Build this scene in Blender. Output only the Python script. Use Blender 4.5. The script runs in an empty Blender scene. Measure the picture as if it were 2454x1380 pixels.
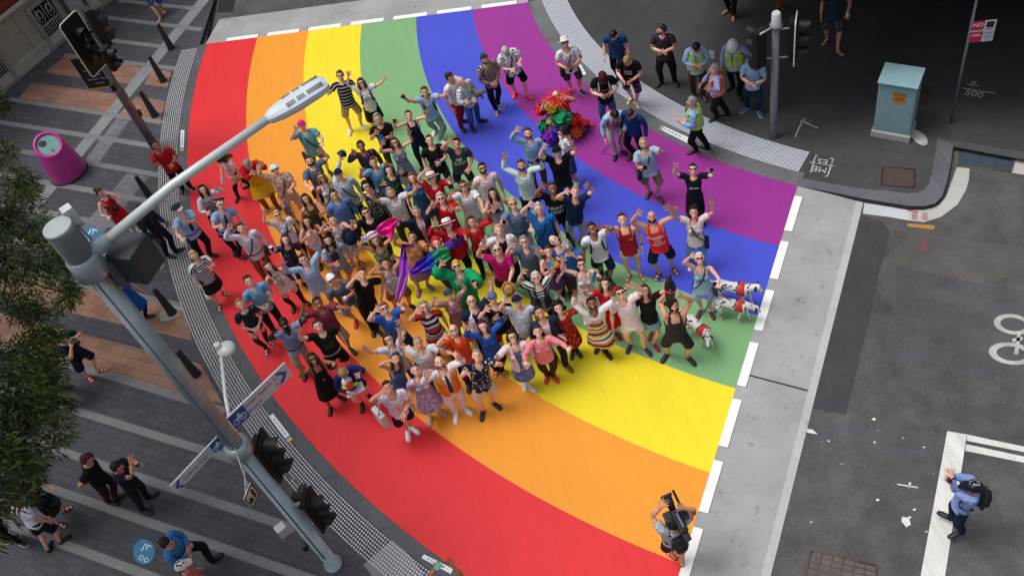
import bpy, bmesh, math, random
import numpy as np
from mathutils import Vector, Matrix, noise as mnoise
from mathutils.bvhtree import BVHTree
random.seed(7); rng = np.random.RandomState(7)
S = bpy.context.scene
COL = S.collection
# ------------------------------------------------------------------ camera (fitted: real metres, ground z=0)
CAMH, FPX, TILT, ROLL = 14.88, 2252.4, 0.8545, -0.2948
_ct, _st = math.cos(TILT), math.sin(TILT)
FW = np.array([0, _ct, -_st]); _r = np.array([1., 0, 0]); _u = np.array([0, _st, _ct])
RT = math.cos(ROLL)*_r + math.sin(ROLL)*_u; UP = -math.sin(ROLL)*_r + math.cos(ROLL)*_u
CAMP = np.array([0, 0, CAMH])
cd = bpy.data.cameras.new('camera'); cam = bpy.data.objects.new('camera', cd); COL.objects.link(cam)
cd.sensor_width = 36; cd.lens = 36*FPX/2454; cd.clip_end = 800; cd.clip_start = 0.05
cam.matrix_world = Matrix(((RT[0], UP[0], -FW[0], 0), (RT[1], UP[1], -FW[1], 0), (RT[2], UP[2], -FW[2], CAMH), (0, 0, 0, 1)))
S.camera = cam
# ------------------------------------------------------------------ light: overcast noon
SUN_EL, SUN_AZ = math.radians(68), math.radians(285)   # azimuth of the sun as seen from the scene, clockwise from +Y
W = bpy.data.worlds.new('World'); S.world = W; W.use_nodes = True
_nt = W.node_tree; _bg = _nt.nodes['Background']
_sky = _nt.nodes.new('ShaderNodeTexSky'); _sky.sky_type = 'NISHITA'; _sky.sun_disc = False
_sky.sun_elevation = SUN_EL; _sky.sun_rotation = SUN_AZ; _sky.dust_density = 6; _sky.air_density = 1.2; _sky.ozone_density = 1
_hs = _nt.nodes.new('ShaderNodeHueSaturation'); _hs.inputs['Saturation'].default_value = 0.35
_nt.links.new(_sky.outputs[0], _hs.inputs['Color']); _nt.links.new(_hs.outputs[0], _bg.inputs[0])
_bg.inputs[1].default_value = 0.125
sl = bpy.data.lights.new('sun', 'SUN'); sl.energy = 1.2; sl.angle = math.radians(24); sl.color = (1, 0.97, 0.93)
sun = bpy.data.objects.new('sun', sl); COL.objects.link(sun); sun.location = (0, 0, 30)
_sd = Vector((math.sin(SUN_AZ)*math.cos(SUN_EL), math.cos(SUN_AZ)*math.cos(SUN_EL), math.sin(SUN_EL)))
sun.rotation_euler = _sd.to_track_quat('Z', 'Y').to_euler()
S.view_settings.view_transform = 'Standard'; S.view_settings.look = 'None'; S.view_settings.gamma = 1
S.view_settings.exposure = 0.0; S.view_settings.use_curve_mapping = False
S.render.engine = 'CYCLES'; S.cycles.max_bounces = 6; S.cycles.diffuse_bounces = 3
# ------------------------------------------------------------------ pixel (of the 2454x1380 photo) -> real place
def ray(px, py):
    d = FW*FPX + (px-1227)*RT - (py-690)*UP
    return d/np.linalg.norm(d)
def at(px, py, z=0.0):
    d = ray(px, py); t = (z-CAMH)/d[2]; return CAMP + d*t
def proj(p):
    d = np.asarray(p) - CAMP; k = FPX/(d@FW); return 1227+k*(d@RT), 690-k*(d@UP)
def nrm(v):
    v = np.asarray(v, float); return v/max(1e-9, np.linalg.norm(v))
# ------------------------------------------------------------------ object helpers
def tag(o, label=None, cat=None, group=None, kind=None):
    if label: o['label'] = label
    if cat: o['category'] = cat
    if group: o['group'] = group
    if kind: o['kind'] = kind
    return o
def link(name, me, parent=None, mat=None):
    o = bpy.data.objects.new(name, me); COL.objects.link(o)
    if parent: o.parent = parent
    if mat is not None:
        if len(me.materials): me.materials.clear()
        for m in (mat if isinstance(mat, (list, tuple)) else [mat]): me.materials.append(m)
    return o
def empty(name, loc=(0, 0, 0), rz=0):
    o = bpy.data.objects.new(name, None); COL.objects.link(o); o.location = loc; o.rotation_euler.z = rz
    o.empty_display_size = 0.2
    return o
class MB:
    """collects simple shapes, build() links them as one mesh object"""
    def __init__(s): s.bm = bmesh.new(); s.mi = 0
    def _f(s, vs, smooth=False):
        try: f = s.bm.faces.new(vs)
        except ValueError: return None
        f.material_index = s.mi; f.smooth = smooth; return f
    def poly(s, pts, thick=None):
        vs = [s.bm.verts.new(p) for p in pts]; f = s._f(vs)
        if f is None: return s
        if thick:
            n = len(pts); lo = [s.bm.verts.new((p[0], p[1], p[2]-thick)) for p in pts]
            for i in range(n): s._f([vs[i], lo[i], lo[(i+1) % n], vs[(i+1) % n]])
            s._f(lo[::-1])
        return s
    def box(s, c, size, M=None, bev=0):
        r = bmesh.ops.create_cube(s.bm, size=1)
        vs = r['verts']
        for v in vs:
            v.co = Vector((v.co.x*size[0], v.co.y*size[1], v.co.z*size[2]))
            if M is not None: v.co = M @ v.co
            v.co += Vector(c)
        fs = {f for v in vs for f in v.link_faces}
        for f in fs: f.material_index = s.mi
        if bev:
            es = list({e for f in fs for e in f.edges})
            r = bmesh.ops.bevel(s.bm, geom=es, offset=bev, segments=2, affect='EDGES', profile=0.5)
            for f in r['faces']: f.material_index = s.mi
        return s
    def tube(s, pts, rad, n=12, caps=True, ell=None, up=None, smooth=True):
        pts = [np.array(p, float) for p in pts]
        rad = rad if hasattr(rad, '__len__') else [rad]*len(pts)
        rings = []
        pu = None
        for i, p in enumerate(pts):
            t = nrm(pts[min(i+1, len(pts)-1)] - pts[max(i-1, 0)])
            if pu is None:
                a = np.array(up, float) if up is not None else (np.array([0, 0, 1.]) if abs(t[2]) < .9 else np.array([0, 1., 0]))
                pu = nrm(a - t*(a@t))
            else: pu = nrm(pu - t*(pu@t))
            w = np.cross(t, pu)
            r = rad[i]; ra, rb = (r, r) if ell is None else (r, r*ell)
            rings.append([s.bm.verts.new(p + pu*ra*math.cos(2*math.pi*k/n) + w*rb*math.sin(2*math.pi*k/n)) for k in range(n)])
        for a, b in zip(rings, rings[1:]):
            for k in range(n): s._f([a[k], b[k], b[(k+1) % n], a[(k+1) % n]], smooth)
        if caps: s._f(rings[0]); s._f(rings[-1][::-1])
        return s
    def ell(s, c, r, M=None, seg=16, rg=10):
        q = bmesh.ops.create_uvsphere(s.bm, u_segments=seg, v_segments=rg, radius=1)
        for v in q['verts']:
            v.co = Vector((v.co.x*r[0], v.co.y*r[1], v.co.z*r[2]))
            if M is not None: v.co = M @ v.co
            v.co += Vector(c)
        for f in {f for v in q['verts'] for f in v.link_faces}: f.smooth = True; f.material_index = s.mi
        return s
    def prism(s, outline, axis_u, axis_v, org, depth):
        u, v, o = Vector(axis_u), Vector(axis_v), Vector(org); n = u.cross(v).normalized()*depth
        a = [s.bm.verts.new(o+u*p[0]+v*p[1]) for p in outline]; b = [s.bm.verts.new(x.co+n) for x in a]
        k = len(a)
        s._f(a[::-1]); s._f(b)
        for i in range(k): s._f([a[i], a[(i+1) % k], b[(i+1) % k], b[i]])
        return s
    def build(s, name, mat=None, parent=None, recalc=True):
        if recalc: bmesh.ops.recalc_face_normals(s.bm, faces=s.bm.faces)
        me = bpy.data.meshes.new(name); s.bm.to_mesh(me); s.bm.free()
        return link(name, me, parent, mat)
def text_mesh(body, size, bold=False):
    cu = bpy.data.curves.new('t', 'FONT'); cu.body = body; cu.size = size; cu.align_x = 'CENTER'; cu.align_y = 'CENTER'
    if bold: cu.offset = size*0.022
    cu.resolution_u = 3
    o = bpy.data.objects.new('t', cu); COL.objects.link(o); dg = bpy.context.evaluated_depsgraph_get(); dg.update()
    me = bpy.data.meshes.new_from_object(o.evaluated_get(dg)); bpy.data.objects.remove(o); bpy.data.curves.remove(cu)
    return me
def text_on(name, body, size, M, mat, parent=None, bold=False, sx=1):
    me = text_mesh(body, size, bold)
    me.transform(M @ Matrix.Diagonal((sx, 1, 1, 1)))
    return link(name, me, parent, mat)
# ------------------------------------------------------------------ materials
_mc = {}
def s2l(c):
    if isinstance(c, str): c = [int(c[i:i+2], 16)/255 for i in (0, 2, 4)]; c = [x/12.92 if x < .04045 else ((x+.055)/1.055)**2.4 for x in c]
    return (c[0], c[1], c[2], 1)
def newmat(name, col, rough=.7, metal=0, spec=.5):
    m = bpy.data.materials.new(name); m.use_nodes = True; b = m.node_tree.nodes['Principled BSDF']
    b.inputs['Base Color'].default_value = s2l(col); b.inputs['Roughness'].default_value = rough; b.inputs['Metallic'].default_value = metal
    b.inputs['Specular IOR Level'].default_value = spec
    return m, m.node_tree, b
def node(nt, t, **k):
    n = nt.nodes.new(t)
    for a, v in k.items():
        if a.startswith('i_'):
            n.inputs[int(a[2:]) if a[2:].isdigit() else a[2:]].default_value = v
        else: setattr(n, a, v)
    return n
def mix(nt, fac, a, b, mode='MIX'):
    n = nt.nodes.new('ShaderNodeMix'); n.data_type = 'RGBA'; n.blend_type = mode
    for k, s in ((0, fac), (6, a), (7, b)):
        if isinstance(s, (int, float, tuple)): n.inputs[k].default_value = s
        else: nt.links.new(s, n.inputs[k])
    return n.outputs[2]
def ramp(nt, src, stops, interp='LINEAR'):
    n = nt.nodes.new('ShaderNodeValToRGB'); cr = n.color_ramp; cr.interpolation = interp
    while len(cr.elements) < len(stops): cr.elements.new(0.5)
    for e, (p, c) in zip(cr.elements, stops): e.position = p; e.color = c if len(c) == 4 else (*c, 1)
    nt.links.new(src, n.inputs[0]); return n.outputs[0]
def coords(nt, kind='obj'):
    if kind == 'rest': return node(nt, 'ShaderNodeAttribute', attribute_name='rest').outputs['Vector']
    if kind == 'world': return node(nt, 'ShaderNodeNewGeometry').outputs['Position']
    return node(nt, 'ShaderNodeTexCoord').outputs['Object']
def noise_tex(nt, vec, scale, detail=4, rough=.55):
    n = node(nt, 'ShaderNodeTexNoise'); n.inputs['Scale'].default_value = scale; n.inputs['Detail'].default_value = detail
    n.inputs['Roughness'].default_value = rough; nt.links.new(vec, n.inputs['Vector']); return n.outputs[0]
def bump(nt, b, h, strength=.4, dist=.02):
    n = node(nt, 'ShaderNodeBump'); n.inputs['Strength'].default_value = strength; n.inputs['Distance'].default_value = dist
    nt.links.new(h, n.inputs['Height']); nt.links.new(n.outputs[0], b.inputs['Normal'])
def simple(col, rough=.6, metal=0, name=None, var=.12, scale=6, bmp=.1):
    k = ('s', str(col), rough, metal, var, scale)
    if k in _mc: return _mc[k]
    m, nt, b = newmat(name or 'surface', col, rough, metal)
    v = coords(nt); n = noise_tex(nt, v, scale, 5)
    c = s2l(col); lo = tuple(x*(1-var) for x in c[:3])+(1,); hi = tuple(min(1, x*(1+var)) for x in c[:3])+(1,)
    nt.links.new(ramp(nt, n, [(.3, lo), (.7, hi)]), b.inputs['Base Color'])
    if bmp: bump(nt, b, noise_tex(nt, v, scale*12, 3), bmp, .004)
    _mc[k] = m; return m
PAL = dict(white='e4e4e6', offwhite='d8d2c8', cream='e6dcc0', black='0c0c0f', navy='101a36', blue='1f57b4', royal='1c50c0', sky='8fb4dc', lblue='a9c2e4', denim='3f5d86',
           ldenim='8aa4c2', grey='7c7f86', lgrey='b4b8be', dgrey='3c3e44', red='c4141f', dred='8c1420', crimson='b01237', orange='f0641c', coral='e4553c', pink='e0127c', lpink='e8b4bf',
           ppink='e9c6c6', purple='5a1e96', violet='8a3ab0', lilac='b98ac8', green='0c9a5a', lime='b4f01c', dgreen='20402c', olive='4c4a26', teal='2aa0a8', yellow='f0d020', mustard='cf9a2c', gold='c8a860',
           khaki='b09878', tan='9c7250', brown='4c3020', dbrown='2c1c14', beige='cbb79c', burg='6a1c30', maroon='54181e', peach='f0a070', salmon='d88078', turq='6aaec0', mint='9cc8c0',
           blond='c4a468', dblond='9a7a4a', ginger='74482e', silver='b8b8b4', hgrey='8e8a84', hbrown='3c2618', hblack='100c0c', hwhite='d8d4cc', steel='5a708c', hmaroon='4a1420')
def C(n): return PAL.get(n, n)
def lin(n): return s2l(C(n))
def fabric(spec):
    """spec: colour[:pattern:colour2:colour3...]"""
    if spec in _mc: return _mc[spec]
    p = spec.split(':'); c0 = lin(p[0]); m, nt, b = newmat('fabric', C(p[0]), .88, 0, .25)
    v = coords(nt, 'rest'); sep = node(nt, 'ShaderNodeSeparateXYZ'); nt.links.new(v, sep.inputs[0])
    X, Y, Z = sep.outputs
    def wave(src, period, duty=.5, off=0.):
        a = node(nt, 'ShaderNodeMath', operation='MULTIPLY_ADD'); a.inputs[1].default_value = 1/period; a.inputs[2].default_value = off; nt.links.new(src, a.inputs[0])
        f = node(nt, 'ShaderNodeMath', operation='FRACT'); nt.links.new(a.outputs[0], f.inputs[0])
        g = node(nt, 'ShaderNodeMath', operation='LESS_THAN'); g.inputs[1].default_value = duty; nt.links.new(f.outputs[0], g.inputs[0]); return g.outputs[0]
    col = None
    if len(p) > 1:
        pt = p[1]; cs = [lin(x) for x in p[2:]] or [lin('white')]
        if pt == 'str': col = mix(nt, wave(Z, .085, .32), c0, cs[0])
        elif pt == 'str2': col = mix(nt, wave(Z, .06, .5), c0, cs[0])
        elif pt == 'fine': col = mix(nt, wave(Z, .03, .5), c0, cs[0])
        elif pt == 'vst':
            col = mix(nt, wave(X, .05, .4), c0, cs[0])
            for i, c in enumerate(cs[1:]): col = mix(nt, wave(X, .05, .16, .3+.25*i), col, c)
        elif pt == 'plaid':
            col = mix(nt, wave(X, .07, .3), c0, cs[0]); col = mix(nt, wave(Z, .07, .3), col, cs[-1])
        elif pt == 'band':      # broad coloured bands going down the body
            a = node(nt, 'ShaderNodeMath', operation='MULTIPLY_ADD'); a.inputs[1].default_value = 1/(.055*(len(cs)+1)); a.inputs[2].default_value = .13; nt.links.new(Z, a.inputs[0])
            f = node(nt, 'ShaderNodeMath', operation='FRACT'); nt.links.new(a.outputs[0], f.inputs[0])
            al = [c0]+cs; col = ramp(nt, f.outputs[0], [(i/len(al), c) for i, c in enumerate(al)], 'CONSTANT')
        elif pt in ('flor', 'flor2', 'spot', 'leaf'):
            sc = {'flor': 26, 'flor2': 15, 'spot': 38, 'leaf': 20}[pt]
            w = node(nt, 'ShaderNodeTexVoronoi'); w.inputs['Scale'].default_value = sc
            nz = node(nt, 'ShaderNodeTexNoise'); nz.inputs['Scale'].default_value = 30; nt.links.new(v, nz.inputs['Vector'])
            md = node(nt, 'ShaderNodeVectorMath', operation='MULTIPLY_ADD'); md.inputs[1].default_value = (.03,)*3; nt.links.new(nz.outputs['Color'], md.inputs[0]); nt.links.new(v, md.inputs[2])
            nt.links.new(md.outputs[0], w.inputs['Vector'])
            th = ramp(nt, w.outputs['Distance'], [(.36 if pt != 'spot' else .26, (1, 1, 1)), (.42 if pt != 'spot' else .3, (0, 0, 0))])
            s3 = node(nt, 'ShaderNodeSeparateColor'); nt.links.new(w.outputs['Color'], s3.inputs[0])
            cc = ramp(nt, s3.outputs[0], [(i/len(cs), c) for i, c in enumerate(cs)], 'CONSTANT') if len(cs) > 1 else cs[0]
            col = mix(nt, th, c0, cc)
        elif pt == 'half':      # lower half another colour
            g = node(nt, 'ShaderNodeMath', operation='LESS_THAN'); g.inputs[1].default_value = 1.12; nt.links.new(Z, g.inputs[0]); col = mix(nt, g.outputs[0], c0, cs[0])
        elif pt == 'hiviz':
            a1 = node(nt, 'ShaderNodeMath', operation='ABSOLUTE'); nt.links.new(X, a1.inputs[0])
            d = node(nt, 'ShaderNodeMath', operation='SUBTRACT'); d.inputs[1].default_value = .105; nt.links.new(a1.outputs[0], d.inputs[0])
            e = node(nt, 'ShaderNodeMath', operation='ABSOLUTE'); nt.links.new(d.outputs[0], e.inputs[0])
            g = node(nt, 'ShaderNodeMath', operation='LESS_THAN'); g.inputs[1].default_value = .025; nt.links.new(e.outputs[0], g.inputs[0])
            d2 = node(nt, 'ShaderNodeMath', operation='SUBTRACT'); d2.inputs[1].default_value = 1.02; nt.links.new(Z, d2.inputs[0])
            e2 = node(nt, 'ShaderNodeMath', operation='ABSOLUTE'); nt.links.new(d2.outputs[0], e2.inputs[0])
            g2 = node(nt, 'ShaderNodeMath', operation='LESS_THAN'); g2.inputs[1].default_value = .028; nt.links.new(e2.outputs[0], g2.inputs[0])
            mx = node(nt, 'ShaderNodeMath', operation='MAXIMUM'); nt.links.new(g.outputs[0], mx.inputs[0]); nt.links.new(g2.outputs[0], mx.inputs[1])
            col = mix(nt, mx.outputs[0], c0, cs[0])
    n = noise_tex(nt, v, 9, 4)
    sh = ramp(nt, n, [(.25, (.84,)*3), (.75, (1.1,)*3)])
    fin = mix(nt, 1.0, col if col is not None else c0, sh, 'MULTIPLY')
    nt.links.new(fin, b.inputs['Base Color'])
    wr = node(nt, 'ShaderNodeTexNoise'); wr.inputs['Scale'].default_value = 11; wr.inputs['Detail'].default_value = 3; wr.inputs['Distortion'].default_value = 1.4
    nt.links.new(v, wr.inputs['Vector']); bump(nt, b, wr.outputs[0], .9, .035)
    _mc[spec] = m; return m
SKIN = {1: 'f0c0aa', 2: 'dca68a', 3: 'a46e50', 4: '5c3624', 5: '3c241a'}
def skinmat(i):
    k = ('skin', i)
    if k in _mc: return _mc[k]
    m, nt, b = newmat('skin', SKIN[i], .5, 0, .4)
    v = coords(nt, 'rest'); n = noise_tex(nt, v, 14, 4); c = s2l(SKIN[i])
    nt.links.new(ramp(nt, n, [(.3, (c[0]*.86, c[1]*.70, c[2]*.68)), (.7, (min(1, c[0]*1.08), c[1]*1.06, c[2]*1.06))]), b.inputs['Base Color'])
    b.inputs['Subsurface Weight'].default_value = .08; b.inputs['Subsurface Radius'].default_value = (.02, .008, .004); b.inputs['Subsurface Scale'].default_value = .3
    _mc[k] = m; return m
def hairmat(cn):
    k = ('hair', cn)
    if k in _mc: return _mc[k]
    m, nt, b = newmat('hair', C(cn), .55, 0, .4); c = lin(cn)
    v = coords(nt, 'rest'); mp = node(nt, 'ShaderNodeMapping'); mp.inputs['Scale'].default_value = (90, 22, 26); nt.links.new(v, mp.inputs[0])
    n = noise_tex(nt, mp.outputs[0], 1, 4)
    nt.links.new(ramp(nt, n, [(.3, tuple(x*.6 for x in c[:3])), (.7, tuple(min(1, x*1.35) for x in c[:3]))]), b.inputs['Base Color'])
    bump(nt, b, n, .7, .008)
    _mc[k] = m; return m
# ------------------------------------------------------------------ people: one rest body, garments cut for it, posed with a skeleton
def loft(bm, rings, n=16):
    R = []
    for c, u, v in rings:
        c, u, v = np.array(c, float), np.array(u, float), np.array(v, float)
        R.append([bm.verts.new(c+u*math.cos(2*math.pi*k/n)+v*math.sin(2*math.pi*k/n)) for k in range(n)])
    for a, b in zip(R, R[1:]):
        for k in range(n): bm.faces.new([a[k], a[(k+1) % n], b[(k+1) % n], b[k]])
    bm.faces.new(R[0][::-1]); bm.faces.new(R[-1])
def torso(bm, rows, n=24):   # rows: z, cy, rx, ry   from low to high
    loft(bm, [((0, cy, z), (rx, 0, 0), (0, ry, 0)) for z, cy, rx, ry in rows], n)
def limb(bm, pts, rad, n=12, ell=1.0):
    pts = [np.array(p, float) for p in pts]; rings = []
    for i, p in enumerate(pts):
        t = nrm(pts[min(i+1, len(pts)-1)]-pts[max(i-1, 0)])
        a = np.array([0, 1., 0]) if abs(t[1]) < .8 else np.array([0, 0, 1.])
        u = nrm(a-t*(a@t)); w = np.cross(t, u)
        rings.append((p, u*rad[i]*ell, w*rad[i]))
    loft(bm, rings, n)
def ball(bm, c, r):
    q = bmesh.ops.create_uvsphere(bm, u_segments=16, v_segments=10, radius=1)
    for v in q['verts']: v.co = Vector((v.co.x*r[0]+c[0], v.co.y*r[1]+c[1], v.co.z*r[2]+c[2]))
def remesh(bm, voxel, smooth, ratio):
    bmesh.ops.recalc_face_normals(bm, faces=bm.faces)
    me = bpy.data.meshes.new('w'); bm.to_mesh(me); bm.free()
    o = bpy.data.objects.new('w', me); COL.objects.link(o)
    m = o.modifiers.new('r', 'REMESH'); m.mode = 'VOXEL'; m.voxel_size = voxel; m.use_smooth_shade = True
    m = o.modifiers.new('s', 'SMOOTH'); m.iterations = smooth; m.factor = .5
    if ratio < 1: m = o.modifiers.new('d', 'DECIMATE'); m.ratio = ratio
    dg = bpy.context.evaluated_depsgraph_get(); dg.update()
    r = bpy.data.meshes.new_from_object(o.evaluated_get(dg)); bpy.data.objects.remove(o); bpy.data.meshes.remove(me)
    return r
def cut(me, fn):
    """delete faces whose (centre, normal) make fn true"""
    bm = bmesh.new(); bm.from_mesh(me)
    bmesh.ops.delete(bm, geom=[f for f in bm.faces if fn(f.calc_center_median(), f.normal)], context='FACES')
    bmesh.ops.delete(bm, geom=[v for v in bm.verts if not v.link_faces], context='VERTS')
    bm.to_mesh(me); bm.free(); return me
def sst(a, b, x): t = np.clip((x-a)/(b-a), 0, 1); return t*t*(3-2*t)
NB = 19
BN = dict(pelvis=0, spine=1, chest=2, neck=3, head=4, clL=5, uaL=6, faL=7, haL=8, clR=9, uaR=10, faR=11, haR=12, thL=13, shL=14, ftL=15, thR=16, shR=17, ftR=18)
def weights(V, skirt=False):
    x, y, z = V.T; w = np.zeros((len(V), NB)); ax = np.abs(x)
    arm = sst(.125, .215, ax)*sst(1.24, 1.36, z); cl = sst(.05, .13, ax)*sst(1.34, 1.41, z)*(1-sst(1.5, 1.54, z))
    arm = np.where((ax > .26) & (z > 1.2), 1.0, arm)
    fa = sst(.42, .50, ax); ha = sst(.69, .735, ax)
    body = 1-arm
    L = (x >= 0)
    for s, o in ((L, 5), (~L, 9)):
        s = s.astype(float)
        w[:, o] += s*body*cl*.8; w[:, o+1] += s*arm*(1-fa); w[:, o+2] += s*arm*fa*(1-ha); w[:, o+3] += s*arm*ha
    rest = body*(1-cl*.8)
    hd = sst(1.53, 1.575, z); nk = sst(1.44, 1.50, z)*(1-hd); ch = sst(1.13, 1.27, z)*(1-sst(1.44, 1.50, z)); spn = sst(.98, 1.12, z)*(1-sst(1.13, 1.27, z))
    pe = 1-sst(.98, 1.12, z)
    w[:, 4] += rest*hd; w[:, 3] += rest*nk; w[:, 2] += rest*ch; w[:, 1] += rest*spn
    leg = 1-sst(.80, .95, z)
    if skirt: leg = leg*.55
    sd = sst(-.05, .05, x); kn = 1-sst(.45, .54, z); an = 1-sst(.07, .12, z)
    if skirt: kn = kn*0; an = an*0; sd = sst(-.2, .2, x)
    w[:, 0] += rest*pe*(1-leg)
    for f, o in ((sd, 13), (1-sd, 16)):
        w[:, o] += rest*pe*leg*f*(1-kn); w[:, o+1] += rest*pe*leg*f*kn*(1-an); w[:, o+2] += rest*pe*leg*f*an
    return w/np.maximum(1e-6, w.sum(1))[:, None]
class T:   # a template piece in the rest pose
    def __init__(s, me, mode='skin', bone=None):
        n = len(me.vertices); co = np.empty(n*3); me.vertices.foreach_get('co', co); s.V = co.reshape(n, 3)
        a = me.attributes.new('rest', 'FLOAT_VECTOR', 'POINT'); a.data.foreach_set('vector', co)
        for p in me.polygons: p.use_smooth = True
        s.me = me
        if bone is not None: s.w = np.zeros((n, NB)); s.w[:, BN[bone]] = 1
        else: s.w = weights(s.V, mode == 'skirt')
def bm_mesh(bm, recalc=True):
    if recalc: bmesh.ops.recalc_face_normals(bm, faces=bm.faces)
    me = bpy.data.meshes.new('p'); bm.to_mesh(me); bm.free(); return me
# ---- body
HEADC = np.array([0, -.012, 1.645])
def body_bm(sex):
    bm = bmesh.new()
    if sex == 'm': rows = [(.845, 0, .12, .085), (.88, .005, .162, .105), (.95, .008, .17, .112), (1.03, .002, .156, .102), (1.12, 0, .150, .098), (1.21, 0, .16, .106), (1.30, 0, .172, .112), (1.37, .005, .165, .104), (1.42, .01, .13, .085), (1.46, .012, .075, .065)]
    else: rows = [(.845, 0, .12, .085), (.88, .005, .168, .108), (.95, .008, .172, .112), (1.03, .002, .145, .096), (1.12, 0, .128, .088), (1.21, 0, .138, .094), (1.30, 0, .150, .100), (1.37, .005, .145, .092), (1.42, .01, .115, .078), (1.46, .012, .065, .058)]
    torso(bm, rows)
    if sex == 'f':
        for s in (1, -1): ball(bm, (.064*s, -.060, 1.268), (.070, .055, .066))
    nr = .056 if sex == 'm' else .049
    limb(bm, [(0, .012, 1.42), (0, .008, 1.50), (0, 0, 1.58)], [nr*1.15, nr, nr])
    ball(bm, (0, .008, 1.662), (.074, .092, .092)); ball(bm, (0, -.028, 1.625), (.062, .072, .085)); ball(bm, (0, -.05, 1.572), (.036, .042, .03))
    limb(bm, [(0, -.096, 1.655), (0, -.118, 1.622)], [.009, .017], 8)   # nose
    for s in (1, -1):
        ball(bm, (.075*s, .0, 1.635), (.012, .022, .032))
        ss = 1 if sex == 'm' else .88
        ball(bm, (.168*s, .008, 1.415), (.062*ss, .06*ss, .058*ss))
        limb(bm, [(.13*s, .008, 1.42), (.20*s, .008, 1.43), (.32*s, .008, 1.43), (.455*s, .008, 1.43), (.54*s, .004, 1.43), (.64*s, .002, 1.43), (.71*s, 0, 1.43), (.735*s, 0, 1.43)], [r*ss for r in (.055, .053, .047, .041, .043, .035, .027, .028)])
        ball(bm, (.765*s, 0, 1.43), (.048, .017, .041))
        for k, (dz, ln, r) in enumerate(((.031, .078, .0115), (.011, .088, .0118), (-.011, .082, .0115), (-.030, .064, .0105))):
            z0 = 1.43+dz*.95; z1 = 1.43+dz*2.1
            limb(bm, [(.785*s, 0, z0), (.81*s, -.002, z0+(z1-z0)*.35), ((.81+ln*.5)*s, -.008, z0+(z1-z0)*.7), ((.81+ln)*s, -.016, z1)], [r, r, r*.95, r*.8], 8)
        limb(bm, [(.735*s, -.004, 1.452), (.765*s, -.012, 1.487), (.795*s, -.02, 1.512)], [.016, .0135, .0105], 8)
        limb(bm, [(.088*s, .0, .90), (.094*s, 0, .80), (.098*s, -.002, .66), (.10*s, -.004, .50), (.10*s, .008, .36), (.10*s, .012, .24), (.10*s, .014, .10), (.10*s, .012, .06)], [.092, .09, .074, .054, .055, .042, .035, .036])
        loft(bm, [((.10*s, .05, .035), (.026, 0, 0), (0, 0, .03)), ((.10*s, .02, .045), (.032, 0, 0), (0, 0, .042)), ((.102*s, -.06, .034), (.038, 0, 0), (0, 0, .032)), ((.106*s, -.13, .022), (.042, 0, 0), (0, 0, .02)), ((.106*s, -.175, .016), (.026, 0, 0), (0, 0, .012))], 12)
    return bm
TP = {}
def body_T(sex):
    k = 'body'+sex
    if k not in TP: TP[k] = T(remesh(body_bm(sex), .0075, 3, .11))
    return TP[k]
ROWS = {'m': [(.82, 0, .178, .128), (.92, .004, .186, .132), (1.03, .0, .176, .124), (1.12, 0, .172, .120), (1.21, 0, .178, .126), (1.30, 0, .188, .130), (1.37, .004, .182, .122), (1.425, .01, .148, .102), (1.475, .012, .085, .078)],
        'f': [(.82, 0, .182, .130), (.92, .004, .190, .134), (1.03, .0, .166, .116), (1.12, 0, .150, .108), (1.21, 0, .156, .114), (1.30, 0, .168, .118), (1.37, .004, .162, .112), (1.425, .01, .132, .094), (1.475, .012, .078, .072)]}
def garment(kind, sex):
    """top garments: kind = tank|tee|long|coat|vest|hiviz|tankdress|teedress|shift"""
    k = kind+sex
    if k in TP: return TP[k]
    bm = bmesh.new(); dress = 'dress' in kind; base = kind.replace('dress', '')
    inf = {'coat': .022, 'vest': .012, 'hiviz': .034, 'big': .03}.get(base, 0)
    rows = [(z, cy, rx+inf, ry+inf) for z, cy, rx, ry in ROWS[sex]]
    if dress: rows = [(.50, 0, .228, .185), (.62, 0, .222, .172), (.76, 0, .208, .155)]+rows[1:]
    hem = rows[0][0]
    if base in ('vest', 'hiviz'): rows = [r for r in rows if r[0] > .85]; hem = rows[0][0]
    torso(bm, rows)
    if sex == 'f':
        for s in (1, -1): ball(bm, (.062*s, -.072, 1.262), (.082+inf, .062+inf, .076))
    if base in ('tee', 'long', 'coat', 'big'):
        for s in (1, -1):
            rr = {'tee': (.080, .078, .076, .074), 'long': (.078, .072, .066, .056, .055, .048), 'coat': (.088, .082, .076, .064, .062, .054), 'big': (.09, .10, .11, .13, .13, .08)}[base]
            if sex == 'f': rr = [r*.92 for r in rr]
            xs = (.11, .20, .28, .345) if base == 'tee' else (.11, .20, .32, .46, .56, .69)
            limb(bm, [(xx*s, .008, 1.42 if i == 0 else 1.428) for i, xx in enumerate(xs)], rr, 14)
    vox = .014
    me = remesh(bm, vox, 3, .42)
    end = .345 if base == 'tee' else .69
    def fn(c, n):
        ax = abs(c.x); r = math.hypot(c.x, c.y-.005)
        if n.z < -.55 and c.z < hem+.03: return True
        if ax > end-.02 and abs(n.x) > .6: return True
        if c.z > 1.445 and r < .092: return True
        front = c.y < 0
        if base in ('tank', 'vest', 'hiviz'):
            if c.z > 1.30 and ax > {'tank': .125, 'vest': .142, 'hiviz': .19}[base] - (0 if sex == 'm' else .012): return True
            if base == 'tank' and ax < .075 and c.z > (1.385 if front else 1.43): return True
        if base in ('coat', 'vest', 'hiviz') and front and ax < ((.035 if base != 'hiviz' else .012)+(max(0, c.z-1.12)*.14)): return True
        if base in ('long', 'tee', 'big') and front and c.z > 1.435 and ax < (c.z-1.435)*1.2+.03: return True
        return False
    cut(me, fn)
    TP[k] = T(me, 'skirt' if dress else 'skin')
    return TP[k]
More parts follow.
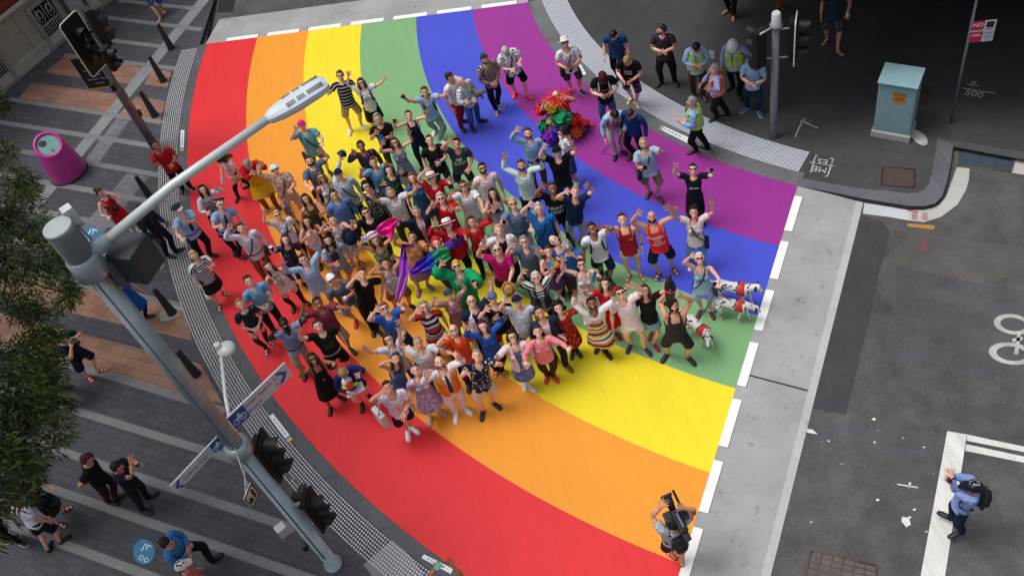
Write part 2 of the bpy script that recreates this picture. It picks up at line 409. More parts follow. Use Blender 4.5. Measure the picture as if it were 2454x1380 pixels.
def bottom(kind, sex):
    """trousers|shorts|skirt|miniskirt|slim"""
    k = kind+sex+'b'
    if k in TP: return TP[k]
    bm = bmesh.new(); w = .006 if sex == 'f' else 0
    if kind == 'skirt': torso(bm, [(.52, 0, .215, .17), (.62, 0, .212, .162), (.76, 0, .203, .15), (.88, .004, .19+w, .134), (.97, .004, .178+w, .124), (1.01, .002, .17, .118)])
    elif kind == 'miniskirt': torso(bm, [(.66, 0, .225, .165), (.76, 0, .208, .15), (.88, .004, .19+w, .13), (.97, .004, .178+w, .122), (1.01, .002, .17, .118)])
    else:
        torso(bm, [(.80, 0, .135, .10), (.86, .004, .176+w, .118), (.95, .006, .182+w, .124), (1.01, .004, .172, .116)])
        for s in (1, -1):
            if kind == 'shorts': limb(bm, [(.09*s, 0, .89), (.10*s, 0, .79), (.118*s, 0, .66), (.124*s, 0, .53)], [.10, .096, .093, .092], 14)
            elif kind == 'hotpants': limb(bm, [(.09*s, 0, .89), (.103*s, 0, .80), (.116*s, 0, .69)], [.10, .096, .094], 14)
            else:
                q = .014 if kind == 'slim' else 0
                limb(bm, [(.09*s, 0, .89), (.096*s, 0, .78), (.10*s, 0, .62), (.10*s, 0, .48), (.10*s, .008, .32), (.10*s, .01, .15), (.10*s, .006, .055)], [.10-q*.4, .092-q*.6, .082-q*.7, .074-q, .068-q*.8, .062-q, .06-q], 14)
    me = remesh(bm, .014, 3, .42)
    lo = {'skirt': .52, 'miniskirt': .66, 'shorts': .53, 'hotpants': .69}.get(kind, .055)
    cut(me, lambda c, n: (n.z > .55 and c.z > .985) or (n.z < -.6 and c.z < lo+.03))
    TP[k] = T(me, 'skirt' if 'skirt' in kind else 'skin'); return TP[k]
def grid_dome(fn, nu=26, nv=16, top=0.0, bot=1.0):
    """closed dome of directions; fn(theta(0 top..pi), phi) -> point"""
    bm = bmesh.new(); rows = []
    for j in range(nv+1):
        th = math.pi*(top+(bot-top)*j/nv)
        rows.append([bm.verts.new(fn(th, 2*math.pi*i/nu)) for i in range(nu)])
    for a, b in zip(rows, rows[1:]):
        for i in range(nu): bm.faces.new([a[i], b[i], b[(i+1) % nu], a[(i+1) % nu]])
    if top == 0: bmesh.ops.remove_doubles(bm, verts=rows[0], dist=1e-4)
    return bm
def head_pt(th, ph, dx=0, r=(.082, .10, .118)):   # phi=0 is the face direction (-y)
    return np.array([math.sin(th)*math.sin(ph)*(r[0]+dx), .002-math.sin(th)*math.cos(ph)*(r[1]+dx), 1.648+math.cos(th)*(r[2]+dx)])
def hair_T(kind):
    k = 'hair_'+kind
    if k in TP: return TP[k]
    amp = {'short': .006, 'crop': .001, 'bald': .002, 'messy': .013, 'curly': .02, 'afro': .03, 'bob': .008, 'long': .008, 'bun': .004, 'pony': .004, 'verylong': .01}[kind]
    thick = {'short': .008, 'crop': -.001, 'bald': .002, 'messy': .016, 'curly': .028, 'afro': .05, 'bob': .014, 'long': .012, 'bun': .006, 'pony': .006, 'verylong': .012}[kind]
    low = {'short': .60, 'crop': .60, 'bald': .60, 'messy': .62, 'curly': .66, 'afro': .68, 'bob': .78, 'long': .78, 'bun': .64, 'pony': .64, 'verylong': .78}[kind]
    rr = random.Random(hash(kind) % 1000 if False else len(kind)*7)
    def fn(th, ph):
        p = head_pt(th, ph, thick)
        nz = mnoise.noise(Vector(p*26))*amp*1.6+mnoise.noise(Vector(p*70))*amp*.7
        d = nrm(p-np.array([0, 0, 1.64])); p = p+d*nz
        c = math.cos(ph); face = c > .25
        hl = .36 if kind != 'bald' else 0
        if kind == 'bald':
            if th < math.pi*.40: p = head_pt(th, ph, -.012)
            if c > .1: p = head_pt(th, ph, -.02)
        elif c > .30 and th > math.pi*(.30+.0*c): p = head_pt(th, ph, -.022)
        elif c > .05 and th > math.pi*.47 and kind in ('short', 'crop', 'messy', 'bun', 'pony'): p = head_pt(th, ph, -.02)
        return p
    bm = grid_dome(fn, 40, 22, 0, low)
    if kind in ('bob', 'long', 'verylong'):
        ln = {'bob': 1.50, 'long': 1.38, 'verylong': 1.24}[kind]
        rings = []
        for j in range(9):
            t = j/8; z = 1.68-(1.68-ln)*t
            w = .092+.018*math.sin(math.pi*min(1, t*1.1)); dep = .052+.01*t
            rings.append(((0, .052+.012*t, z), (w*(1-.25*t*t), 0, 0), (0, dep*(1-.4*t), 0)))
        b2 = bmesh.new(); loft(b2, rings, 24)
        for v in b2.verts:
            v.co += Vector((mnoise.noise(v.co*30), mnoise.noise(v.co*31+Vector((3, 0, 0))), 0))*.012
        for s in (1, -1):
            limb(b2, [(.078*s, -.01, 1.68), (.09*s, -.03, 1.62), (.092*s, -.04, 1.55), (.085*s, -.055, max(ln, 1.44))], [.022, .026, .026, .012], 10)
        m2 = bpy.data.meshes.new('x'); b2.to_mesh(m2); b2.free(); bm.from_mesh(m2); bpy.data.meshes.remove(m2)
    if kind == 'bun':
        ball(bm, (0, .10, 1.72), (.04, .04, .04))
    if kind == 'pony':
        limb(bm, [(0, .09, 1.70), (0, .15, 1.68), (0, .165, 1.60), (0, .15, 1.50), (0, .14, 1.44)], [.022, .03, .03, .024, .008], 12)
    TP[k] = T(bm_mesh(bm), bone='head'); return TP[k]
def cached(k, bone):
    def deco(f):
        def g():
            if k not in TP: TP[k] = T(bm_mesh(f()), bone=bone)
            return TP[k]
        return g
    return deco
@cached('cap', 'head')
def cap_T():
    bm = grid_dome(lambda th, ph: head_pt(th, ph, .014, (.082, .10, .112)), 28, 9, 0, .47)
    loft(bm, [((0, -.075, 1.668), (.075, 0, 0), (0, 0, .006)), ((0, -.13, 1.662), (.072, 0, 0), (0, 0, .006)), ((0, -.175, 1.652), (.045, 0, 0), (0, 0, .005))], 16)
    ball(bm, (0, .002, 1.776), (.009, .009, .005)); return bm
def brim_hat(brim, tall, flat=False):
    bm = bmesh.new(); z = 1.69
    prof = [(.098, z-.005), (.10, z+.03), (.096, z+.06+tall*.4), (.085, z+.075+tall), (.05, z+.085+tall), (.001, z+.078+tall)]
    out = [(brim, z-.012), (brim*.9, z-.004), (.10, z)]
    pr = out+prof; rows = []
    for r, zz in pr: rows.append([bm.verts.new((r*math.sin(2*math.pi*i/28)*.92, -r*math.cos(2*math.pi*i/28)*1.05+.002, zz+(0.012*abs(math.sin(2*math.pi*i/28)) if r > .12 and not flat else 0))) for i in range(28)])
    for a, b in zip(rows, rows[1:]):
        for i in range(28): bm.faces.new([a[i], b[i], b[(i+1) % 28], a[(i+1) % 28]])
    return bm
@cached('sunhat', 'head')
def sunhat_T(): return brim_hat(.19, .02)
@cached('strawhat', 'head')
def strawhat_T(): return brim_hat(.15, .015)
@cached('hatband', 'head')
def hatband_T():
    bm = bmesh.new(); loft(bm, [((0, .002, 1.692), (.097*.96, 0, 0), (0, .103*1.05, 0)), ((0, .002, 1.722), (.099*.96, 0, 0), (0, .105*1.05, 0))], 28)
    bmesh.ops.delete(bm, geom=[f for f in bm.faces if len(f.verts) > 4], context='FACES_ONLY'); return bm
@cached('hardhat', 'head')
def hardhat_T():
    bm = grid_dome(lambda th, ph: head_pt(th, ph, .026+(.006 if abs(math.sin(ph)) < .12 and th < 1.2 else 0), (.085, .105, .105)), 30, 9, 0, .5)
    loft(bm, [((0, .002, 1.645), (.116, 0, 0), (0, .138, 0)), ((0, -.006, 1.652), (.118, 0, 0), (0, .15, 0)), ((0, .002, 1.66), (.108, 0, 0), (0, .12, 0))], 30); return bm
@cached('bikehelmet', 'head')
def bikehelmet_T():
    def fn(th, ph):
        rid = .012*(1 if math.sin(ph*1)*0+math.sin(8*math.sin(th)*math.sin(ph)*2.2) > 0 else -.4)
        return head_pt(th, ph, .022+rid*.8, (.082, .118, .10))
    return grid_dome(fn, 48, 12, 0, .47)
@cached('beanie', 'head')
def beanie_T(): return grid_dome(lambda th, ph: head_pt(th, ph, .016+.003*math.sin(ph*30)*(th > 1.0)), 60, 10, 0, .5)
@cached('policecap', 'head')
def policecap_T():   # flat-topped peaked cap crown
    bm = bmesh.new(); z = 1.695; rows = []
    for r, zz, fy in ((.098, z-.01, 0), (.10, z+.02, 0), (.122, z+.048, .5), (.122, z+.058, .5), (.10, z+.07, .2), (.001, z+.066, 0)):
        rows.append([bm.verts.new((r*math.sin(2*math.pi*i/28)*.95, -r*math.cos(2*math.pi*i/28)*1.02, zz+.02*fy*math.cos(2*math.pi*i/28))) for i in range(28)])
    for a, b in zip(rows, rows[1:]):
        for i in range(28): bm.faces.new([a[i], b[i], b[(i+1) % 28], a[(i+1) % 28]])
    return bm
@cached('peak', 'head')
def peak_T():
    bm = bmesh.new(); loft(bm, [((0, -.085, 1.688), (.075, 0, 0), (0, 0, .005)), ((0, -.125, 1.674), (.07, 0, 0), (0, 0, .005)), ((0, -.15, 1.66), (.045, 0, 0), (0, 0, .004))], 16); return bm
@cached('checkband', 'head')
def checkband_T():
    bm = bmesh.new(); loft(bm, [((0, 0, 1.692), (.099, 0, 0), (0, .107, 0)), ((0, 0, 1.718), (.101, 0, 0), (0, .109, 0))], 28)
    bmesh.ops.delete(bm, geom=[f for f in bm.faces if len(f.verts) > 4], context='FACES_ONLY'); return bm
@cached('glasses', 'head')
def glasses_T():
    bm = bmesh.new()
    for s in (1, -1):
        loft(bm, [((.032*s, -.108, 1.652), (.026, 0, 0), (0, 0, .018)), ((.032*s, -.113, 1.652), (.026, 0, 0), (0, 0, .018))], 12)
        limb(bm, [(.056*s, -.108, 1.656), (.078*s, -.06, 1.652), (.08*s, .0, 1.65)], [.004, .004, .004], 6)
    limb(bm, [(-.012, -.113, 1.656), (.012, -.113, 1.656)], [.004, .004], 6); return bm
@cached('specs', 'head')
def specs_T():
    bm = bmesh.new()
    for s in (1, -1):
        pts = [(.032*s+.025*math.cos(a), -.114, 1.650+.018*math.sin(a)) for a in np.linspace(0, 2*math.pi, 13)]
        limb(bm, pts, [.0035]*13, 5)
        limb(bm, [(.056*s, -.11, 1.656), (.078*s, -.06, 1.652), (.08*s, .0, 1.65)], [.0035]*3, 5)
    limb(bm, [(-.01, -.115, 1.654), (.01, -.115, 1.654)], [.0035, .0035], 5); return bm
@cached('toptglasses', 'head')
def topglasses_T():
    bm = bmesh.new()
    for s in (1, -1): loft(bm, [((.034*s, -.075, 1.738), (.03, 0, 0), (0, -.012, .018)), ((.034*s, -.082, 1.745), (.03, 0, 0), (0, -.012, .018))], 12)
    limb(bm, [(-.09, .0, 1.70), (-.066, -.07, 1.735), (0, -.085, 1.748), (.066, -.07, 1.735), (.09, 0, 1.70)], [.005]*5, 6); return bm
@cached('eyes', 'head')
def eyes_T():
    bm = bmesh.new()
    for s in (1, -1): ball(bm, (.030*s, -.094, 1.648), (.0125, .008, .0075))
    return bm
@cached('brows', 'head')
def brows_T():
    bm = bmesh.new()
    for s in (1, -1): limb(bm, [(.014*s, -.1, 1.666), (.032*s, -.098, 1.671), (.048*s, -.086, 1.664)], [.004, .0045, .003], 6)
    return bm
@cached('mouth', 'head')
def mouth_T():
    bm = bmesh.new(); limb(bm, [(-.025, -.086, 1.594), (-.012, -.096, 1.589), (.0, -.099, 1.587), (.012, -.096, 1.589), (.025, -.086, 1.594)], [.003, .0065, .0075, .0065, .003], 8); return bm
@cached('smile', 'head')
def smile_T():
    bm = bmesh.new(); limb(bm, [(-.02, -.091, 1.592), (0, -.102, 1.5885), (.02, -.091, 1.592)], [.002, .0045, .002], 8); return bm
@cached('beard', 'head')
def beard_T():
    bm = bmesh.new()
    def fn(th, ph):
        p = head_pt(th, ph, 0, (.068, .083, .098)) + np.array([0, -.016, -.018]); c = math.cos(ph)
        ok = c > -.05 and th > math.pi*.62-(.0 if c > .6 else .08)
        p = p+nrm(p-np.array([0, -.02, 1.63]))*(.012+.006*mnoise.noise(Vector(p*60))) if ok else head_pt(th, ph, -.03)
        return p
    bm.free(); return grid_dome(fn, 32, 18, .3, .97)
def shoe_T(side, kind):
    k = 'shoe'+side+kind
    if k in TP: return TP[k]
    s = 1 if side == 'L' else -1; bm = bmesh.new(); x = .102*s
    if kind in ('shoe', 'boot'):
        loft(bm, [((x, .062, .04), (.022, 0, 0), (0, 0, .03)), ((x, .045, .048), (.038, 0, 0), (0, 0, .047)), ((x, .0, .05), (.042, 0, 0), (0, 0, .05)), ((x+.002*s, -.06, .042), (.044, 0, 0), (0, 0, .042)), ((x+.005*s, -.13, .033), (.05, 0, 0), (0, 0, .033)), ((x+.004*s, -.18, .027), (.042, 0, 0), (0, 0, .026)), ((x+.002*s, -.205, .022), (.02, 0, 0), (0, 0, .016))], 14)
        if kind == 'boot': loft(bm, [((x, .012, .05), (.05, 0, 0), (0, .055, 0)), ((x, .012, .20), (.05, 0, 0), (0, .052, 0)), ((x, .008, .34), (.064, 0, 0), (0, .064, 0))], 14)
        for v in bm.verts: v.co.z = max(v.co.z, .004)
    else:
        loft(bm, [((x, .055, .008), (.03, 0, 0), (0, 0, .007)), ((x, .0, .008), (.038, 0, 0), (0, 0, .008)), ((x+.004*s, -.11, .008), (.048, 0, 0), (0, 0, .008)), ((x+.003*s, -.18, .008), (.036, 0, 0), (0, 0, .007))], 12)
        if kind == 'thong':
            for e in (.04, -.04): limb(bm, [(x+e, -.03, .04), (x+e*.6, -.07, .062), (x, -.125, .045)], [.007]*3, 6)
        else:
            for yy, zz in ((-.12, .048), (-.045, .078)): limb(bm, [(x-.046, yy, .02), (x-.03, yy, zz), (x, yy, zz+.01), (x+.03, yy, zz), (x+.046, yy, .02)], [.012]*5, 6)
            limb(bm, [(x-.038, .01, .07), (x, .055, .075), (x+.038, .01, .07)], [.009]*3, 6)
    me = bm_mesh(bm); t = T(me, bone='ft'+side); TP[k] = t; return t
def sole_T(side):
    k = 'sole'+side
    if k in TP: return TP[k]
    s = 1 if side == 'L' else -1; bm = bmesh.new(); x = .102*s
    loft(bm, [((x, .066, .012), (.024, 0, 0), (0, 0, .011)), ((x, .03, .012), (.044, 0, 0), (0, 0, .012)), ((x+.004*s, -.12, .012), (.054, 0, 0), (0, 0, .012)), ((x+.004*s, -.185, .012), (.044, 0, 0), (0, 0, .012)), ((x+.002*s, -.212, .012), (.02, 0, 0), (0, 0, .01))], 14)
    TP[k] = T(bm_mesh(bm), bone='ft'+side); return TP[k]
def sock_T(side):
    k = 'sock'+side
    if k in TP: return TP[k]
    s = 1 if side == 'L' else -1; bm = bmesh.new()
    limb(bm, [(.10*s, .012, .06), (.10*s, .013, .12), (.10*s, .012, .19)], [.042, .041, .046], 12)
    TP[k] = T(bm_mesh(bm)); return TP[k]
def skin_piece(k, f, mode='skin', bone=None):
    if k not in TP: TP[k] = T(bm_mesh(f()), mode, bone)
    return TP[k]
def collar_bm():
    bm = bmesh.new(); n = 28; rows = []
    for j, (r, z) in enumerate(((.066, 1.475), (.073, 1.497), (.088, 1.48), (.10, 1.455))):
        row = []
        for i in range(n+1):
            a = math.pi*(.10+1.80*i/n); open_ = (abs(i-n/2)/(n/2))**6
            row.append(bm.verts.new((r*1.05*math.sin(a)*(1), -r*math.cos(a)*1.0+.008, z-.05*open_*(1 if j < 3 else 1.3)-.02*max(0, math.cos(a)))))
        rows.append(row)
    for a, b in zip(rows, rows[1:]):
        for i in range(n): bm.faces.new([a[i], b[i], b[i+1], a[i+1]])
    return bm
def belt_bm():
    bm = bmesh.new(); loft(bm, [((0, .004, .962), (.187, 0, 0), (0, .132, 0)), ((0, .004, .998), (.182, 0, 0), (0, .128, 0))], 32)
    bmesh.ops.delete(bm, geom=[f for f in bm.faces if len(f.verts) > 4], context='FACES_ONLY'); return bm
def tie_bm():
    bm = bmesh.new(); pts = [(1.44, .016, -.088), (1.42, .022, -.108), (1.36, .026, -.130), (1.25, .034, -.138), (1.12, .04, -.134), (1.05, .012, -.132)]
    a = [bm.verts.new((-w, y, z)) for z, w, y in pts]; b = [bm.verts.new((w, y, z)) for z, w, y in pts]; c = [bm.verts.new((0, y-.012, z)) for z, w, y in pts]
    for i in range(len(pts)-1):
        bm.faces.new([a[i], a[i+1], c[i+1], c[i]]); bm.faces.new([c[i], c[i+1], b[i+1], b[i]])
    return bm
def apron_bm():
    bm = bmesh.new(); rows = []
    for z, w, y in ((1.36, .10, .135), (1.28, .125, .14), (1.16, .15, .138), (1.06, .165, .138), (.95, .182, .145), (.8, .19, .155), (.64, .195, .165), (.52, .20, .175)):
        rows.append([bm.verts.new((w*u, -y*math.cos(u*.9)-.012-.006*math.sin(u*14), z)) for u in np.linspace(-1, 1, 19)])
    for a, b in zip(rows, rows[1:]):
        for i in range(18): bm.faces.new([a[i], b[i], b[i+1], a[i+1]])
    return bm
def strap_bm(side):   # cross-body strap: from one shoulder to the other hip and round the back
    bm = bmesh.new(); s = side
    f = [(.085*s, .03, 1.452), (.08*s, -.05, 1.44), (.06*s, -.118, 1.37), (.02*s, -.148, 1.27), (-.05*s, -.148, 1.15), (-.12*s, -.13, 1.05), (-.19*s, -.07, .95), (-.212*s, .0, .90)]
    g = [(.085*s, .03, 1.452), (.07*s, .09, 1.42), (.03*s, .128, 1.30), (-.05*s, .136, 1.15), (-.14*s, .12, 1.02), (-.212*s, .03, .90)]
    for pts in (f, g): limb(bm, pts, [.016]*len(pts), 6, .45)
    return bm
def packstraps_bm():
    bm = bmesh.new()
    for s in (1, -1): limb(bm, [(.10*s, .10, 1.42), (.105*s, .03, 1.455), (.11*s, -.05, 1.435), (.115*s, -.118, 1.36), (.125*s, -.135, 1.24), (.15*s, -.115, 1.13), (.17*s, .0, 1.08), (.15*s, .10, 1.08)], [.022, .022, .022, .022, .02, .016, .014, .014], 8, .4)
    return bm
def pack_bm():
    bm = bmesh.new(); bmesh.ops.create_cube(bm, size=1)
    for v in bm.verts: v.co = Vector((v.co.x*.28*(1-.1*(v.co.z > 0)), v.co.y*.15+.205, v.co.z*.42+1.22))
    bmesh.ops.bevel(bm, geom=list(bm.edges), offset=.055, segments=3, affect='EDGES')
    ball(bm, (0, .28, 1.12), (.10, .04, .10)); return bm
def bag_bm(side):
    bm = bmesh.new(); bmesh.ops.create_cube(bm, size=1)
    for v in bm.verts: v.co = Vector((v.co.x*.08-.235*side, v.co.y*.24*(1+.15*(v.co.z < 0))-.01, v.co.z*.2+.84))
    bmesh.ops.bevel(bm, geom=list(bm.edges), offset=.025, segments=2, affect='EDGES'); return bm
def lanyard_bm():
    bm = bmesh.new()
    for s in (1, -1): limb(bm, [(.06*s, .05, 1.46), (.075*s, -.03, 1.445), (.05*s, -.12, 1.33), (.0, -.155, 1.12)], [.007]*4, 5)
    return bm
def watch_bm(side):
    bm = bmesh.new(); s = 1 if side == 'L' else -1
    limb(bm, [(.688*s, 0, 1.43), (.712*s, 0, 1.43)], [.034, .033], 12); return bm
# ---- skeleton
J = {0: (0, .0, .93), 1: (0, 0, 1.05), 2: (0, 0, 1.20), 3: (0, .01, 1.47), 4: (0, .005, 1.555), 5: (.03, .01, 1.42), 6: (.175, .008, 1.42), 7: (.455, .006, 1.43), 8: (.72, 0, 1.43),
     9: (-.03, .01, 1.42), 10: (-.175, .008, 1.42), 11: (-.455, .006, 1.43), 12: (-.72, 0, 1.43), 13: (.092, 0, .90), 14: (.10, -.002, .495), 15: (.10, .013, .085), 16: (-.092, 0, .90), 17: (-.10, -.002, .495), 18: (-.10, .013, .085)}
J = {k: np.array(v) for k, v in J.items()}
def rot(axis, a):
    return np.array(Matrix.Rotation(a, 3, Vector(axis)))
def frame(a, b):
    """orthonormal frame from primary a and secondary b, as columns"""
    a = nrm(a); b = nrm(np.asarray(b)-a*(np.asarray(b)@a)); return np.stack([a, b, np.cross(a, b)], 1)
def swing(a, b):
    a, b = nrm(a), nrm(b); v = np.cross(a, b); c = a@b
    if np.linalg.norm(v) < 1e-6: return np.eye(3) if c > 0 else rot((0, 0, 1), math.pi)
    return rot(v, math.atan2(np.linalg.norm(v), c))
def ik2(a, tgt, l1, l2, pole):
    d = tgt-a; D = min(np.linalg.norm(d), (l1+l2)*.999); D = max(D, abs(l1-l2)*1.05+.01); u = nrm(d)
    p = nrm(np.asarray(pole)-u*(np.asarray(pole)@u)); ca = (l1*l1+D*D-l2*l2)/(2*l1*D); ca = max(-1, min(1, ca))
    mid = a+u*l1*ca+p*l1*math.sqrt(max(0, 1-ca*ca)); end = a+u*D
    return mid, end
class Pose: pass
def make_pose(head=None, feet=None, h=1.75, face=None, look='cam', hl='d', hr='d', yawj=0, lean=0, stance=.13, roll=0, bend=0, sit=0, zb=0.0, arch=.08, facew=None):
    s = h/1.75; P = Pose(); P.s = s
    up = np.array([0, 0, 1.])
    ft = None
    if feet is not None and hasattr(feet[0], '__len__'):
        ft = [at(*f, z=zb) for f in feet]; B = (ft[0]+ft[1])/2
    elif feet is not None: B = at(*feet, z=zb)
    else: B = None
    hz = (1.63-bend*.5)*s - sit + zb
    Tt = at(*head, z=hz) if head is not None else None
    if B is None: B = np.array([Tt[0], Tt[1], zb])
    if Tt is None: Tt = B+up*(hz-zb)
    # facing
    if facew is not None: f = np.array([facew[0], facew[1], 0.])
    elif face is not None:
        b2 = proj(B); q = at(b2[0]+face[0]*.3, b2[1]+face[1]*.3, z=zb); f = q-B
    else: f = -B.copy()
    f[2] = 0; f = nrm(f); f = rot(up, math.radians(yawj)) @ f
    side = np.cross(f, up)      # person's right when looking along f ... (f x up) = right
    left = -side
    P.f = f; P.left = left; P.B = B
    lv = Tt-B; lv[2] = 0
    R0 = np.stack([left, -f, up], 1)      # rest x -> left, rest -y -> f
    # pelvis
    if not sit and bend == 0 and np.linalg.norm(lv) > .30: lv = nrm(lv)*.30
    pel = B+lv*.35+up*(.925*s)
    if sit: pel[2] = zb+.925*s-sit
    if bend: pel = B - f*.12+up*(.9*s)
    tv = B+np.array([lv[0], lv[1], 0])+up*(hz-zb)
    if bend: tv = Tt
    tor = nrm(tv-pel)
    Rt = swing(up, tor)
    pos, R = {}, {}
    half = swing(up, nrm(up+tor))
    R[0] = (half if not bend else Rt) @ R0; pos[0] = pel
    def bone(i, par, Ri):
        pos[i] = pos[par]+R[par]@((J[i]-J[par])*s); R[i] = Ri
    ar = rot(left, arch)
    bone(1, 0, Rt@R0); bone(2, 1, rot(left, -arch if look == 'cam' else 0)@Rt@R0)
    # look
    chest_f = R[2]@np.array([0, -1., 0])
    hp = pos[2]+R[2]@((J[4]-J[2])*s)
    if isinstance(look, str):
        if look == 'cam': lk = nrm(CAMP-hp)
        elif look == 'down': lk = nrm(f*1.0-up*1.1)
        elif look == 'ahead': lk = nrm(chest_f+np.array([0, 0, -.15]))
        elif look == 'up': lk = nrm(f+up*.6)
    else:
        q = at(proj(hp)[0]+look[0]*.3, proj(hp)[1]+look[1]*.3, z=hp[2]); lk = nrm(q-hp); lk = nrm(lk+up*(look[2] if len(look) > 2 else 0))
    # clamp head turn relative to the chest
    ang = math.acos(max(-1, min(1, lk@chest_f)))
    if ang > 1.15: lk = nrm(chest_f*math.sin(ang-1.15)+lk*math.sin(1.15)) if ang < 3 else chest_f
    hup = R[2]@np.array([0, 0, 1.]); F = frame(lk, hup)
    Rh = F @ frame(np.array([0, -1., 0]), np.array([0, 0, 1.])).T
    if roll: Rh = rot(lk, math.radians(roll))@Rh
    mid = frame(lk+chest_f, hup) @ frame(np.array([0, -1., 0]), np.array([0, 0, 1.])).T
    bone(3, 2, mid); bone(4, 3, Rh); pos[4] = pos[4]-R[3]@np.array([0, 0, .016])*s
    # arms; which image side is the person's left?
    lp = proj(pos[2]+R[2]@((J[6]-J[2])*s))[0]; rp = proj(pos[2]+R[2]@((J[10]-J[2])*s))[0]
    A = {'L': hl, 'R': hr} if lp < rp else {'L': hr, 'R': hl}
    P.hand = {}
    for sd, o, sg in (('L', 5, 1), ('R', 9, -1)):
        tg = A[sd]; out = R[2]@np.array([sg, 0, 0.]); cf = R[2]@np.array([0, -1., 0]); cu = R[2]@np.array([0, 0, 1.])
        sh0 = pos[2]+R[2]@((J[o+1]-J[2])*s); l1, l2 = .28*s, .335*s
        pole = -cu*.9+out*.7-cf*.25; pn = None
        if isinstance(tg, str):
            if tg == 'd': tp = sh0-up*.56*s+out*.11*s+f*.06*s; pole = -cf+out*.3; pn = -out
            elif tg == 'dd': tp = sh0-up*.50*s+out*.17*s+f*.16*s; pole = -cf+out*.5; pn = -out
            elif tg == 'fold': tp = sh0-up*.27*s-out*.20*s+cf*.22*s; pole = -cu+out*.9; pn = -cf
            elif tg == 'clasp': tp = sh0-up*.42*s-out*.14*s+cf*.20*s; pole = -cu*.4+out-cf*.5; pn = -cf
            elif tg == 'cam': tp = sh0-up*.22*s-out*.09*s+cf*.30*s; pole = -cu+out*.6; pn = -out
            elif tg == 'eye': tp = sh0+up*.13*s-out*.10*s+cf*.24*s; pole = -cu+out*.9; pn = -out
            elif tg == 'hip': tp = sh0-up*.46*s+out*.04*s+cf*.02; pole = out-cf*.4; pn = -out
            elif tg == 'back': tp = sh0-up*.44*s-out*.12*s-cf*.2*s; pole = out-cf*.8; pn = cf
        else:
            rd = ray(tg[0], tg[1]); t0 = (sh0-CAMP)@rd; near = CAMP+rd*t0; dm = np.linalg.norm(near-sh0)
            D = tg[2]*s if len(tg) > 2 else float(np.clip(.34*s+.45*dm, .3, .60*s))
            D = min(D, .605*s)
            far = len(tg) > 3
            tp = near-rd*math.sqrt(max(0, D*D-dm*dm))*(-1 if far else 1) if dm < D else near
            pn = CAMP-tp
        elev = nrm(tp-sh0)@cu
        ca = .45*max(0, elev)+.12*max(0, elev)
        Rc = rot(R[2]@np.array([0, -1., 0])*-1, -sg*ca)@R[2] if ca > .02 else R[2]
        # raise the shoulder: rotate about the fore-aft axis
        if ca > .02:
            c1 = rot(R[2]@np.array([0, 1., 0]), -ca*sg)@R[2]; c2 = rot(R[2]@np.array([0, 1., 0]), ca*sg)@R[2]
            dd = (J[o+1]-J[o])*s; Rc = c1 if (c1@dd)@cu > (c2@dd)@cu else c2
        bone(o, 2, Rc)
        sh = pos[o]+R[o]@((J[o+1]-J[o])*s)
        el, en = ik2(sh, tp, l1, l2, pole)
        rd0 = np.array([sg, 0, 0.])
        Ru = swing(R[2]@rd0, el-sh)@R[2]; d2 = nrm(en-el)
        if pn is None: pn = cf
        n2 = pn/np.linalg.norm(pn); n2 = n2-d2*(n2@d2)
        if np.linalg.norm(n2) < .2: n2 = cf-d2*(cf@d2)
        n2 = nrm(n2); nsw = Ru@np.array([0, -1., 0]); nsw = nrm(nsw-d2*(nsw@d2)+1e-6)
        nf = nrm(n2+nsw) if n2@nsw > -.7 else n2
        RF = frame(rd0, np.array([0, -1., 0]))
        pos[o+1] = sh; R[o+1] = Ru
        pos[o+2] = sh+Ru@((J[o+2]-J[o+1])*s); R[o+2] = frame(d2, nf)@RF.T
        pos[o+3] = pos[o+2]+R[o+2]@((J[o+3]-J[o+2])*s); R[o+3] = frame(d2, n2)@RF.T
        P.hand[sd] = (pos[o+3]+d2*.055*s, d2, n2)
        P.hand['l' if (A is not None and ((sd == 'L') == (lp < rp))) else 'r'] = P.hand[sd]
    # legs
    if ft is not None:
        a, b = ft
        if (a-b)@left < 0: a, b = b, a
        tg = {'L': a+f*0, 'R': b}
    else:
        wv = stance*s; j = rng.uniform(-.06, .06)
        tg = {'L': B+left*wv+f*j, 'R': B-left*wv-f*j}
    for sd, o in (('L', 13), ('R', 16)):
        fdir = rot(up, math.radians(14 if sd == 'L' else -14)) @ f
        if ft is not None:      # splay grows with the spread of the feet
            sp = np.linalg.norm((ft[0]-ft[1])[:2]); k = 12+min(30, sp*45); fdir = rot(up, math.radians(k if sd == 'L' else -k))@f
        an = tg[sd]+up*.085*s-fdir*.065*s; an[2] = zb+.085*s
        P.fdir = fdir
        tg[sd] = (an, fdir)
    # lower pelvis if legs cannot reach
    for _ in range(30):
        ok = True
        for sd, o in (('L', 13), ('R', 16)):
            hpj = pos[0]+R[0]@((J[o]-J[0])*s)
            if np.linalg.norm(hpj-tg[sd][0]) > .815*s: ok = False
        if ok: break
        for k in pos: pos[k] = pos[k]-up*.012
        for k in list(P.hand): P.hand[k] = (P.hand[k][0]-up*.012,)+P.hand[k][1:]
    for sd, o, sg in (('L', 13, 1), ('R', 16, -1)):
        hpj = pos[0]+R[0]@((J[o]-J[0])*s); an, fd = tg[sd]
        kn, en = ik2(hpj, an, .405*s, .412*s, fd+left*sg*.15)
        dr = np.array([0, 0, -1.]); fr = np.array([0, -1., 0])
        pos[o] = hpj; R[o] = frame(kn-hpj, fd)@frame(dr, fr).T
        pos[o+1] = kn; R[o+1] = frame(en-kn, fd)@frame(dr, fr).T
        pos[o+2] = en; R[o+2] = frame(np.array([0, 0, -1.]), fd)@frame(dr, fr).T
    P.pos, P.R = pos, R
    return P
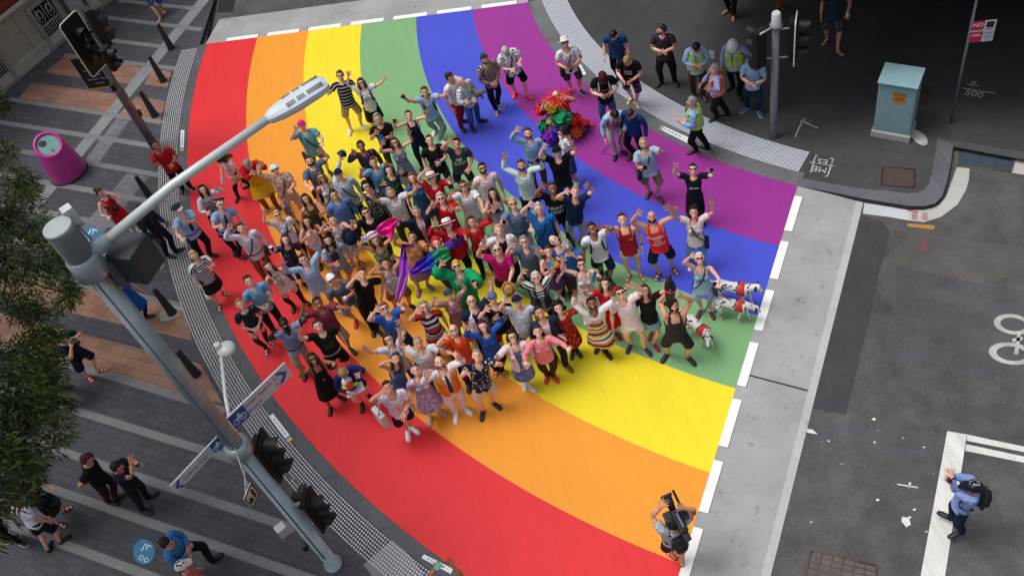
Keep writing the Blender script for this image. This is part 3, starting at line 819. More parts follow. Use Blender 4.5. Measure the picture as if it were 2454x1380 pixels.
def girth(V, g, w=None, belly=0):
    if g == 1 and not belly: return V
    V = V.copy(); x, y, z = V.T; ax = np.abs(x)
    arm = (ax > .2) & (z > 1.3); leg = (z < .86); head = z > 1.5
    tor = ~(arm | leg | head)
    k = sst(1.5, 1.42, z) if False else 1-sst(1.40, 1.5, z)
    gx = 1+(g-1)*k; gy = 1+(g-1)*1.3*k
    V[tor, 0] = (x*gx)[tor]
    bl = belly*np.exp(-((z-1.06)/.16)**2)
    V[tor, 1] = (y*gy)[tor]
    V[tor & (y < 0), 1] -= (bl*np.clip(-y/.1, 0, 1)*np.clip(1-(ax/.26)**2, 0, 1))[tor & (y < 0)]
    q = 1+(g-1)*.7
    V[arm, 1] = (y*q)[arm]; V[arm, 2] = (1.43+(z-1.43)*q)[arm]
    ql = 1+(g-1)*sst(.1, .6, z)*.9
    V[leg, 0] = (np.sign(x)*.0+x*ql)[leg]; V[leg, 1] = (y*ql)[leg]
    return V
def posed(name, t, P, mat, parent, g=1, belly=0, org=None, V0=None):
    V = girth(t.V if V0 is None else V0, g, None, belly)*1.0
    out = np.zeros_like(V)
    for i in range(NB):
        wi = t.w[:, i]; m = wi > 1e-4
        if not m.any(): continue
        out[m] += wi[m, None]*(((V[m]-J[i])*(P.s*(1.06 if i == 4 else 1)))@P.R[i].T+P.pos[i])
    out -= org
    me = t.me.copy(); me.name = name; me.vertices.foreach_set('co', out.ravel().astype(np.float32)); me.update()
    return link(name, me, parent, mat)
def plain(col, rough=.6, metal=0):
    k = ('plain', col, rough, metal)
    if k not in _mc: _mc[k] = newmat('plain', C(col), rough, metal)[0]
    return _mc[k]
PEOPLE = []
GROUPNAME = 'people waving on the rainbow crossing'
TEXTS = []
def chest_text(root, sex, P, g, belly, org, kind, lines, mat, back=False):
    gt = garment(kind, sex); V = girth(gt.V, g, None, belly)
    bv = BVHTree.FromPolygons([tuple(v) for v in V], [tuple(p.vertices) for p in gt.me.polygons])
    objs = []
    allv, allf, off = [], [], 0
    for body, size, x, z in lines:
        me = text_mesh(body, size, True); n = len(me.vertices); co = np.empty(n*3); me.vertices.foreach_get('co', co); co = co.reshape(n, 3)
        sg = 1 if not back else -1
        # person's left is +x and the viewer in front sees it at the right: x maps straight
        for c in co:
            px, pz = c[0]*sg+x*sg, c[1]+z
            hit = bv.ray_cast(Vector((px, -1 if not back else 1, pz)), Vector((0, 1 if not back else -1, 0)))
            y = hit[0].y if hit[0] else (-.13 if not back else .12)
            allv.append((px, y-(.006 if not back else -.006), pz))
        allf += [tuple(v+off for v in p.vertices) for p in me.polygons]; off += n
        bpy.data.meshes.remove(me)
    me = bpy.data.meshes.new('lettering'); me.from_pydata(allv, [], allf); t = T(me); 
    return posed('lettering', t, P, mat, root, 1, 0, org)
def person(spec, label, head=None, hl='d', hr='d', name='person', group=None, cat=None, text=None, txcol='white', backtext=False, hold=None, **kw):
    tk = spec.split(); sex = tk[0][0]; g = 1.0; belly = 0; d = {}
    for t in tk[0][1:]:
        if t == '+': g += .06; belly += .015
        if t == '-': g -= .06
        if t == 'b': belly += .05
    for t in tk[1:]:
        a = t.split(':', 1); d.setdefault(a[0], []).append(a[1] if len(a) > 1 else '')
    sk = int(d.get('sk', ['1'])[0]); kw.setdefault('h', 1.77 if sex == 'm' else 1.66)
    P = make_pose(head=head, hl=hl, hr=hr, **kw); org = np.array([P.B[0], P.B[1], kw.get('zb', 0)])
    bt = body_T(sex)
    root = posed(name, bt, P, skinmat(sk), None, g, belly, org); root.location = org
    tag(root, label, cat or 'person', group)
    add = lambda nm, t, m: posed(nm, t, P, m, root, g, belly, org)
    hs = lambda nm, t, m: posed(nm, t, P, m, root, 1, 0, org)
    GM = {'tank': 'top', 'tee': 'shirt', 'long': 'shirt', 'coat': 'jacket', 'vest': 'waistcoat', 'hiviz': 'safety_vest', 'tankdress': 'dress', 'teedress': 'dress', 'longdress': 'dress', 'big': 'costume_top'}
    for k in ('tank', 'tee', 'long', 'big', 'tankdress', 'teedress', 'longdress', 'coat', 'vest', 'hiviz'):
        for c in d.get(k, []):
            add(GM[k], garment(k, sex), fabric((C(c.split(':')[0]) if True else '')+(':'+c.split(':', 1)[1] if ':' in c else '')))
            last = k
    for k in ('trousers', 'slim', 'shorts', 'hotpants', 'skirt', 'miniskirt'):
        for c in d.get(k, []):
            add({'slim': 'trousers', 'hotpants': 'shorts', 'miniskirt': 'skirt'}.get(k, k), bottom(k, sex), fabric(c))
    if 'collar' in d: add('collar', skin_piece('collar', collar_bm), fabric(d['collar'][0]))
    if 'belt' in d: add('belt', skin_piece('belt', belt_bm), plain(d['belt'][0]))
    if 'tie' in d: add('tie', skin_piece('tie', tie_bm), plain(d['tie'][0], .5))
    if 'apron' in d: add('apron', skin_piece('apron', apron_bm), fabric(d['apron'][0]))
    if 'lanyard' in d: add('lanyard', skin_piece('lanyard', lanyard_bm), plain(d['lanyard'][0]))
    for k in ('shoe', 'sandal', 'thong', 'boot'):
        for c in d.get(k, []):
            cs = c.split(':')
            for s in 'LR':
                o = hs('boot' if k == 'boot' else 'sandal' if k in ('sandal', 'thong') else 'shoe', shoe_T(s, k), simple(cs[0] and C(cs[0]), .5, var=.08))
                if len(cs) > 1:
                    so = posed('sole', sole_T(s), P, plain(cs[1], .6), o, 1, 0, org)
    if 'sock' in d:
        for s in 'LR': hs('sock', sock_T(s), fabric(d['sock'][0]))
    if 'hair' in d:
        a = d['hair'][0].split(':'); hs('hair', hair_T(a[0]), hairmat(a[1]))
        hc = a[1]
    else: hc = 'hbrown'
    if 'beard' in d: hs('beard', beard_T(), hairmat(d['beard'][0] or hc))
    if kw.get('look', 'cam') != 'down' or True:
        if 'glasses' not in d: hs('eyes', eyes_T(), plain('2a1c16', .3))
        hs('eyebrows', brows_T(), hairmat(hc if hc not in ('hwhite', 'silver') else 'hgrey'))
        sm = 'nosmile' not in d and kw.get('look', 'cam') == 'cam'
        hs('mouth', mouth_T() if sm else smile_T(), plain('e8dcd4' if sm else '8c4440', .4))
    if 'glasses' in d: hs('sunglasses', glasses_T(), plain(d['glasses'][0] or '0c0c10', .15))
    if 'specs' in d: hs('glasses', specs_T(), plain(d['specs'][0] or '16161a', .3))
    if 'topglasses' in d: hs('sunglasses', topglasses_T(), plain('101014', .15))
    if 'cap' in d:
        hs('cap', cap_T(), fabric(d['cap'][0]))
    if 'beanie' in d: hs('headscarf', beanie_T(), fabric(d['beanie'][0]))
    if 'hardhat' in d: hs('hard_hat', hardhat_T(), plain(d['hardhat'][0], .3))
    if 'helmet' in d: hs('bicycle_helmet', bikehelmet_T(), simple(C(d['helmet'][0]), .35))
    if 'hat' in d:
        a = d['hat'][0].split(':'); o = hs('hat', sunhat_T() if a[0] == 'sun' else strawhat_T(), fabric(a[1]))
        if len(a) > 2: posed('hat_band', hatband_T(), P, plain(a[2]), o, 1, 0, org)
    if 'police' in d:
        o = hs('police_cap', policecap_T(), plain('12152a', .7)); posed('peak', peak_T(), P, plain('e8e8ea', .3), o, 1, 0, org)
        posed('check_band', checkband_T(), P, fabric('e8e8ea:plaid:12152a:12152a'), o, 1, 0, org)
    if 'strap' in d:
        for c in d['strap']:
            a = c.split(':'); s = 1 if a[-1] != 'r' else -1
            add('bag_strap', skin_piece('strap%d' % s, lambda: strap_bm(s)), plain(a[0]))
    if 'wback' in d: add('waistcoat', garment('vest', sex), fabric(d['wback'][0]))
    if 'watch' in d: hs('watch', skin_piece('watch', lambda: watch_bm('L')), plain('16161a', .3))
    if text: chest_text(root, sex, P, g, belly, org, last, text, plain(txcol), backtext)
    # things carried: top-level objects of their own
    def own(nm, t, m, lab, cat, gg=g):
        o = posed(nm, t, P, m, None, gg, belly, org); o.location = org; tag(o, lab, cat); return o
    if 'pack' in d:
        a = d['pack'][0].split(':'); lab = a[1].replace('_', ' ')
        o = own('backpack', skin_piece('pack', pack_bm, bone='chest'), simple(C(a[0]), .7), lab, 'backpack', 1)
        posed('shoulder_strap', skin_piece('packstraps', packstraps_bm), P, plain(a[0]), o, g, belly, org)
    if 'bag' in d:
        a = d['bag'][0].split(':'); s = 1 if a[-1] != 'r' else -1
        own('shoulder_bag', skin_piece('bag%d' % s, lambda: bag_bm(s), bone='pelvis'), simple(C(a[0]), .6), a[1].replace('_', ' '), 'bag')
    if hold:
        for hd, what, col, lab in hold: held(P, P.hand[hd], what, col, lab)
    PEOPLE.append((root, P)); return root, P
def held(P, H, what, col, lab):
    p, d, n = H; s = P.s
    u = np.cross(d, n); pc = p + n*.035*s
    def Mx(o, a, b, c): return Matrix(((a[0], b[0], c[0], o[0]), (a[1], b[1], c[1], o[1]), (a[2], b[2], c[2], o[2]), (0, 0, 0, 1)))
    m = MB(); I3 = None
    if what == 'phone':
        # held upright in the fingers, screen towards the palm
        M = Mx(pc+d*.03, u, d, n); m.box((0, 0, 0), (.078, .155, .012), bev=.006)
        o = m.build('phone', simple(C(col), .3)); sc = MB(); sc.box((0, 0, -.0075), (.066, .135, .002)); q = sc.build('screen', plain('10141c', .1), o)
        o.matrix_world = M; return tag(o, lab, 'phone')
    if what == 'camera':
        f = P.f; upz = np.array([0, 0, 1.]); sd = np.cross(f, upz); dn = P.R[2]@np.array([0, -1., 0])
        ctr = (P.hand['L'][0]+P.hand['R'][0])/2+P.f*.02
        M = Mx(ctr, sd, dn, np.cross(sd, dn)); m.box((0, 0, 0), (.145, .07, .10), bev=.012); m.box((0, 0, .06), (.06, .05, .03), bev=.008)
        o = m.build('camera', simple('14141a', .45)); l = MB(); l.tube([(0, .03, 0), (0, .12, 0)], [.038, .042], 16); l.build('lens', simple('0c0c10', .3), o)
        o.matrix_world = M; return tag(o, lab, 'camera')
    if what == 'cup':
        m.tube([(0, 0, -.06), (0, 0, .055)], [.03, .042], 14); o = m.build('coffee_cup', simple(C(col), .5)); l = MB(); l.tube([(0, 0, .056), (0, 0, .066)], [.045, .040], 14); l.build('lid', plain('e8e8e8' if col != 'white' else '26262a'), o)
        o.matrix_world = Mx(pc, P.left, -P.f, np.array([0, 0, 1.])); return tag(o, lab, 'cup')
    if what == 'helmet':
        t = bikehelmet_T(); me = t.me.copy(); o = link('bicycle_helmet', me, None, simple(C(col), .3))
        me.transform(Matrix.Translation((0, 0, -1.69))); o.matrix_world = Mx(p+d*.10, u, n, d); 
        v = MB()
        for k in range(5):
            v.box(((k-2)*.034, -.03+.01*abs(k-2), .095-.012*abs(k-2)), (.014, .09, .02))
        v.build('vents', plain('c8c890', .8), o)
        return tag(o, lab, 'helmet')
    if what == 'ball':
        m.ell((0, 0, 0), (.045, .045, .045)); o = m.build('ball', simple(C(col), .4)); o.location = pc+d*.03; return tag(o, lab, 'ball')
    if what == 'bottle':
        m.tube([(0, 0, -.09), (0, 0, .06), (0, 0, .085), (0, 0, .11)], [.033, .033, .014, .014], 14); o = m.build('bottle', simple(C(col), .25)); o.matrix_world = Mx(pc, P.left, -P.f, np.array([0, 0, 1.])); return tag(o, lab, 'bottle')
    if what == 'paper':
        m.box((0, 0, 0), (.20, .15, .004)); o = m.build('paper', simple(C(col), .7)); o.matrix_world = Mx(pc+d*.05, u, d, n); return tag(o, lab, 'paper')
    if what == 'board':
        m.box((0, 0, 0), (.24, .32, .015), bev=.004); o = m.build('clipboard', simple(C(col), .6)); o.matrix_world = Mx(pc+d*.08+np.array([0, 0, .02]), u, d, n); return tag(o, lab, 'clipboard')
    if what == 'shades':
        t = glasses_T(); me = t.me.copy(); me.transform(Matrix.Translation((0, .1, -1.65))); o = link('sunglasses', me, None, plain('101014', .2)); o.matrix_world = Mx(p+d*.06, u, n, d); return tag(o, lab, 'sunglasses')
    if what in ('strawhat', 'rhat'):
        t = strawhat_T() if what == 'strawhat' else sunhat_T(); me = t.me.copy(); me.transform(Matrix.Translation((0, 0, -1.72))); o = link('hat', me, None, fabric(col))
        b = hatband_T().me.copy(); b.transform(Matrix.Translation((0, 0, -1.72))); link('hat_band', b, o, plain('c4141f' if what == 'rhat' else '4c3020'))
        o.matrix_world = Mx(p+d*.04+P.f*.08, P.left, nrm(-P.f*.5+np.array([0, 0, 1.])*.85), nrm(np.cross(P.left, nrm(-P.f*.5+np.array([0, 0, 1.])*.85)))); return tag(o, lab, 'hat')
# ------------------------------------------------------------------ the place
ZR = -0.12                                     # road level; crossing, plaza and footpath are at 0
A2 = lambda px, py, z=0.0: Vector(at(px, py, z))
def flat(name, pts, mat, z=0.0, thick=0.0, parent=None, kind='structure', label=None, cat=None, group=None):
    m = MB(); m.poly([(p[0], p[1], z) for p in pts], thick or None); o = m.build(name, mat, parent)
    return tag(o, label, cat, group, kind)
def px(pts, z=0.0): return [tuple(at(a, b, z)) for a, b in pts]
def paving(name, base, vari, scale=(1, 1), rot=0.0, bw=.40, bh=.20, mortar=.006, rough=.75):
    m, nt, b = newmat(name, base, rough)
    v = coords(nt, 'world'); mp = node(nt, 'ShaderNodeMapping'); mp.inputs['Rotation'].default_value = (0, 0, rot); nt.links.new(v, mp.inputs[0])
    br = node(nt, 'ShaderNodeTexBrick'); br.inputs['Scale'].default_value = 1; br.inputs['Brick Width'].default_value = bw; br.inputs['Row Height'].default_value = bh
    br.inputs['Mortar Size'].default_value = mortar; br.inputs['Mortar Smooth'].default_value = .1
    c = s2l(base); br.inputs['Color1'].default_value = tuple(x*(1-vari) for x in c[:3])+(1,); br.inputs['Color2'].default_value = tuple(x*(1+vari) for x in c[:3])+(1,); br.inputs['Mortar'].default_value = tuple(x*.45 for x in c[:3])+(1,)
    nt.links.new(mp.outputs[0], br.inputs['Vector'])
    n1 = noise_tex(nt, v, .9, 6); n2 = noise_tex(nt, v, 40, 3)
    col = mix(nt, 1.0, br.outputs[0], ramp(nt, n1, [(.3, (.78,)*3), (.72, (1.2,)*3)]), 'MULTIPLY')
    col = mix(nt, 1.0, col, ramp(nt, n2, [(.3, (.85,)*3), (.7, (1.12,)*3)]), 'MULTIPLY')
    nt.links.new(col, b.inputs['Base Color']); bump(nt, b, br.outputs[1], -.4, .01)
    return m
def asphalt(base, speck=.5, patches=.25, scale=1.0, warm=(1.0, 1.0, 1.0)):
    m, nt, b = newmat('asphalt', base, .85, 0, .3); v = coords(nt, 'world'); c = s2l(base)
    big = noise_tex(nt, v, .35*scale, 6, .6); mid = noise_tex(nt, v, 2.2, 5, .65); fine = noise_tex(nt, v, 90, 2, .7)
    col = ramp(nt, big, [(.3, tuple(x*(1-patches) for x in c[:3])), (.7, tuple(x*(1+patches)*w for x, w in zip(c[:3], warm)))])
    col = mix(nt, 1.0, col, ramp(nt, mid, [(.32, (1-speck*.5,)*3), (.7, (1+speck*.35,)*3)]), 'MULTIPLY')
    col = mix(nt, 1.0, col, ramp(nt, fine, [(.3, (1-speck,)*3), (.72, (1+speck,)*3)]), 'MULTIPLY')
    vo = node(nt, 'ShaderNodeTexVoronoi'); vo.inputs['Scale'].default_value = 2.4; nt.links.new(v, vo.inputs['Vector'])
    sp = ramp(nt, vo.outputs['Distance'], [(.018, (1, 1, 1)), (.03, (0, 0, 0))])
    col = mix(nt, sp, col, (.30, .30, .29, 1))
    vo2 = node(nt, 'ShaderNodeTexVoronoi'); vo2.inputs['Scale'].default_value = 1.3; nt.links.new(v, vo2.inputs['Vector'])
    sp2 = ramp(nt, vo2.outputs['Distance'], [(.02, (1, 1, 1)), (.034, (0, 0, 0))]); col = mix(nt, sp2, col, tuple(x*.35 for x in c[:3])+(1,))
    nt.links.new(col, b.inputs['Base Color']); bump(nt, b, fine, .5, .006); return m
def concrete(base='a4a5a6', dirt=.22):
    m, nt, b = newmat('concrete', base, .85, 0, .3); v = coords(nt, 'world'); c = s2l(base)
    n = noise_tex(nt, v, .8, 7, .6); n2 = noise_tex(nt, v, 60, 2); n3 = noise_tex(nt, v, 4.5, 5, .7)
    col = ramp(nt, n, [(.3, tuple(x*(1-dirt) for x in c[:3])), (.7, tuple(min(1, x*(1+dirt*.5)) for x in c[:3]))])
    col = mix(nt, 1.0, col, ramp(nt, n2, [(.3, (.9,)*3), (.7, (1.07,)*3)]), 'MULTIPLY')
    col = mix(nt, 1.0, col, ramp(nt, n3, [(.28, (.62,)*3), (.40, (1,)*3), (.7, (1.06,)*3)]), 'MULTIPLY')
    vo = node(nt, 'ShaderNodeTexVoronoi'); vo.inputs['Scale'].default_value = 3.2; nt.links.new(v, vo.inputs['Vector'])
    col = mix(nt, ramp(nt, vo.outputs['Distance'], [(.02, (1, 1, 1)), (.035, (0, 0, 0))]), col, tuple(x*.35 for x in c[:3])+(1,))
    nt.links.new(col, b.inputs['Base Color']); bump(nt, b, n2, .3, .004); return m
def paintm(base, wear=.03, fine_a=.05):
    m, nt, b = newmat('road_paint', base, .6, 0, .35); v = coords(nt, 'world'); c = s2l(base)
    n = noise_tex(nt, v, .7, 5); n2 = noise_tex(nt, v, 55, 3, .7)
    mp = node(nt, 'ShaderNodeMapping'); mp.inputs['Rotation'].default_value = (0, 0, .95); mp.inputs['Scale'].default_value = (9, .5, 1); nt.links.new(v, mp.inputs[0]); st = noise_tex(nt, mp.outputs[0], 1, 3)
    col = ramp(nt, n, [(.3, tuple(x*(1-wear) for x in c[:3])), (.7, tuple(min(1, x*(1+wear)) for x in c[:3]))])
    col = mix(nt, 1.0, col, ramp(nt, n2, [(.3, (1-fine_a*1.6,)*3), (.7, (1+fine_a,)*3)]), 'MULTIPLY')
    col = mix(nt, 1.0, col, ramp(nt, st, [(.3, (1-fine_a,)*3), (.7, (1+fine_a*.6,)*3)]), 'MULTIPLY')
    vo = node(nt, 'ShaderNodeTexVoronoi'); vo.inputs['Scale'].default_value = .9; nt.links.new(v, vo.inputs['Vector'])
    col = mix(nt, ramp(nt, vo.outputs['Distance'], [(.012, (1, 1, 1)), (.02, (0, 0, 0))]), col, tuple(x*.3 for x in c[:3])+(1,))
    nt.links.new(col, b.inputs['Base Color']); bump(nt, b, n2, .35, .004); return m
M_road = asphalt('565656', .6, .24, 1, (1.03, 1.0, .99)); M_fp = asphalt('464648', .35, .22)
M_conc = concrete(); M_lconc = concrete('b9b8b4', .14); M_dark = paving('stone', '4a4c52', .10, bw=.6, bh=.3)
RE0, RE1 = np.array([6.44, 13.36]), np.array([1.22, 6.02]); TE0, TE1 = np.array([-6.61, 25.71]), np.array([2.71, 22.89])
ud = (RE1-RE0)/np.linalg.norm(RE1-RE0); vd = (TE1-TE0)/np.linalg.norm(TE1-TE0)
rn = np.array([ud[1], -ud[0]]); rn = rn if rn@np.array([1, 0]) > 0 else -rn; tn = np.array([-vd[1], vd[0]]); tn = tn if tn[1] > 0 else -tn
flat('road', [(-250, -150), (250, -150), (250, 350), (-250, 350)], M_road, ZR)
flat('crossing_slab', [(-22, 0), tuple(RE0+ud*14), tuple(RE0), (9.6, 14.2), tuple(TE1+vd*2.0), tuple(TE0-vd*2), (-16, 20)], M_dark, 0.0, .3)
# rainbow bands
CIR = [((13.99, 20.78), 21.17, 'e22e35'), ((13.64, 20.92), 19.18, 'f29c2e'), ((13.76, 21.07), 17.66, 'f2de26'), ((13.36, 21.08), 15.63, '7dad78'), ((14.06, 21.41), 14.63, '4450cc'), ((14.49, 21.78), 13.38, '982f92'), ((15.10, 22.23), 12.39, '')]
def circ_hit(c, r, p, d):
    c = np.array(c); f = p-c; b = f@d; q = f@f-r*r; s = math.sqrt(max(0, b*b-q)); return [b*-1-s, -b+s]
def arc(c, r, n, dr=0, ext=0):
    c = np.array(c); r0 = r+dr
    t = circ_hit(c, r0, TE0, vd); a = min((TE0+vd*x for x in t), key=lambda p: abs(p[0]-(-2)) if True else 0)
    t2 = circ_hit(c, r0, RE0, ud); b = min((RE0+ud*x for x in t2), key=lambda p: np.linalg.norm(p-(RE0+ud*4)))
    a0 = math.atan2(*(a-c)[::-1]); a1 = math.atan2(*(b-c)[::-1])
    a0 = a0 % (2*math.pi); a1 = a1 % (2*math.pi)
    a0 -= ext[0] if ext else 0; a1 += ext[1] if ext else 0
    return [(c[0]+r0*math.cos(x), c[1]+r0*math.sin(x)) for x in np.linspace(a0, a1, n)]
def ribbon(name, A, B, mat, z, za=None, **k):
    m = MB(); za = z if za is None else za
    va = [m.bm.verts.new((p[0], p[1], z)) for p in A]; vb = [m.bm.verts.new((p[0], p[1], za)) for p in B]
    for i in range(len(A)-1): m._f([va[i], va[i+1], vb[i+1], vb[i]])
    o = m.build(name, mat)
    if o.data.polygons[0].normal.z < 0: o.data.flip_normals()
    tag(o, None, None, None, 'structure'); return o
for i, nm in enumerate(('red', 'orange', 'yellow', 'green', 'blue', 'purple')):
    ribbon('road_marking_%s_stripe' % nm, arc(CIR[i][0], CIR[i][1], 120), arc(CIR[i+1][0], CIR[i+1][1], 120), paintm(CIR[i][2]), .006)
M_white = paintm('f4f4f2', .03, .03)
m = MB(); s0 = (np.array(at(1904.3, 469.7))[:2]-RE0)@ud
for k in range(12):
    a = RE0+ud*(s0+k*1.302); b = a+ud*1.005; m.poly([(*p, .0075) for p in (a, b, b+rn*.165, a+rn*.165)])
s0 = (np.array(at(541.9, 99.5))[:2]-TE0)@vd
for k in range(7):
    a = TE0+vd*(s0+k*1.302); b = a+vd*1.005; m.poly([(*p, .0075) for p in (a, b, b+tn*.165, a+tn*.165)])
tag(m.build('road_marking_white_dashes', M_white), kind='structure')
# concrete ramps: crossing level down to the road
wr = float((np.array(at(1942, 985))[:2]-RE0)@rn); wt = float((np.array(at(650, 22))[:2]-TE0)@tn)
ribbon('concrete_ramp', [tuple(RE0+ud*x+[0, 0]) for x in np.linspace(-.0, 14, 8)], [tuple(RE0+ud*x+rn*wr) for x in np.linspace(0, 14, 8)], M_conc, .002, ZR+.004)
ribbon('concrete_ramp', [tuple(TE0+vd*x) for x in np.linspace(-.05, 12, 8)], [tuple(TE0+vd*x+tn*wt) for x in np.linspace(-.05, 12, 8)], M_conc, .002, ZR+.004)
ribbon('concrete_edge', [tuple(RE0+ud*x+rn*(wr-.13)) for x in np.linspace(0, 14, 4)], [tuple(RE0+ud*x+rn*(wr+.01)) for x in np.linspace(0, 14, 4)], concrete('b4b7ba', .1), ZR+.020, ZR+.010)
jm = plain('2a2a2a', .9)
for q in (4.92,):
    m = MB(); a = RE0+ud*q; m.poly([(*a, .0055), (*(a+ud*.03), .0055), (*(a+ud*.03+rn*(wr-.14)), ZR+.030), (*(a+rn*(wr-.14)), ZR+.030)]); tag(m.build('expansion_joint', jm), kind='structure')
# dark seal beside the ramp, patches on the road
flat('road_patch', px([(2064, 515), (2112, 530), (2134, 556), (2123, 596), (2106, 658), (2081, 775), (2047, 916), (2027, 993), (1946, 979)], ZR), asphalt('434247', .3, .10), ZR+.003)
flat('road_patch', px([(1975, 1005), (2290, 1045), (2270, 1110), (1950, 1060)], ZR), asphalt('56565a', .5, .15), ZR+.0025)
flat('road_patch', px([(2150, 640), (2454, 700), (2454, 930), (2120, 850)], ZR), asphalt('545459', .45, .15), ZR+.002)
flat('road_patch', px([(2080, 660), (2180, 560), (2454, 590), (2454, 660), (2150, 700)], ZR), asphalt('5c5a58', .35, .2), ZR+.0015)
M_rw = paintm('dcdcd8', .08, .12)
flat('road_marking_stop_line', px([(2270, 1033), (2317, 1041), (2263, 1390), (2204, 1390)], ZR), M_rw, ZR+.007)
for q in ([(2317, 1041), (2520, 1084), (2520, 1096), (2317, 1056)], [(2315, 1064), (2520, 1108), (2520, 1122), (2313, 1080)]): flat('road_marking_line', px(q, ZR), M_rw, ZR+.007)
m = MB()
for (cx, cy, rx, ry, tl) in ((2428, 777, 47, 24, .15), (2424, 847, 55, 26, .12)):
    P1 = []; P2 = []
    for t in np.linspace(0, 2*math.pi, 40):
        for L, f in ((P1, 1), (P2, .66)):
            x, y = rx*f*math.cos(t), ry*f*math.sin(t); L.append(tuple(at(cx+x*math.cos(tl)-y*math.sin(tl), cy+x*math.sin(tl)+y*math.cos(tl), ZR+.007)))
    for i in range(39): m._f([m.bm.verts.new(p) for p in (P1[i], P1[i+1], P2[i+1], P2[i])])
for q in ([(2438, 800), (2446, 798), (2440, 850), (2430, 848)], [(2424, 812), (2450, 806), (2452, 814), (2428, 820)]): m.poly(px(q, ZR+.0075))
tag(m.build('road_marking_bicycle', paintm('b4b4ae', .2, .25)), kind='structure')
m = MB()
for i in range(16):
    cx, cy = rng.choice([1930, 2000, 2100, 2200, 2230, 2130])+rng.normal(0, 30), rng.choice([1035, 1060, 1120, 1230, 1250])+rng.normal(0, 16)
    r = abs(rng.normal(0, 1.2))+.8; m.poly(px([(cx+r*1.6*math.cos(t)*rng.uniform(.6, 1.2), cy+r*math.sin(t)*rng.uniform(.6, 1.2)) for t in np.linspace(0, 6, 7)], ZR+.0065))
for q in ([(1933, 1027), (1948, 1029), (1960, 1040), (1934, 1036)], [(2162, 1237), (2178, 1240), (2183, 1256), (2172, 1262), (2160, 1248)], [(2178, 1155), (2184, 1155), (2181, 1168), (2176, 1168)], [(2150, 1158), (2200, 1166), (2200, 1169), (2150, 1161)]): m.poly(px(q, ZR+.0068))
tag(m.build('road_marking_splashes', M_rw), kind='structure')
# framed pit cover in the road
def pit(name, q, z, col, rim, bars, lab, thick=.02, cat='pit cover'):
    P = [Vector(at(a, b, z)) for a, b in q]; m = MB()
    m.poly([tuple(p+Vector((0, 0, .008))) for p in P]); o = m.build(name, simple(col, .8, var=.25))
    if rim:
        f = MB()
        for i in range(4): f.tube([P[i]+Vector((0, 0, .009)), P[(i+1) % 4]+Vector((0, 0, .009))], .018, 4)
        f.build('frame', simple(rim, .9, var=.5, scale=9), o)
    if bars:
        g = MB()
        for k in range(1, bars):
            t = k/bars; g.tube([P[0].lerp(P[1], t)+Vector((0, 0, .010)), P[3].lerp(P[2], t)+Vector((0, 0, .010))], .008, 4)
            g.tube([P[0].lerp(P[3], t)+Vector((0, 0, .010)), P[1].lerp(P[2], t)+Vector((0, 0, .010))], .008, 4)
        g.build('grid', simple(rim or col, .8), o)
    return tag(o, lab, cat)
pit('pit_cover', [(1945, 1318), (2102, 1356), (2090, 1440), (1925, 1400)], ZR, '575654', '6a4a42', 6, 'large rust framed pit cover in the road at the bottom edge')
# footpath on the right with its kerb, gutter and corner
KC = [(1911, 446), (1990, 460), (2068, 476), (2130, 486), (2178, 494), (2215, 494), (2240, 488), (2258, 470), (2268, 440), (2277, 400), (2285, 346)]
fp = [tuple(RE0)] + [tuple(at(a, b)[:2]) for a, b in KC[1:]] + [tuple(at(2454, 376)[:2]), (40, 16), (60, 60), (8, 60), tuple(TE1+tn*3+vd*1.2), tuple(TE1+vd*.0)]
arcp = arc(CIR[6][0], CIR[6][1], 60); fp = fp + [p for p in arcp[1:-1]]
m = MB(); f = m.poly([(p[0], p[1], .003) for p in fp]); bmesh.ops.triangulate(m.bm, faces=m.bm.faces); tag(m.build('footpath', M_fp), kind='structure')
def strip_px(name, L, R_, z, mat, z2=None): return ribbon(name, [at(a, b, z)[:2] for a, b in L], [at(a, b, z2 if z2 is not None else z)[:2] for a, b in R_], mat, z, z2)
KI = [(1905, 424), (1990, 440), (2062, 452), (2130, 458), (2175, 464), (2200, 462), (2216, 455), (2226, 440), (2232, 420), (2240, 380), (2247, 330)]
strip_px('kerb_stone', KI, KC, .006, paving('kerb', '63656d', .12, bw=.9, bh=.9))
k2 = [(p[0], p[1]) for p in [at(a, b)[:2] for a, b in KC]]
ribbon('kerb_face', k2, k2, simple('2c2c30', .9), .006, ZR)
kf2 = [tuple(at(2285, 346)[:2]), tuple(at(2454, 376)[:2]), (40, 16)]
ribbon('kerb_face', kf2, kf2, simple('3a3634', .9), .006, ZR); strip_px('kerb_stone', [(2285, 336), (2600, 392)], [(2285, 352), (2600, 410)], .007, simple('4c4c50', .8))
GO = [(2068, 512), (2130, 520), (2176, 528), (2215, 532), (2255, 520), (2295, 490), (2315, 455), (2322, 430), (2324, 402)]
GI = [(2072, 482), (2130, 492), (2178, 501), (2220, 501), (2250, 492), (2268, 470), (2279, 440), (2288, 415), (2296, 395)]
strip_px('gutter', GI[2:], GO[2:], ZR+.004, M_lconc); strip_px('gutter', GI[:3], GO[:3], ZR+.005, concrete('c0c4c8', .08))
pit('drain', [(2300, 358), (2432, 378), (2424, 412), (2294, 400)], ZR, '3a4654', '6a5a48', 0, 'rusty blue grey kerb drain grate beside the footpath corner', cat='drain')
tag(MB().poly(px([(2430, 380), (2500, 390), (2490, 425), (2424, 414)], ZR+.006)).build('gutter', M_lconc), kind='structure')
pit('pit_cover', [(2115, 400), (2192, 406), (2190, 450), (2112, 444)], 0, '4c3c38', '3c302e', 0, 'brown rectangular pit cover inside the footpath corner')
pit('pit_cover', [(2202, 210), (2225, 208), (2220, 252), (2198, 250)], 0, '5a4c34', '3a3022', 5, 'small brassy grate beside the pale blue cabinet')
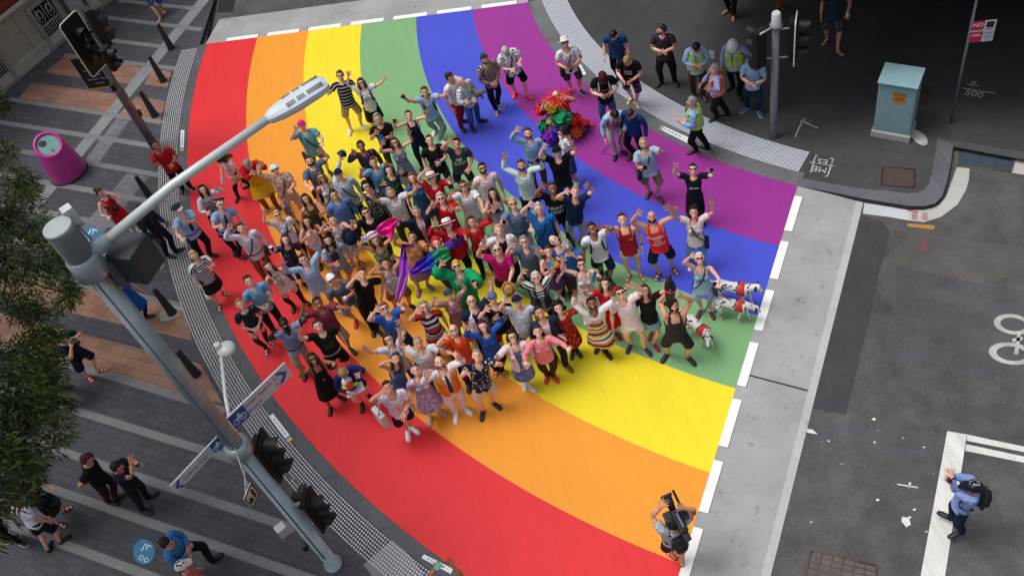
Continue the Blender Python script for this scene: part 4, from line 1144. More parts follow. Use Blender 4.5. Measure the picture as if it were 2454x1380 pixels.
m = MB(); c = at(2203, 331); m.poly([(c[0]+.13*math.cos(t)*(1), c[1]+.26*math.sin(t), .012) for t in np.linspace(0, 2*math.pi, 24)[:-1]], .01); tag(m.build('pit_cover', simple('b8b8b8', .7, var=.2)), 'pale oval pit cover on asphalt right of the cabinet plinth', 'pit cover')
m = MB()
for q in ([(2176, 503), (2200, 506), (2199, 509), (2176, 506)],): m.poly(px(q, ZR+.008))
for cx, cy in ((2193, 517), (2217, 518)):
    for k in range(3):
        y = cy-8+k*7; m.poly(px([(cx-7, y), (cx+6, y+1), (cx+6, y+3), (cx-7, y+2)], ZR+.008)); m.poly(px([(cx-7+k*5, cy-8), (cx-5+k*5, cy-8), (cx-6+k*5, cy+8), (cx-8+k*5, cy+8)], ZR+.0081))
tag(m.build('road_marking_red_survey', simple('a06060', .8)), kind='structure')
flat('road_marking_orange', px([(2175, 536), (2240, 541), (2238, 551), (2174, 543)], ZR), simple('b08040', .8, var=.3, scale=20), ZR+.007)
flat('road_marking_red', px([(2205, 582), (2222, 572), (2224, 600), (2206, 606)], ZR), simple('6a4448', .8, var=.4, scale=20), ZR+.006)
pit('drain', [(528, -8), (565, -8), (556, 28), (522, 30)], ZR, '1c1e22', '3a3c40', 5, 'dark kerb drain grate at the top edge beside the concrete ramp', cat='drain')
# chalked box lettering on the footpath
def ground_text(body, size, p, q, mat, z=.008, name='pavement_lettering', sx=1.0, bold=False):
    """text centred at pixel p, reading direction towards pixel q"""
    a = at(*p); b = at(*q); d = nrm((b-a)*[1, 1, 0]); u = np.array([-d[1], d[0], 0])
    M = Matrix(((d[0], u[0], 0, a[0]), (d[1], u[1], 0, a[1]), (0, 0, 1, z), (0, 0, 0, 1)))
    return tag(text_on(name, body, size, M, mat, bold=bold, sx=sx), kind='structure')
M_chalk = simple('b4b6b8', .9)
flat('footpath_patch', px([(1942, 366), (2003, 378), (1986, 428), (1930, 420)]), simple('3c3b40', .85), .005)
ground_text('ME\nTEST', .24, (1968, 397), (1950, 394), M_chalk)
m = MB()
for q in ([(1954, 372), (1957, 372), (1944, 414), (1941, 414)], [(1996, 380), (1999, 381), (1984, 424), (1981, 423)], [(1954, 371), (1960, 372), (1959, 375), (1953, 374)], [(1990, 378), (1999, 380), (1998, 383), (1990, 381)], [(1978, 421), (1984, 421), (1983, 424), (1977, 424)]): m.poly(px(q, .008))
for a, b in (((2305, 212), (2385, 225)), ((2318, 202), (2345, 207)), ((1905, 330), (1925, 285)), ((1918, 290), (1960, 308))):
    A, B = at(*a), at(*b); n_ = nrm(np.cross(B-A, [0, 0, 1]))*.012; m.poly([tuple(x+[0, 0, .008]) for x in (A-n_, B-n_, B+n_, A+n_)])
tag(m.build('pavement_marking_chalk', M_chalk), kind='structure')
m = MB()
for q in ([(1440, 366), (1462, 344), (1464, 346), (1443, 368)], [(1440, 366), (1470, 372), (1469, 374), (1440, 368)]): m.poly(px(q, .0085))
tag(m.build('pavement_marking_scribble', simple('5a2458', .9)), kind='structure')
ground_text('500', .26, (2334, 226), (2350, 229), M_chalk); ground_text('7', .26, (2330, 203), (2346, 206), M_chalk); ground_text('24', .28, (1932, 293), (1944, 297), simple('6a6a6c', .9))
m = MB()
for k in range(5): m.poly(px([(1690, 121+k*4), (1712, 123+k*4), (1712, 124.6+k*4), (1690, 122.6+k*4)], .008))
tag(m.build('pavement_marking_stencil', M_chalk), kind='structure')
# tactile strips
def tactile(c, r, d0, d1, a0, a1, lab, border, dotcol, step=.06):
    A = [(c[0]+(r+d0)*math.cos(t), c[1]+(r+d0)*math.sin(t)) for t in np.linspace(a0, a1, 160)]; B = [(c[0]+(r+d1)*math.cos(t), c[1]+(r+d1)*math.sin(t)) for t in np.linspace(a0, a1, 160)]
    if border: ribbon('tactile_strip_base', A, B, border, .005)
    m = MB(); k = 0; dd = step*.7; n = int((abs(d1-d0)-dd)/step); sg = 1 if d1 > d0 else -1
    for j in range(n+1):
        rr = r+d0+sg*(dd*.7+j*step); nn = int(abs(a1-a0)*rr/step)
        for i in range(nn):
            t = a0+(a1-a0)*(i+.5)/nn; x, y = c[0]+rr*math.cos(t), c[1]+rr*math.sin(t)
            R2 = .0185
            lo = [m.bm.verts.new((x+R2*math.cos(q), y+R2*math.sin(q), .0055)) for q in np.linspace(0, 2*math.pi, 7)[:-1]]; hi = [m.bm.verts.new((x+R2*.65*math.cos(q), y+R2*.65*math.sin(q), .0105)) for q in np.linspace(0, 2*math.pi, 7)[:-1]]
            for q in range(6): m._f([lo[q], lo[(q+1) % 6], hi[(q+1) % 6], hi[q]])
            m._f(hi)
    o = m.build('tactile_dots', simple(dotcol, .4, var=.05), recalc=False); tag(o, None, None, None, 'structure'); return o
def ang(c, p): return math.atan2(p[1]-c[1], p[0]-c[0]) % (2*math.pi)
c0 = CIR[0][0]; c6 = CIR[6][0]
tactile(c0, 21.17, .27, .84, ang(c0, at(456, 118)), ang(c0, (-.6, 5.0)), '', None, 'e4e4ea')
tactile(c6, 12.39, -.40, -1.06, ang(c6, (2.6, 27)), ang(c6, at(1925, 392)), '', simple('8c94a0', .55, var=.08), 'e8e8ee')
c6a = (ang(c6, at(1268, 0)), ang(c6, at(1925, 425)))
rg = lambda c, r, a0, a1: [(c[0]+r*math.cos(t), c[1]+r*math.sin(t)) for t in np.linspace(a0, a1, 100)]
ribbon('kerb_ring', rg(c6, 12.385, ang(c6, tuple(TE1)), ang(c6, tuple(RE0))), rg(c6, 12.39-.41, ang(c6, tuple(TE1)), ang(c6, tuple(RE0))), paving('kerbring', '66686c', .12, bw=.8, bh=.8), .0045)
ribbon('kerb_ring', rg(c0, 21.18, ang(c0, tuple(TE0)), ang(c0, (-.6, 5.0))), rg(c0, 21.17+.26, ang(c0, tuple(TE0)), ang(c0, (-.6, 5.0))), paving('kerbringleft', '54575c', .10, bw=.7, bh=.7), .0045)
# plaza on the left
plz = [(c0[0]+21.42*math.cos(t), c0[1]+21.42*math.sin(t)) for t in np.linspace(ang(c0, (TE0[0], TE0[1])), ang(c0, (-.6, 4.6)), 100)]
m = MB(); m.poly([(p[0], p[1], .002) for p in plz+[(-1.5, 0), (-40, 0), (-40, 60), (-5.2, 33), (-6.3, 28.4)]]); bmesh.ops.triangulate(m.bm, faces=m.bm.faces)
PANG = math.atan2(*(at(350, 352)-at(0, 290))[1::-1][:2]) if False else math.atan2((at(350, 350)-at(0, 293))[1], (at(350, 350)-at(0, 293))[0])
tag(m.build('plaza_paving', paving('plaza', '42444c', .16, rot=-PANG, bw=.30, bh=.15)), kind='structure')
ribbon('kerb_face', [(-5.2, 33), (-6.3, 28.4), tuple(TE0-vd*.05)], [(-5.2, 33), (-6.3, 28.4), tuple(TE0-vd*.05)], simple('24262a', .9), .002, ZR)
M_brown = paving('brown_pavers', '906c5a', .16, rot=-PANG, bw=.42, bh=.21); M_gran = concrete('7c7d80', .2); M_gran2 = concrete('84888c', .16)
for q in ([(105, 175), (156, 136), (284, 152), (341, 163), (312, 203)], [(77, 199), (284, 227), (300, 232), (262, 276), (40, 241)], [(365, 166), (410, 172), (401, 211), (345, 203)], [(325, 233), (396, 243), (384, 290), (284, 275)],
          [(-60, 632), (350, 705), (442, 737), (460, 816), (-60, 697)], [(-60, 735), (480, 872), (535, 968), (255, 896), (-60, 818)]): flat('plaza_brown_paving', px(q), M_brown, .004)
def stripe(p, q, w, z=.006, mat=None, name='plaza_granite_stripe'):
    A, B = at(*p), at(*q); n_ = nrm(np.cross(B-A, [0, 0, 1]))*w/2; m = MB(); m.poly([(x[0], x[1], z) for x in (A-n_, B-n_, B+n_, A+n_)]); return tag(m.build(name, mat or M_gran), kind='structure')
stripe((494, -6), (86, 492), .42, .0055, M_gran2); stripe((300, 280), (215, 395), .5, .0052, paving('greypav', '70727a', .15, rot=-PANG)); stripe((330, 420), (150, 640), .75, .0051, paving('greypav2', '6a6c75', .15, rot=-PANG))
for p, q in (((285, 2), (470, 22)), ((250, 42), (484, 72)), ((245, 95), (402, 114)), ((154, 133), (420, 165)), ((-40, 229), (388, 294)), ((-40, 287), (376, 352)), ((-40, 347), (380, 420)), ((-40, 410), (376, 486)), ((-40, 480), (380, 562)), ((-40, 560), (392, 640)), ((-40, 630), (436, 734)),
             ((-40, 822), (255, 898)), ((255, 898), (540, 985)), ((-40, 915), (570, 1104)), ((-60, 1012), (707, 1267)), ((-60, 1106), (760, 1392)), ((-60, 1225), (400, 1395))): stripe(p, q, .17)
stripe((905, 1395), (980, 1330), .9, .003, M_gran2)
for nm, (cx, cy, rx, ry), lab in (('bicycle_decal', (345, 1321, 26, 30), 'round blue bicycle route decal on the dark plaza paving'), ('bicycle_decal', (216, 566, 26, 24), 'round blue bicycle route decal behind the tall lamp post')):
    m = MB(); m.poly([tuple(at(cx+rx*math.cos(t), cy+ry*math.sin(t), .010)) for t in np.linspace(0, 2*math.pi, 30)[:-1]]); o = m.build(nm, simple('2e78a4', .6, var=.15)); tag(o, lab, 'decal')
    w = MB()
    for q in ([(cx+2, cy-20), (cx+18, cy-14), (cx+17, cy-11), (cx+1, cy-17)], [(cx+2, cy-20), (cx+5, cy-20), (cx-4, cy-2), (cx-7, cy-3)], [(cx+6, cy-14), (cx+9, cy-14), (cx+7, cy-4), (cx+4, cy-5)]): w.poly(px(q, .0135))
    for q in ((cx-6, cy+14), (cx+6, cy+20)): w.tube([at(q[0]+5*math.cos(t), q[1]+5*math.sin(t), .012) for t in np.linspace(0, 2*math.pi, 13)], .012, 5)
    w.build('symbol', simple('d0dce4', .6), o)
# small white plates laid along the kerb
for i, (q, lab) in enumerate((([(433, 312), (442, 312), (440, 362), (431, 361)], 'upper left'), ([(480, 680), (489, 676), (505, 716), (495, 718)], 'under the striped woman'), ([(645, 997), (654, 990), (702, 1052), (690, 1060)], 'below the green square sign'),
                              ([(1010, 1336), (1016, 1327), (1086, 1362), (1080, 1374)], 'at the bottom edge'), ([(1578, 308), (1584, 300), (1651, 330), (1647, 343)], 'on the right kerb ring'), ([(1384, 158), (1392, 155), (1405, 178), (1396, 181)], 'beside the white hatted photographer'))):
    labs = ('white sponsor plate with rainbow end beside the grey signal post', 'white sponsor plate with rainbow end under the striped woman', 'white sponsor plate with rainbow end below the Green Square sign', 'white sponsor plate near the raised green phone', 'white sponsor plate with rainbow end in front of the orange vests', 'short white sponsor plate behind the white hatted photographer')
    P = [Vector(at(a, b, .009)) for a, b in q]; m = MB(); m.poly([tuple(p) for p in P], .004); o = m.build('kerb_plate', simple('e4e6ea', .5, var=.04)); tag(o, labs[i], 'plate', 'white plates along the kerb')
    e = MB(); f0, f1 = (.84, 1) if i not in (4,) else (0, .12)
    if i not in (3, 5):
        for k, cc in enumerate(('2f9ad0', 'f0a020')):
            e.mi = k; a0, a1 = f0+(f1-f0)*k/2, f0+(f1-f0)*(k+1)/2
            e.poly([tuple(x+Vector((0, 0, .003))) for x in (P[0].lerp(P[3], a0), P[1].lerp(P[2], a0), P[1].lerp(P[2], a1), P[0].lerp(P[3], a1))])
        e.build('rainbow_end', [plain('2f9ad0'), plain('f0a020')], o)
    t = MB()
    for k in range(5):
        a0 = .15+.13*k; t.poly([tuple(x+Vector((0, 0, .0035))) for x in (P[0].lerp(P[3], a0).lerp(P[1].lerp(P[2], a0), .35), P[0].lerp(P[3], a0).lerp(P[1].lerp(P[2], a0), .62), P[0].lerp(P[3], a0+.09).lerp(P[1].lerp(P[2], a0+.09), .62), P[0].lerp(P[3], a0+.09).lerp(P[1].lerp(P[2], a0+.09), .35))])
    t.build('print', plain('9aa0ac'), o)
# ---- bollards
def at_h(base, top):
    g = at(*base); r = ray(*top); h = math.hypot(*g[:2]); t = h/math.hypot(r[0], r[1]); return CAMH+r[2]*t
bl = [((411, 117), 'charcoal bollard nearest the top edge of the plaza'), ((392, 195), 'second charcoal bollard from the top beside the tactile strip'), ((372, 278), 'charcoal bollard right of the leaning signal post'), ((366, 482), 'charcoal bollard under the street lamp arm'), ((413, 750), 'charcoal bollard with pale mortar round its foot'), ((470, 897), 'charcoal bollard nearest the camera beside the lamp post')]
proto = None
for i, (b, lab) in enumerate(bl):
    g = at(*b)
    if proto is None:
        m = MB(); m.tube([(0, 0, 0), (0, 0, .03), (0, 0, .10), (0, 0, .82), (0, 0, .86), (0, 0, .875)], [.115, .115, .10, .058, .058, .04], 20); proto = m.build('bollard', simple('26262c', .55, var=.1))
        r = MB(); r.tube([(0, 0, .86), (0, 0, .89)], [.05, .045], 16); r.build('bollard_cap', simple('4a4a50', .5), proto); o = proto
    else:
        o = proto.copy(); COL.objects.link(o); c_ = proto.children[0].copy(); COL.objects.link(c_); c_.parent = o
    o.location = (g[0], g[1], .004); tag(o, lab, 'bollard', 'charcoal bollards along the plaza edge')
g = at(408, 752); m = MB(); m.poly([(g[0]+.28*math.cos(t)*rng.uniform(.8, 1.15), g[1]+.24*math.sin(t)*rng.uniform(.8, 1.15), .009) for t in np.linspace(0, 6.1, 16)]); tag(m.build('plaza_mortar_patch', concrete('a8a09a', .2)), kind='structure')
# ---- pink recycling bin
g = at(166, 414); root = empty('litter_bin', (g[0], g[1], 0)); tag(root, 'magenta cone shaped recycling bin with slanted round top on the plaza', 'bin')
tc = np.array([0, 0, 1.10]); nf = nrm(CAMP*[1, 1, 0]-g*[1, 1, 0]); nn = nrm(nf*.62+np.array([0, 0, .78])); uu = nrm(np.cross([0, 0, 1.], nf)); ww = np.cross(nn, uu)
bm = bmesh.new(); rows = []
for t in (0, .06, .3, .6, .85, 1.0):
    row = []
    for k in range(32):
        a = 2*math.pi*k/32; b0 = np.array([.50*math.cos(a), .50*math.sin(a), 0]); b0 = uu*b0[0]+np.cross([0, 0, 1.], uu)*b0[1]
        t1 = tc+nf*.16+uu*.37*math.cos(a)+ww*.37*math.sin(a)*(1); bul = 1+.06*math.sin(math.pi*t)
        p = b0*(1-t)+t1*t; p[:2] *= bul; row.append(bm.verts.new(p))
    rows.append(row)
for a_, b_ in zip(rows, rows[1:]):
    for k in range(32): bm.faces.new([a_[k], a_[(k+1) % 32], b_[(k+1) % 32], b_[k]]).smooth = True
rim = []
for s_, d_ in ((.94, .035), (.80, .03), (.73, -.02)): rim.append([bm.verts.new(tc+nf*.16+nn*d_+uu*.37*s_*math.cos(2*math.pi*k/32)+ww*.37*s_*math.sin(2*math.pi*k/32)) for k in range(32)])
for a_, b_ in zip([rows[-1]]+rim, rim):
    for k in range(32): bm.faces.new([a_[k], a_[(k+1) % 32], b_[(k+1) % 32], b_[k]]).smooth = True
link('body', bm_mesh(bm), root, simple('c03c98', .35, var=.05, bmp=.02))
m = MB(); m.poly([tuple(tc+nf*.16-nn*.012+uu*.27*math.cos(t)+ww*.27*math.sin(t)) for t in np.linspace(0, 2*math.pi, 33)[:-1]]); m.build('sign_disc', simple('7cb0ac', .3), root)
m = MB(); m.poly([tuple(tc+nf*.16+uu*(-.10+.10*math.cos(t))+ww*(.1+.08*math.sin(t))+nn*.0) for t in np.linspace(0, 2*math.pi, 17)[:-1]]); m.build('hole', plain('24282c'), root)
m = MB(); m.poly([tuple(tc+nf*.16+uu*(.0+.04*math.cos(t))+ww*(-.18+.035*math.sin(t))+nn*.001) for t in np.linspace(0, 2*math.pi, 17)[:-1]]); m.build('sticker', plain('c03038'), root)
m = MB(); m.tube([(0, 0, 0), (0, 0, .05)], [.53, .52], 32); m.build('base', simple('2c2a30', .8), root)
# ---- electrical cabinet
fl, fr = at(2086, 326), at(2179, 343); hz_ = at_h((2086, 326), (2112, 190)); dx = nrm(fr-fl); dyv = np.cross([0, 0, 1.], dx); wd = np.linalg.norm(fr-fl)
root = empty('electrical_cabinet', tuple(fl+dx*wd/2), math.atan2(dx[1], dx[0])); tag(root, 'pale blue electrical cabinet on concrete plinth with orange warning sticker', 'cabinet')
hc = hz_
m = MB(); m.box((0, .26, .08), (wd, .56, .16), bev=.01); m.build('plinth', concrete('a8a6a4', .2), root)
m = MB(); m.box((0, .28, .16+(hc-.24)/2), (wd*.93, .48, hc-.24)); m.build('body', simple('7fa0a8', .5, var=.07), root)
m = MB(); m.prism([(-.04, 0), (.54, 0), (.54, .10), (-.04, .02)], (0, 1, 0), (0, 0, 1), (wd*.49, 0, hc-.08), -wd*.98) ; m.build('lid', simple('8cb0b8', .45, var=.08), root)
m = MB(); m.box((0, .035, hc*.5+.02), (wd*.86, .012, hc-.40)); m.build('door', simple('7fa0a8', .5, var=.05), root)
m = MB(); m.box((.06, .024, hc*.72), (wd*.30, .006, .25)); st = m.build('warning_sticker', simple('d88018', .5), root)
m = MB(); m.box((.06, .019, hc*.72+.10), (wd*.30, .006, .055)); m.build('sticker_header', plain('16120c'), st)
Mx_ = Matrix.Translation((.06, .012, hc*.72+.10)) @ Matrix.Rotation(math.pi/2, 4, 'X'); text_on('lettering', 'WARNING', .045, Mx_, plain('e8c020'), st, True)
Mx_ = Matrix.Translation((.06, .018, hc*.72-.02)) @ Matrix.Rotation(math.pi/2, 4, 'X'); text_on('lettering', 'DANGER\nELECTRIC', .055, Mx_, plain('4a3010'), st, True)
# ---- generic traffic signal built in its own frame: looks along -Y, origin at the back plate centre
def signal(root, loc, yaw, s=1.0, board=True, lamps=3, lit=None, bw=.5, bh=1.15, edge=True):
    Mz = Matrix.Translation(loc) @ Matrix.Rotation(yaw, 4, 'Z') @ Matrix.Scale(s, 4)
    blk = simple('08080a', .75, var=.1)
    def fin(o): o.matrix_local = Mz; return o
    m = MB(); m.box((0, .06, 0), (.30, .18, .34*lamps), bev=.02); h = fin(m.build('signal_housing', blk, root))
    if board:
        w, q, r = bw/2, bh/2, .09; ol = []
        for cx_, cz_, a0 in ((w-r, q-r, 0), (-w+r, q-r, 90), (-w+r, -q+r, 180), (w-r, -q+r, 270)):
            for a in np.linspace(a0, a0+90, 6): ol.append((cx_+r*math.cos(math.radians(a)), cz_+r*math.sin(math.radians(a))))
        m = MB(); m.prism(ol, (1, 0, 0), (0, 0, 1), (0, .03, 0), .012); bd = fin(m.build('target_board', blk, root))
        if edge: m = MB(); m.tube([(x, .018, z) for x, z in ol+ol[:1]], .016, 6); fin(m.build('board_edge', plain('d8dcd8', .5), root))
    for k in range(lamps):
        z = (lamps-1)*.17-k*.34
        m = MB(); n = 16; A = []; B = []
        for i in range(n+1):
            a = math.radians(-35+250*i/n); A.append(m.bm.verts.new((.125*math.cos(a), -.03, z+.125*math.sin(a)))); L = .26*(.55+.45*max(0, math.sin(a))); B.append(m.bm.verts.new((.13*math.cos(a), -.03-L, z+.125*math.sin(a)+.0)))
        for i in range(n): m._f([A[i], A[i+1], B[i+1], B[i]], True)
        fin(m.build('visor', simple('121318', .6), root))
        m = MB(); m.poly([(.11*math.cos(a), -.034, z+.11*math.sin(a)) for a in np.linspace(0, 2*math.pi, 17)[:-1]]); fin(m.build('lens', plain('3a0c0c' if k == 0 else '14181c', .2), root))
def yaw_to(dxy): return math.atan2(dxy[0], -dxy[1])   # local -Y turned towards dxy
# right hand signal post
g = at(1853, 330); root = empty('signal_post', (g[0], g[1], 0)); tag(root, 'grey steel signal post with white cap and two black traffic signals', 'traffic signal')
m = MB(); m.tube([(0, 0, 0), (0, 0, 1.2), (0, 0, 1.21), (0, 0, 3.0)], [.085, .085, .08, .08], 20); m.build('post', simple('767c84', .5, .3, var=.12), root)
m = MB(); m.tube([(0, 0, 3.0), (0, 0, 3.05), (0, 0, 3.28), (0, 0, 3.31)], [.10, .095, .09, .06], 20); m.build('cap', simple('c8ccd0', .4), root)
m = MB(); m.tube([(0, 0, 2.98), (0, 0, 3.02)], [.13, .13], 20); m.build('flange', simple('8a9098', .4, .3), root)
m = MB(); m.tube([(0, 0, 2.9), (.33, -.12, 2.9)], .02, 8); m.tube([(0, 0, 2.2), (.33, -.12, 2.2)], .02, 8); m.tube([(0, 0, 3.0), (-.42, -.2, 3.05)], .022, 8); m.tube([(0, 0, 2.2), (-.3, .1, 2.2)], .02, 8); m.build('bracket', simple('a8aeb4', .4, .3), root)
signal(root, Vector((.42, -.05, 2.55)), math.radians(62), .95)
signal(root, Vector((-.36, .06, 2.55)), math.radians(200), .9, board=False)
# no parking sign
g = at(2278, 295); t = at(2350, 5, 3.05); root = empty('parking_sign', (g[0], g[1], 0)); tag(root, 'slim steel post carrying a red and a white parking sign', 'sign')
m = MB(); m.tube([(0, 0, 0), (0, 0, 3.1)], .03, 12); m.build('post', simple('6c7886', .4, .4), root)
zt, zb_ = 2.62, 2.12; pA = at(2338, 48, zt); pB = at(2398, 42, zt); d = nrm((pB-pA)*[1, 1, 0]); wS = np.linalg.norm(pB-pA)
ya = math.atan2(d[1], d[0])
M0 = Matrix.Translation((0, 0, 0)) @ Matrix.Rotation(ya, 4, 'Z')
def plate(x0, x1, col, nm, lab=None):
    m = MB(); m.box(((x0+x1)/2, -.035, (zt+zb_)/2), (x1-x0-.01, .012, zt-zb_), bev=.004); o = m.build(nm, simple(col, .4, var=.05), root); o.matrix_local = M0; return o
h = wS/2; q = plate(.0, h, 'c02850', 'red_plate')
for tx, sz, z_ in (('NO', .12, .16), ('PARKING', .06, .02), ('AREA', .07, -.08)):
    text_on('lettering', tx, sz, Matrix.Translation((h/2, -.045, (zt+zb_)/2+z_)) @ Matrix.Rotation(math.pi/2, 4, 'X'), plain('e8e0e4'), q, True)
q = plate(h, wS, 'c8ccd2', 'white_plate')
m = MB(); m.box((h*1.5, -.044, zt-.10), (h*.6, .004, .13)); m.build('symbol', plain('3a1014'), q)
for tx, sz, z_, cc in (('TOW', .05, .04, '2a3a7a'), ('AWAY', .075, -.05, '2a8a7a'), ('LOADING', .045, -.13, '2a8a7a'), ('<->', .06, -.19, '3a3a40')):
    text_on('lettering', tx, sz, Matrix.Translation((h*1.5, -.045, (zt+zb_)/2+z_)) @ Matrix.Rotation(math.pi/2, 4, 'X'), plain(cc), q, True)
# left signal post
g = at(372, 352); root = empty('signal_post', (g[0], g[1], 0)); tag(root, 'grey signal post on the plaza with white edged signal board and black notice', 'traffic signal')
m = MB(); m.tube([(0, 0, 0), (0, 0, 1.9), (0, 0, 1.95), (0, 0, 3.9)], [.12, .12, .085, .08], 20); m.build('post', simple('6e6a70', .35, .5, var=.2), root)
m = MB(); m.box((.10, .05, 1.1), (.12, .12, .16), bev=.01); m.box((-.02, -.15, 2.15), (.12, .12, .2), bev=.01); m.build('push_button', simple('18181c', .5), root)
wl = at(163, 100, 3.7); 
G0 = Vector((g[0], g[1], 0)); hd_ = at(200, 53, 3.8)-at(163, 90, 3.8); ys_ = math.atan2(hd_[1], hd_[0])
signal(root, Vector(at(204, 107, 3.5))-G0, ys_, 1.0, bw=.66, bh=1.50, lamps=3)
signal(root, Vector(at(238, 62, 3.8))-G0, math.radians(120), 1.0, board=False)
signal(root, Vector(at(268, 140, 3.2))-G0, math.radians(60), .9, board=False, lamps=2)
m = MB(); m.tube([(0, 0, 3.75), Vector(at(210, 100, 3.7))-G0], .03, 8); m.tube([(0, 0, 3.6), Vector(at(240, 66, 3.7))-G0], .03, 8); m.tube([(0, 0, 3.1), Vector(at(266, 142, 3.1))-G0], .03, 8); m.build('bracket', simple('2a2a2e', .5), root)
zt, zb_ = 2.95, 2.10; pA = at(168, 143, zt); pB = at(242, 140, zt-.15); 
m = MB(); P = [Vector(at(168, 143, zt)), Vector(at(228, 134, zt)), None, None]; wv_ = P[1]-P[0]; P[2] = P[1]-Vector((0, 0, .95)); P[3] = P[0]-Vector((0, 0, .95))
O_ = Vector((g[0], g[1], 0)); wd_ = wv_.normalized()
m.prism([(0, 0), (wv_.length*1.12, 0), (wv_.length*1.12, -.95), (0, -.95)], wd_, (0, 0, 1), P[0]-O_, .02); nb = m.build('notice_board', simple('0c0c0e', .4), root)
fnn = Vector((0, 0, 1)).cross(wd_); fnn = -fnn if fnn.dot(Vector((0, -1, 0))) < 0 else fnn
m = MB(); m.prism([(0, -.95), (wv_.length*1.12, -.95), (wv_.length*1.12, -.90), (0, -.90)], wd_, (0, 0, 1), P[0]-O_+fnn*.026, .004); m.build('yellow_edge', plain('d09818'), nb)
for k, tx in enumerate(('ALERT', 'ZONE', 'No alcohol in', 'this area', 'between 10pm', 'and 8am')):
    Mt = Matrix(((wd_.x, 0, fnn.x, 0), (wd_.y, 0, fnn.y, 0), (wd_.z, 1, fnn.z, 0), (0, 0, 0, 1))); c_ = P[0]-O_+wd_*wv_.length*.56+Vector((0, 0, -.12-.13*k))+fnn*.03
    text_on('lettering', tx, .11 if k < 2 else .085, Matrix.Translation(c_) @ Mt, plain('b8b8bc'), nb, k < 2)
# ---- the tall multi-function pole with lamp arm, signs and signals
g = at(800, 1352); PX, PY = g[0], g[1]; Pp = Vector((PX, PY, 0)); H = at_h((800, 1352), (133, 545))
def zpole(x, y):   # height on the pole axis seen at this pixel
    r = ray(x, y); t = math.hypot(PX, PY)/math.hypot(r[0], r[1]); return CAMH+r[2]*t
root = empty('lamp_post', (PX, PY, 0)); tag(root, 'tall grey multi function street pole with lamp arm, signals and blue white direction signs', 'street lamp')
z1, z2, z3 = zpole(190, 640), zpole(570, 1075), zpole(675, 1225)
gm = simple('98a6ae', .42, .2, var=.16, scale=2.2, bmp=.02)
m = MB(); m.tube([(0, 0, 0), (0, 0, .06), (0, 0, .07), (0, 0, z2-.1)], [.165, .165, .112, .118], 28); m.tube([(0, 0, z2), (0, 0, z1-.05)], [.122, .114], 28); m.build('pole_shaft', gm, root)
gx, gy = nrm(CAMP[:2]-np.array([PX, PY])); side_ = Vector((-gy, gx, 0))
m = MB()
for a in (-.55,):
    dr_ = Vector((gx*math.cos(a)-gy*math.sin(a), gx*math.sin(a)+gy*math.cos(a), 0))
m.tube([Vector((gx, gy, 0)).lerp(-side_, .35).normalized()*.117+Vector((0, 0, .5)), Vector((gx, gy, 0)).lerp(-side_, .35).normalized()*.112+Vector((0, 0, z1-.2))], .012, 6); m.build('channel', simple('4a5056', .5), root)
m = MB(); m.tube([(0, 0, z2-.13), (0, 0, z2-.10), (0, 0, z2+.12), (0, 0, z2+.15)], [.15, .19, .19, .14], 28); m.tube([(0, 0, z1-.22), (0, 0, z1-.17), (0, 0, z1+.10), (0, 0, z1+.14)], [.14, .19, .185, .14], 28); m.build('collar', simple('9aa6ac', .3, .3), root)
m = MB(); m.tube([(0, 0, z1+.14), (0, 0, H-.55), (0, 0, H-.54)], [.135, .135, .15], 28); m.build('upper_sleeve', gm, root)
m = MB(); m.tube([(0, 0, H-.54), (0, 0, H-.04), (0, 0, H-.03), (0, 0, H)], [.15, .155, .165, .155], 28); dr2 = m.build('drum', simple('a4acb0', .4, .2), root)
m = MB()
for k in range(14):
    z_ = H-.48+k*.03
    m.tube([Vector((.157*math.cos(t), .157*math.sin(t), z_)) for t in np.linspace(0, 2*math.pi, 25)], .004, 4)
m.build('ribs', simple('70787e', .5), dr2)
# lamp arm and head
za = z1+.05; zt_ = za+.55; tipA = Vector(at(640, 287, zt_))-Pp; st_ = Vector(at(222, 590, za+.15))-Pp; st_ = st_.normalized()*.1+Vector((0, 0, za+.05)) if False else Vector((0, 0, za+.05))
m = MB(); dirh = (Vector((tipA.x, tipA.y, 0))).normalized(); m.tube([st_+dirh*.05, st_+dirh*.35+Vector((0, 0, .03))], [.10, .085], 18); m.build('arm_socket', gm, root)
m = MB(); m.tube([st_+dirh*.30+Vector((0, 0, .03)), (st_+tipA)/2+Vector((0, 0, .04)), tipA], [.062, .056, .048], 18); m.build('arm', simple('c8d2d4', .3, .1, var=.04), root)
hd0 = tipA; hd1 = Vector(at(782, 196, zt_+.08))-Pp; ax_ = (hd1-hd0); Lh = ax_.length; ax_.normalize(); sd_ = ax_.cross(Vector((0, 0, 1))).normalized(); up_ = sd_.cross(ax_)
print('lamp H', H, z1, z2, z3, 'arm len', (tipA-st_).length, 'head len', Lh)
bm = bmesh.new(); secs = ((0, .05, .05), (.05, .085, .07), (.2, .12, .085), (.45, .15, .09), (.8, .15, .085), (.94, .14, .075), (1.0, .10, .05)); rows = []
for t, w, hh in secs:
    prof = [(-w, 0), (-w*.96, hh*.45), (-w*.6, hh*.8), (-.012, hh), (0, hh*.93), (.012, hh), (w*.6, hh*.8), (w*.96, hh*.45), (w, 0), (w*.9, -hh*.5), (0, -hh*.6), (-w*.9, -hh*.5)]
    rows.append([bm.verts.new(hd0+ax_*(t*Lh)+sd_*a+up_*b) for a, b in prof])
for a_, b_ in zip(rows, rows[1:]):
    for k in range(12): bm.faces.new([a_[k], a_[(k+1) % 12], b_[(k+1) % 12], b_[k]])
bm.faces.new(rows[0]); bm.faces.new(rows[-1][::-1]); bmesh.ops.recalc_face_normals(bm, faces=bm.faces)
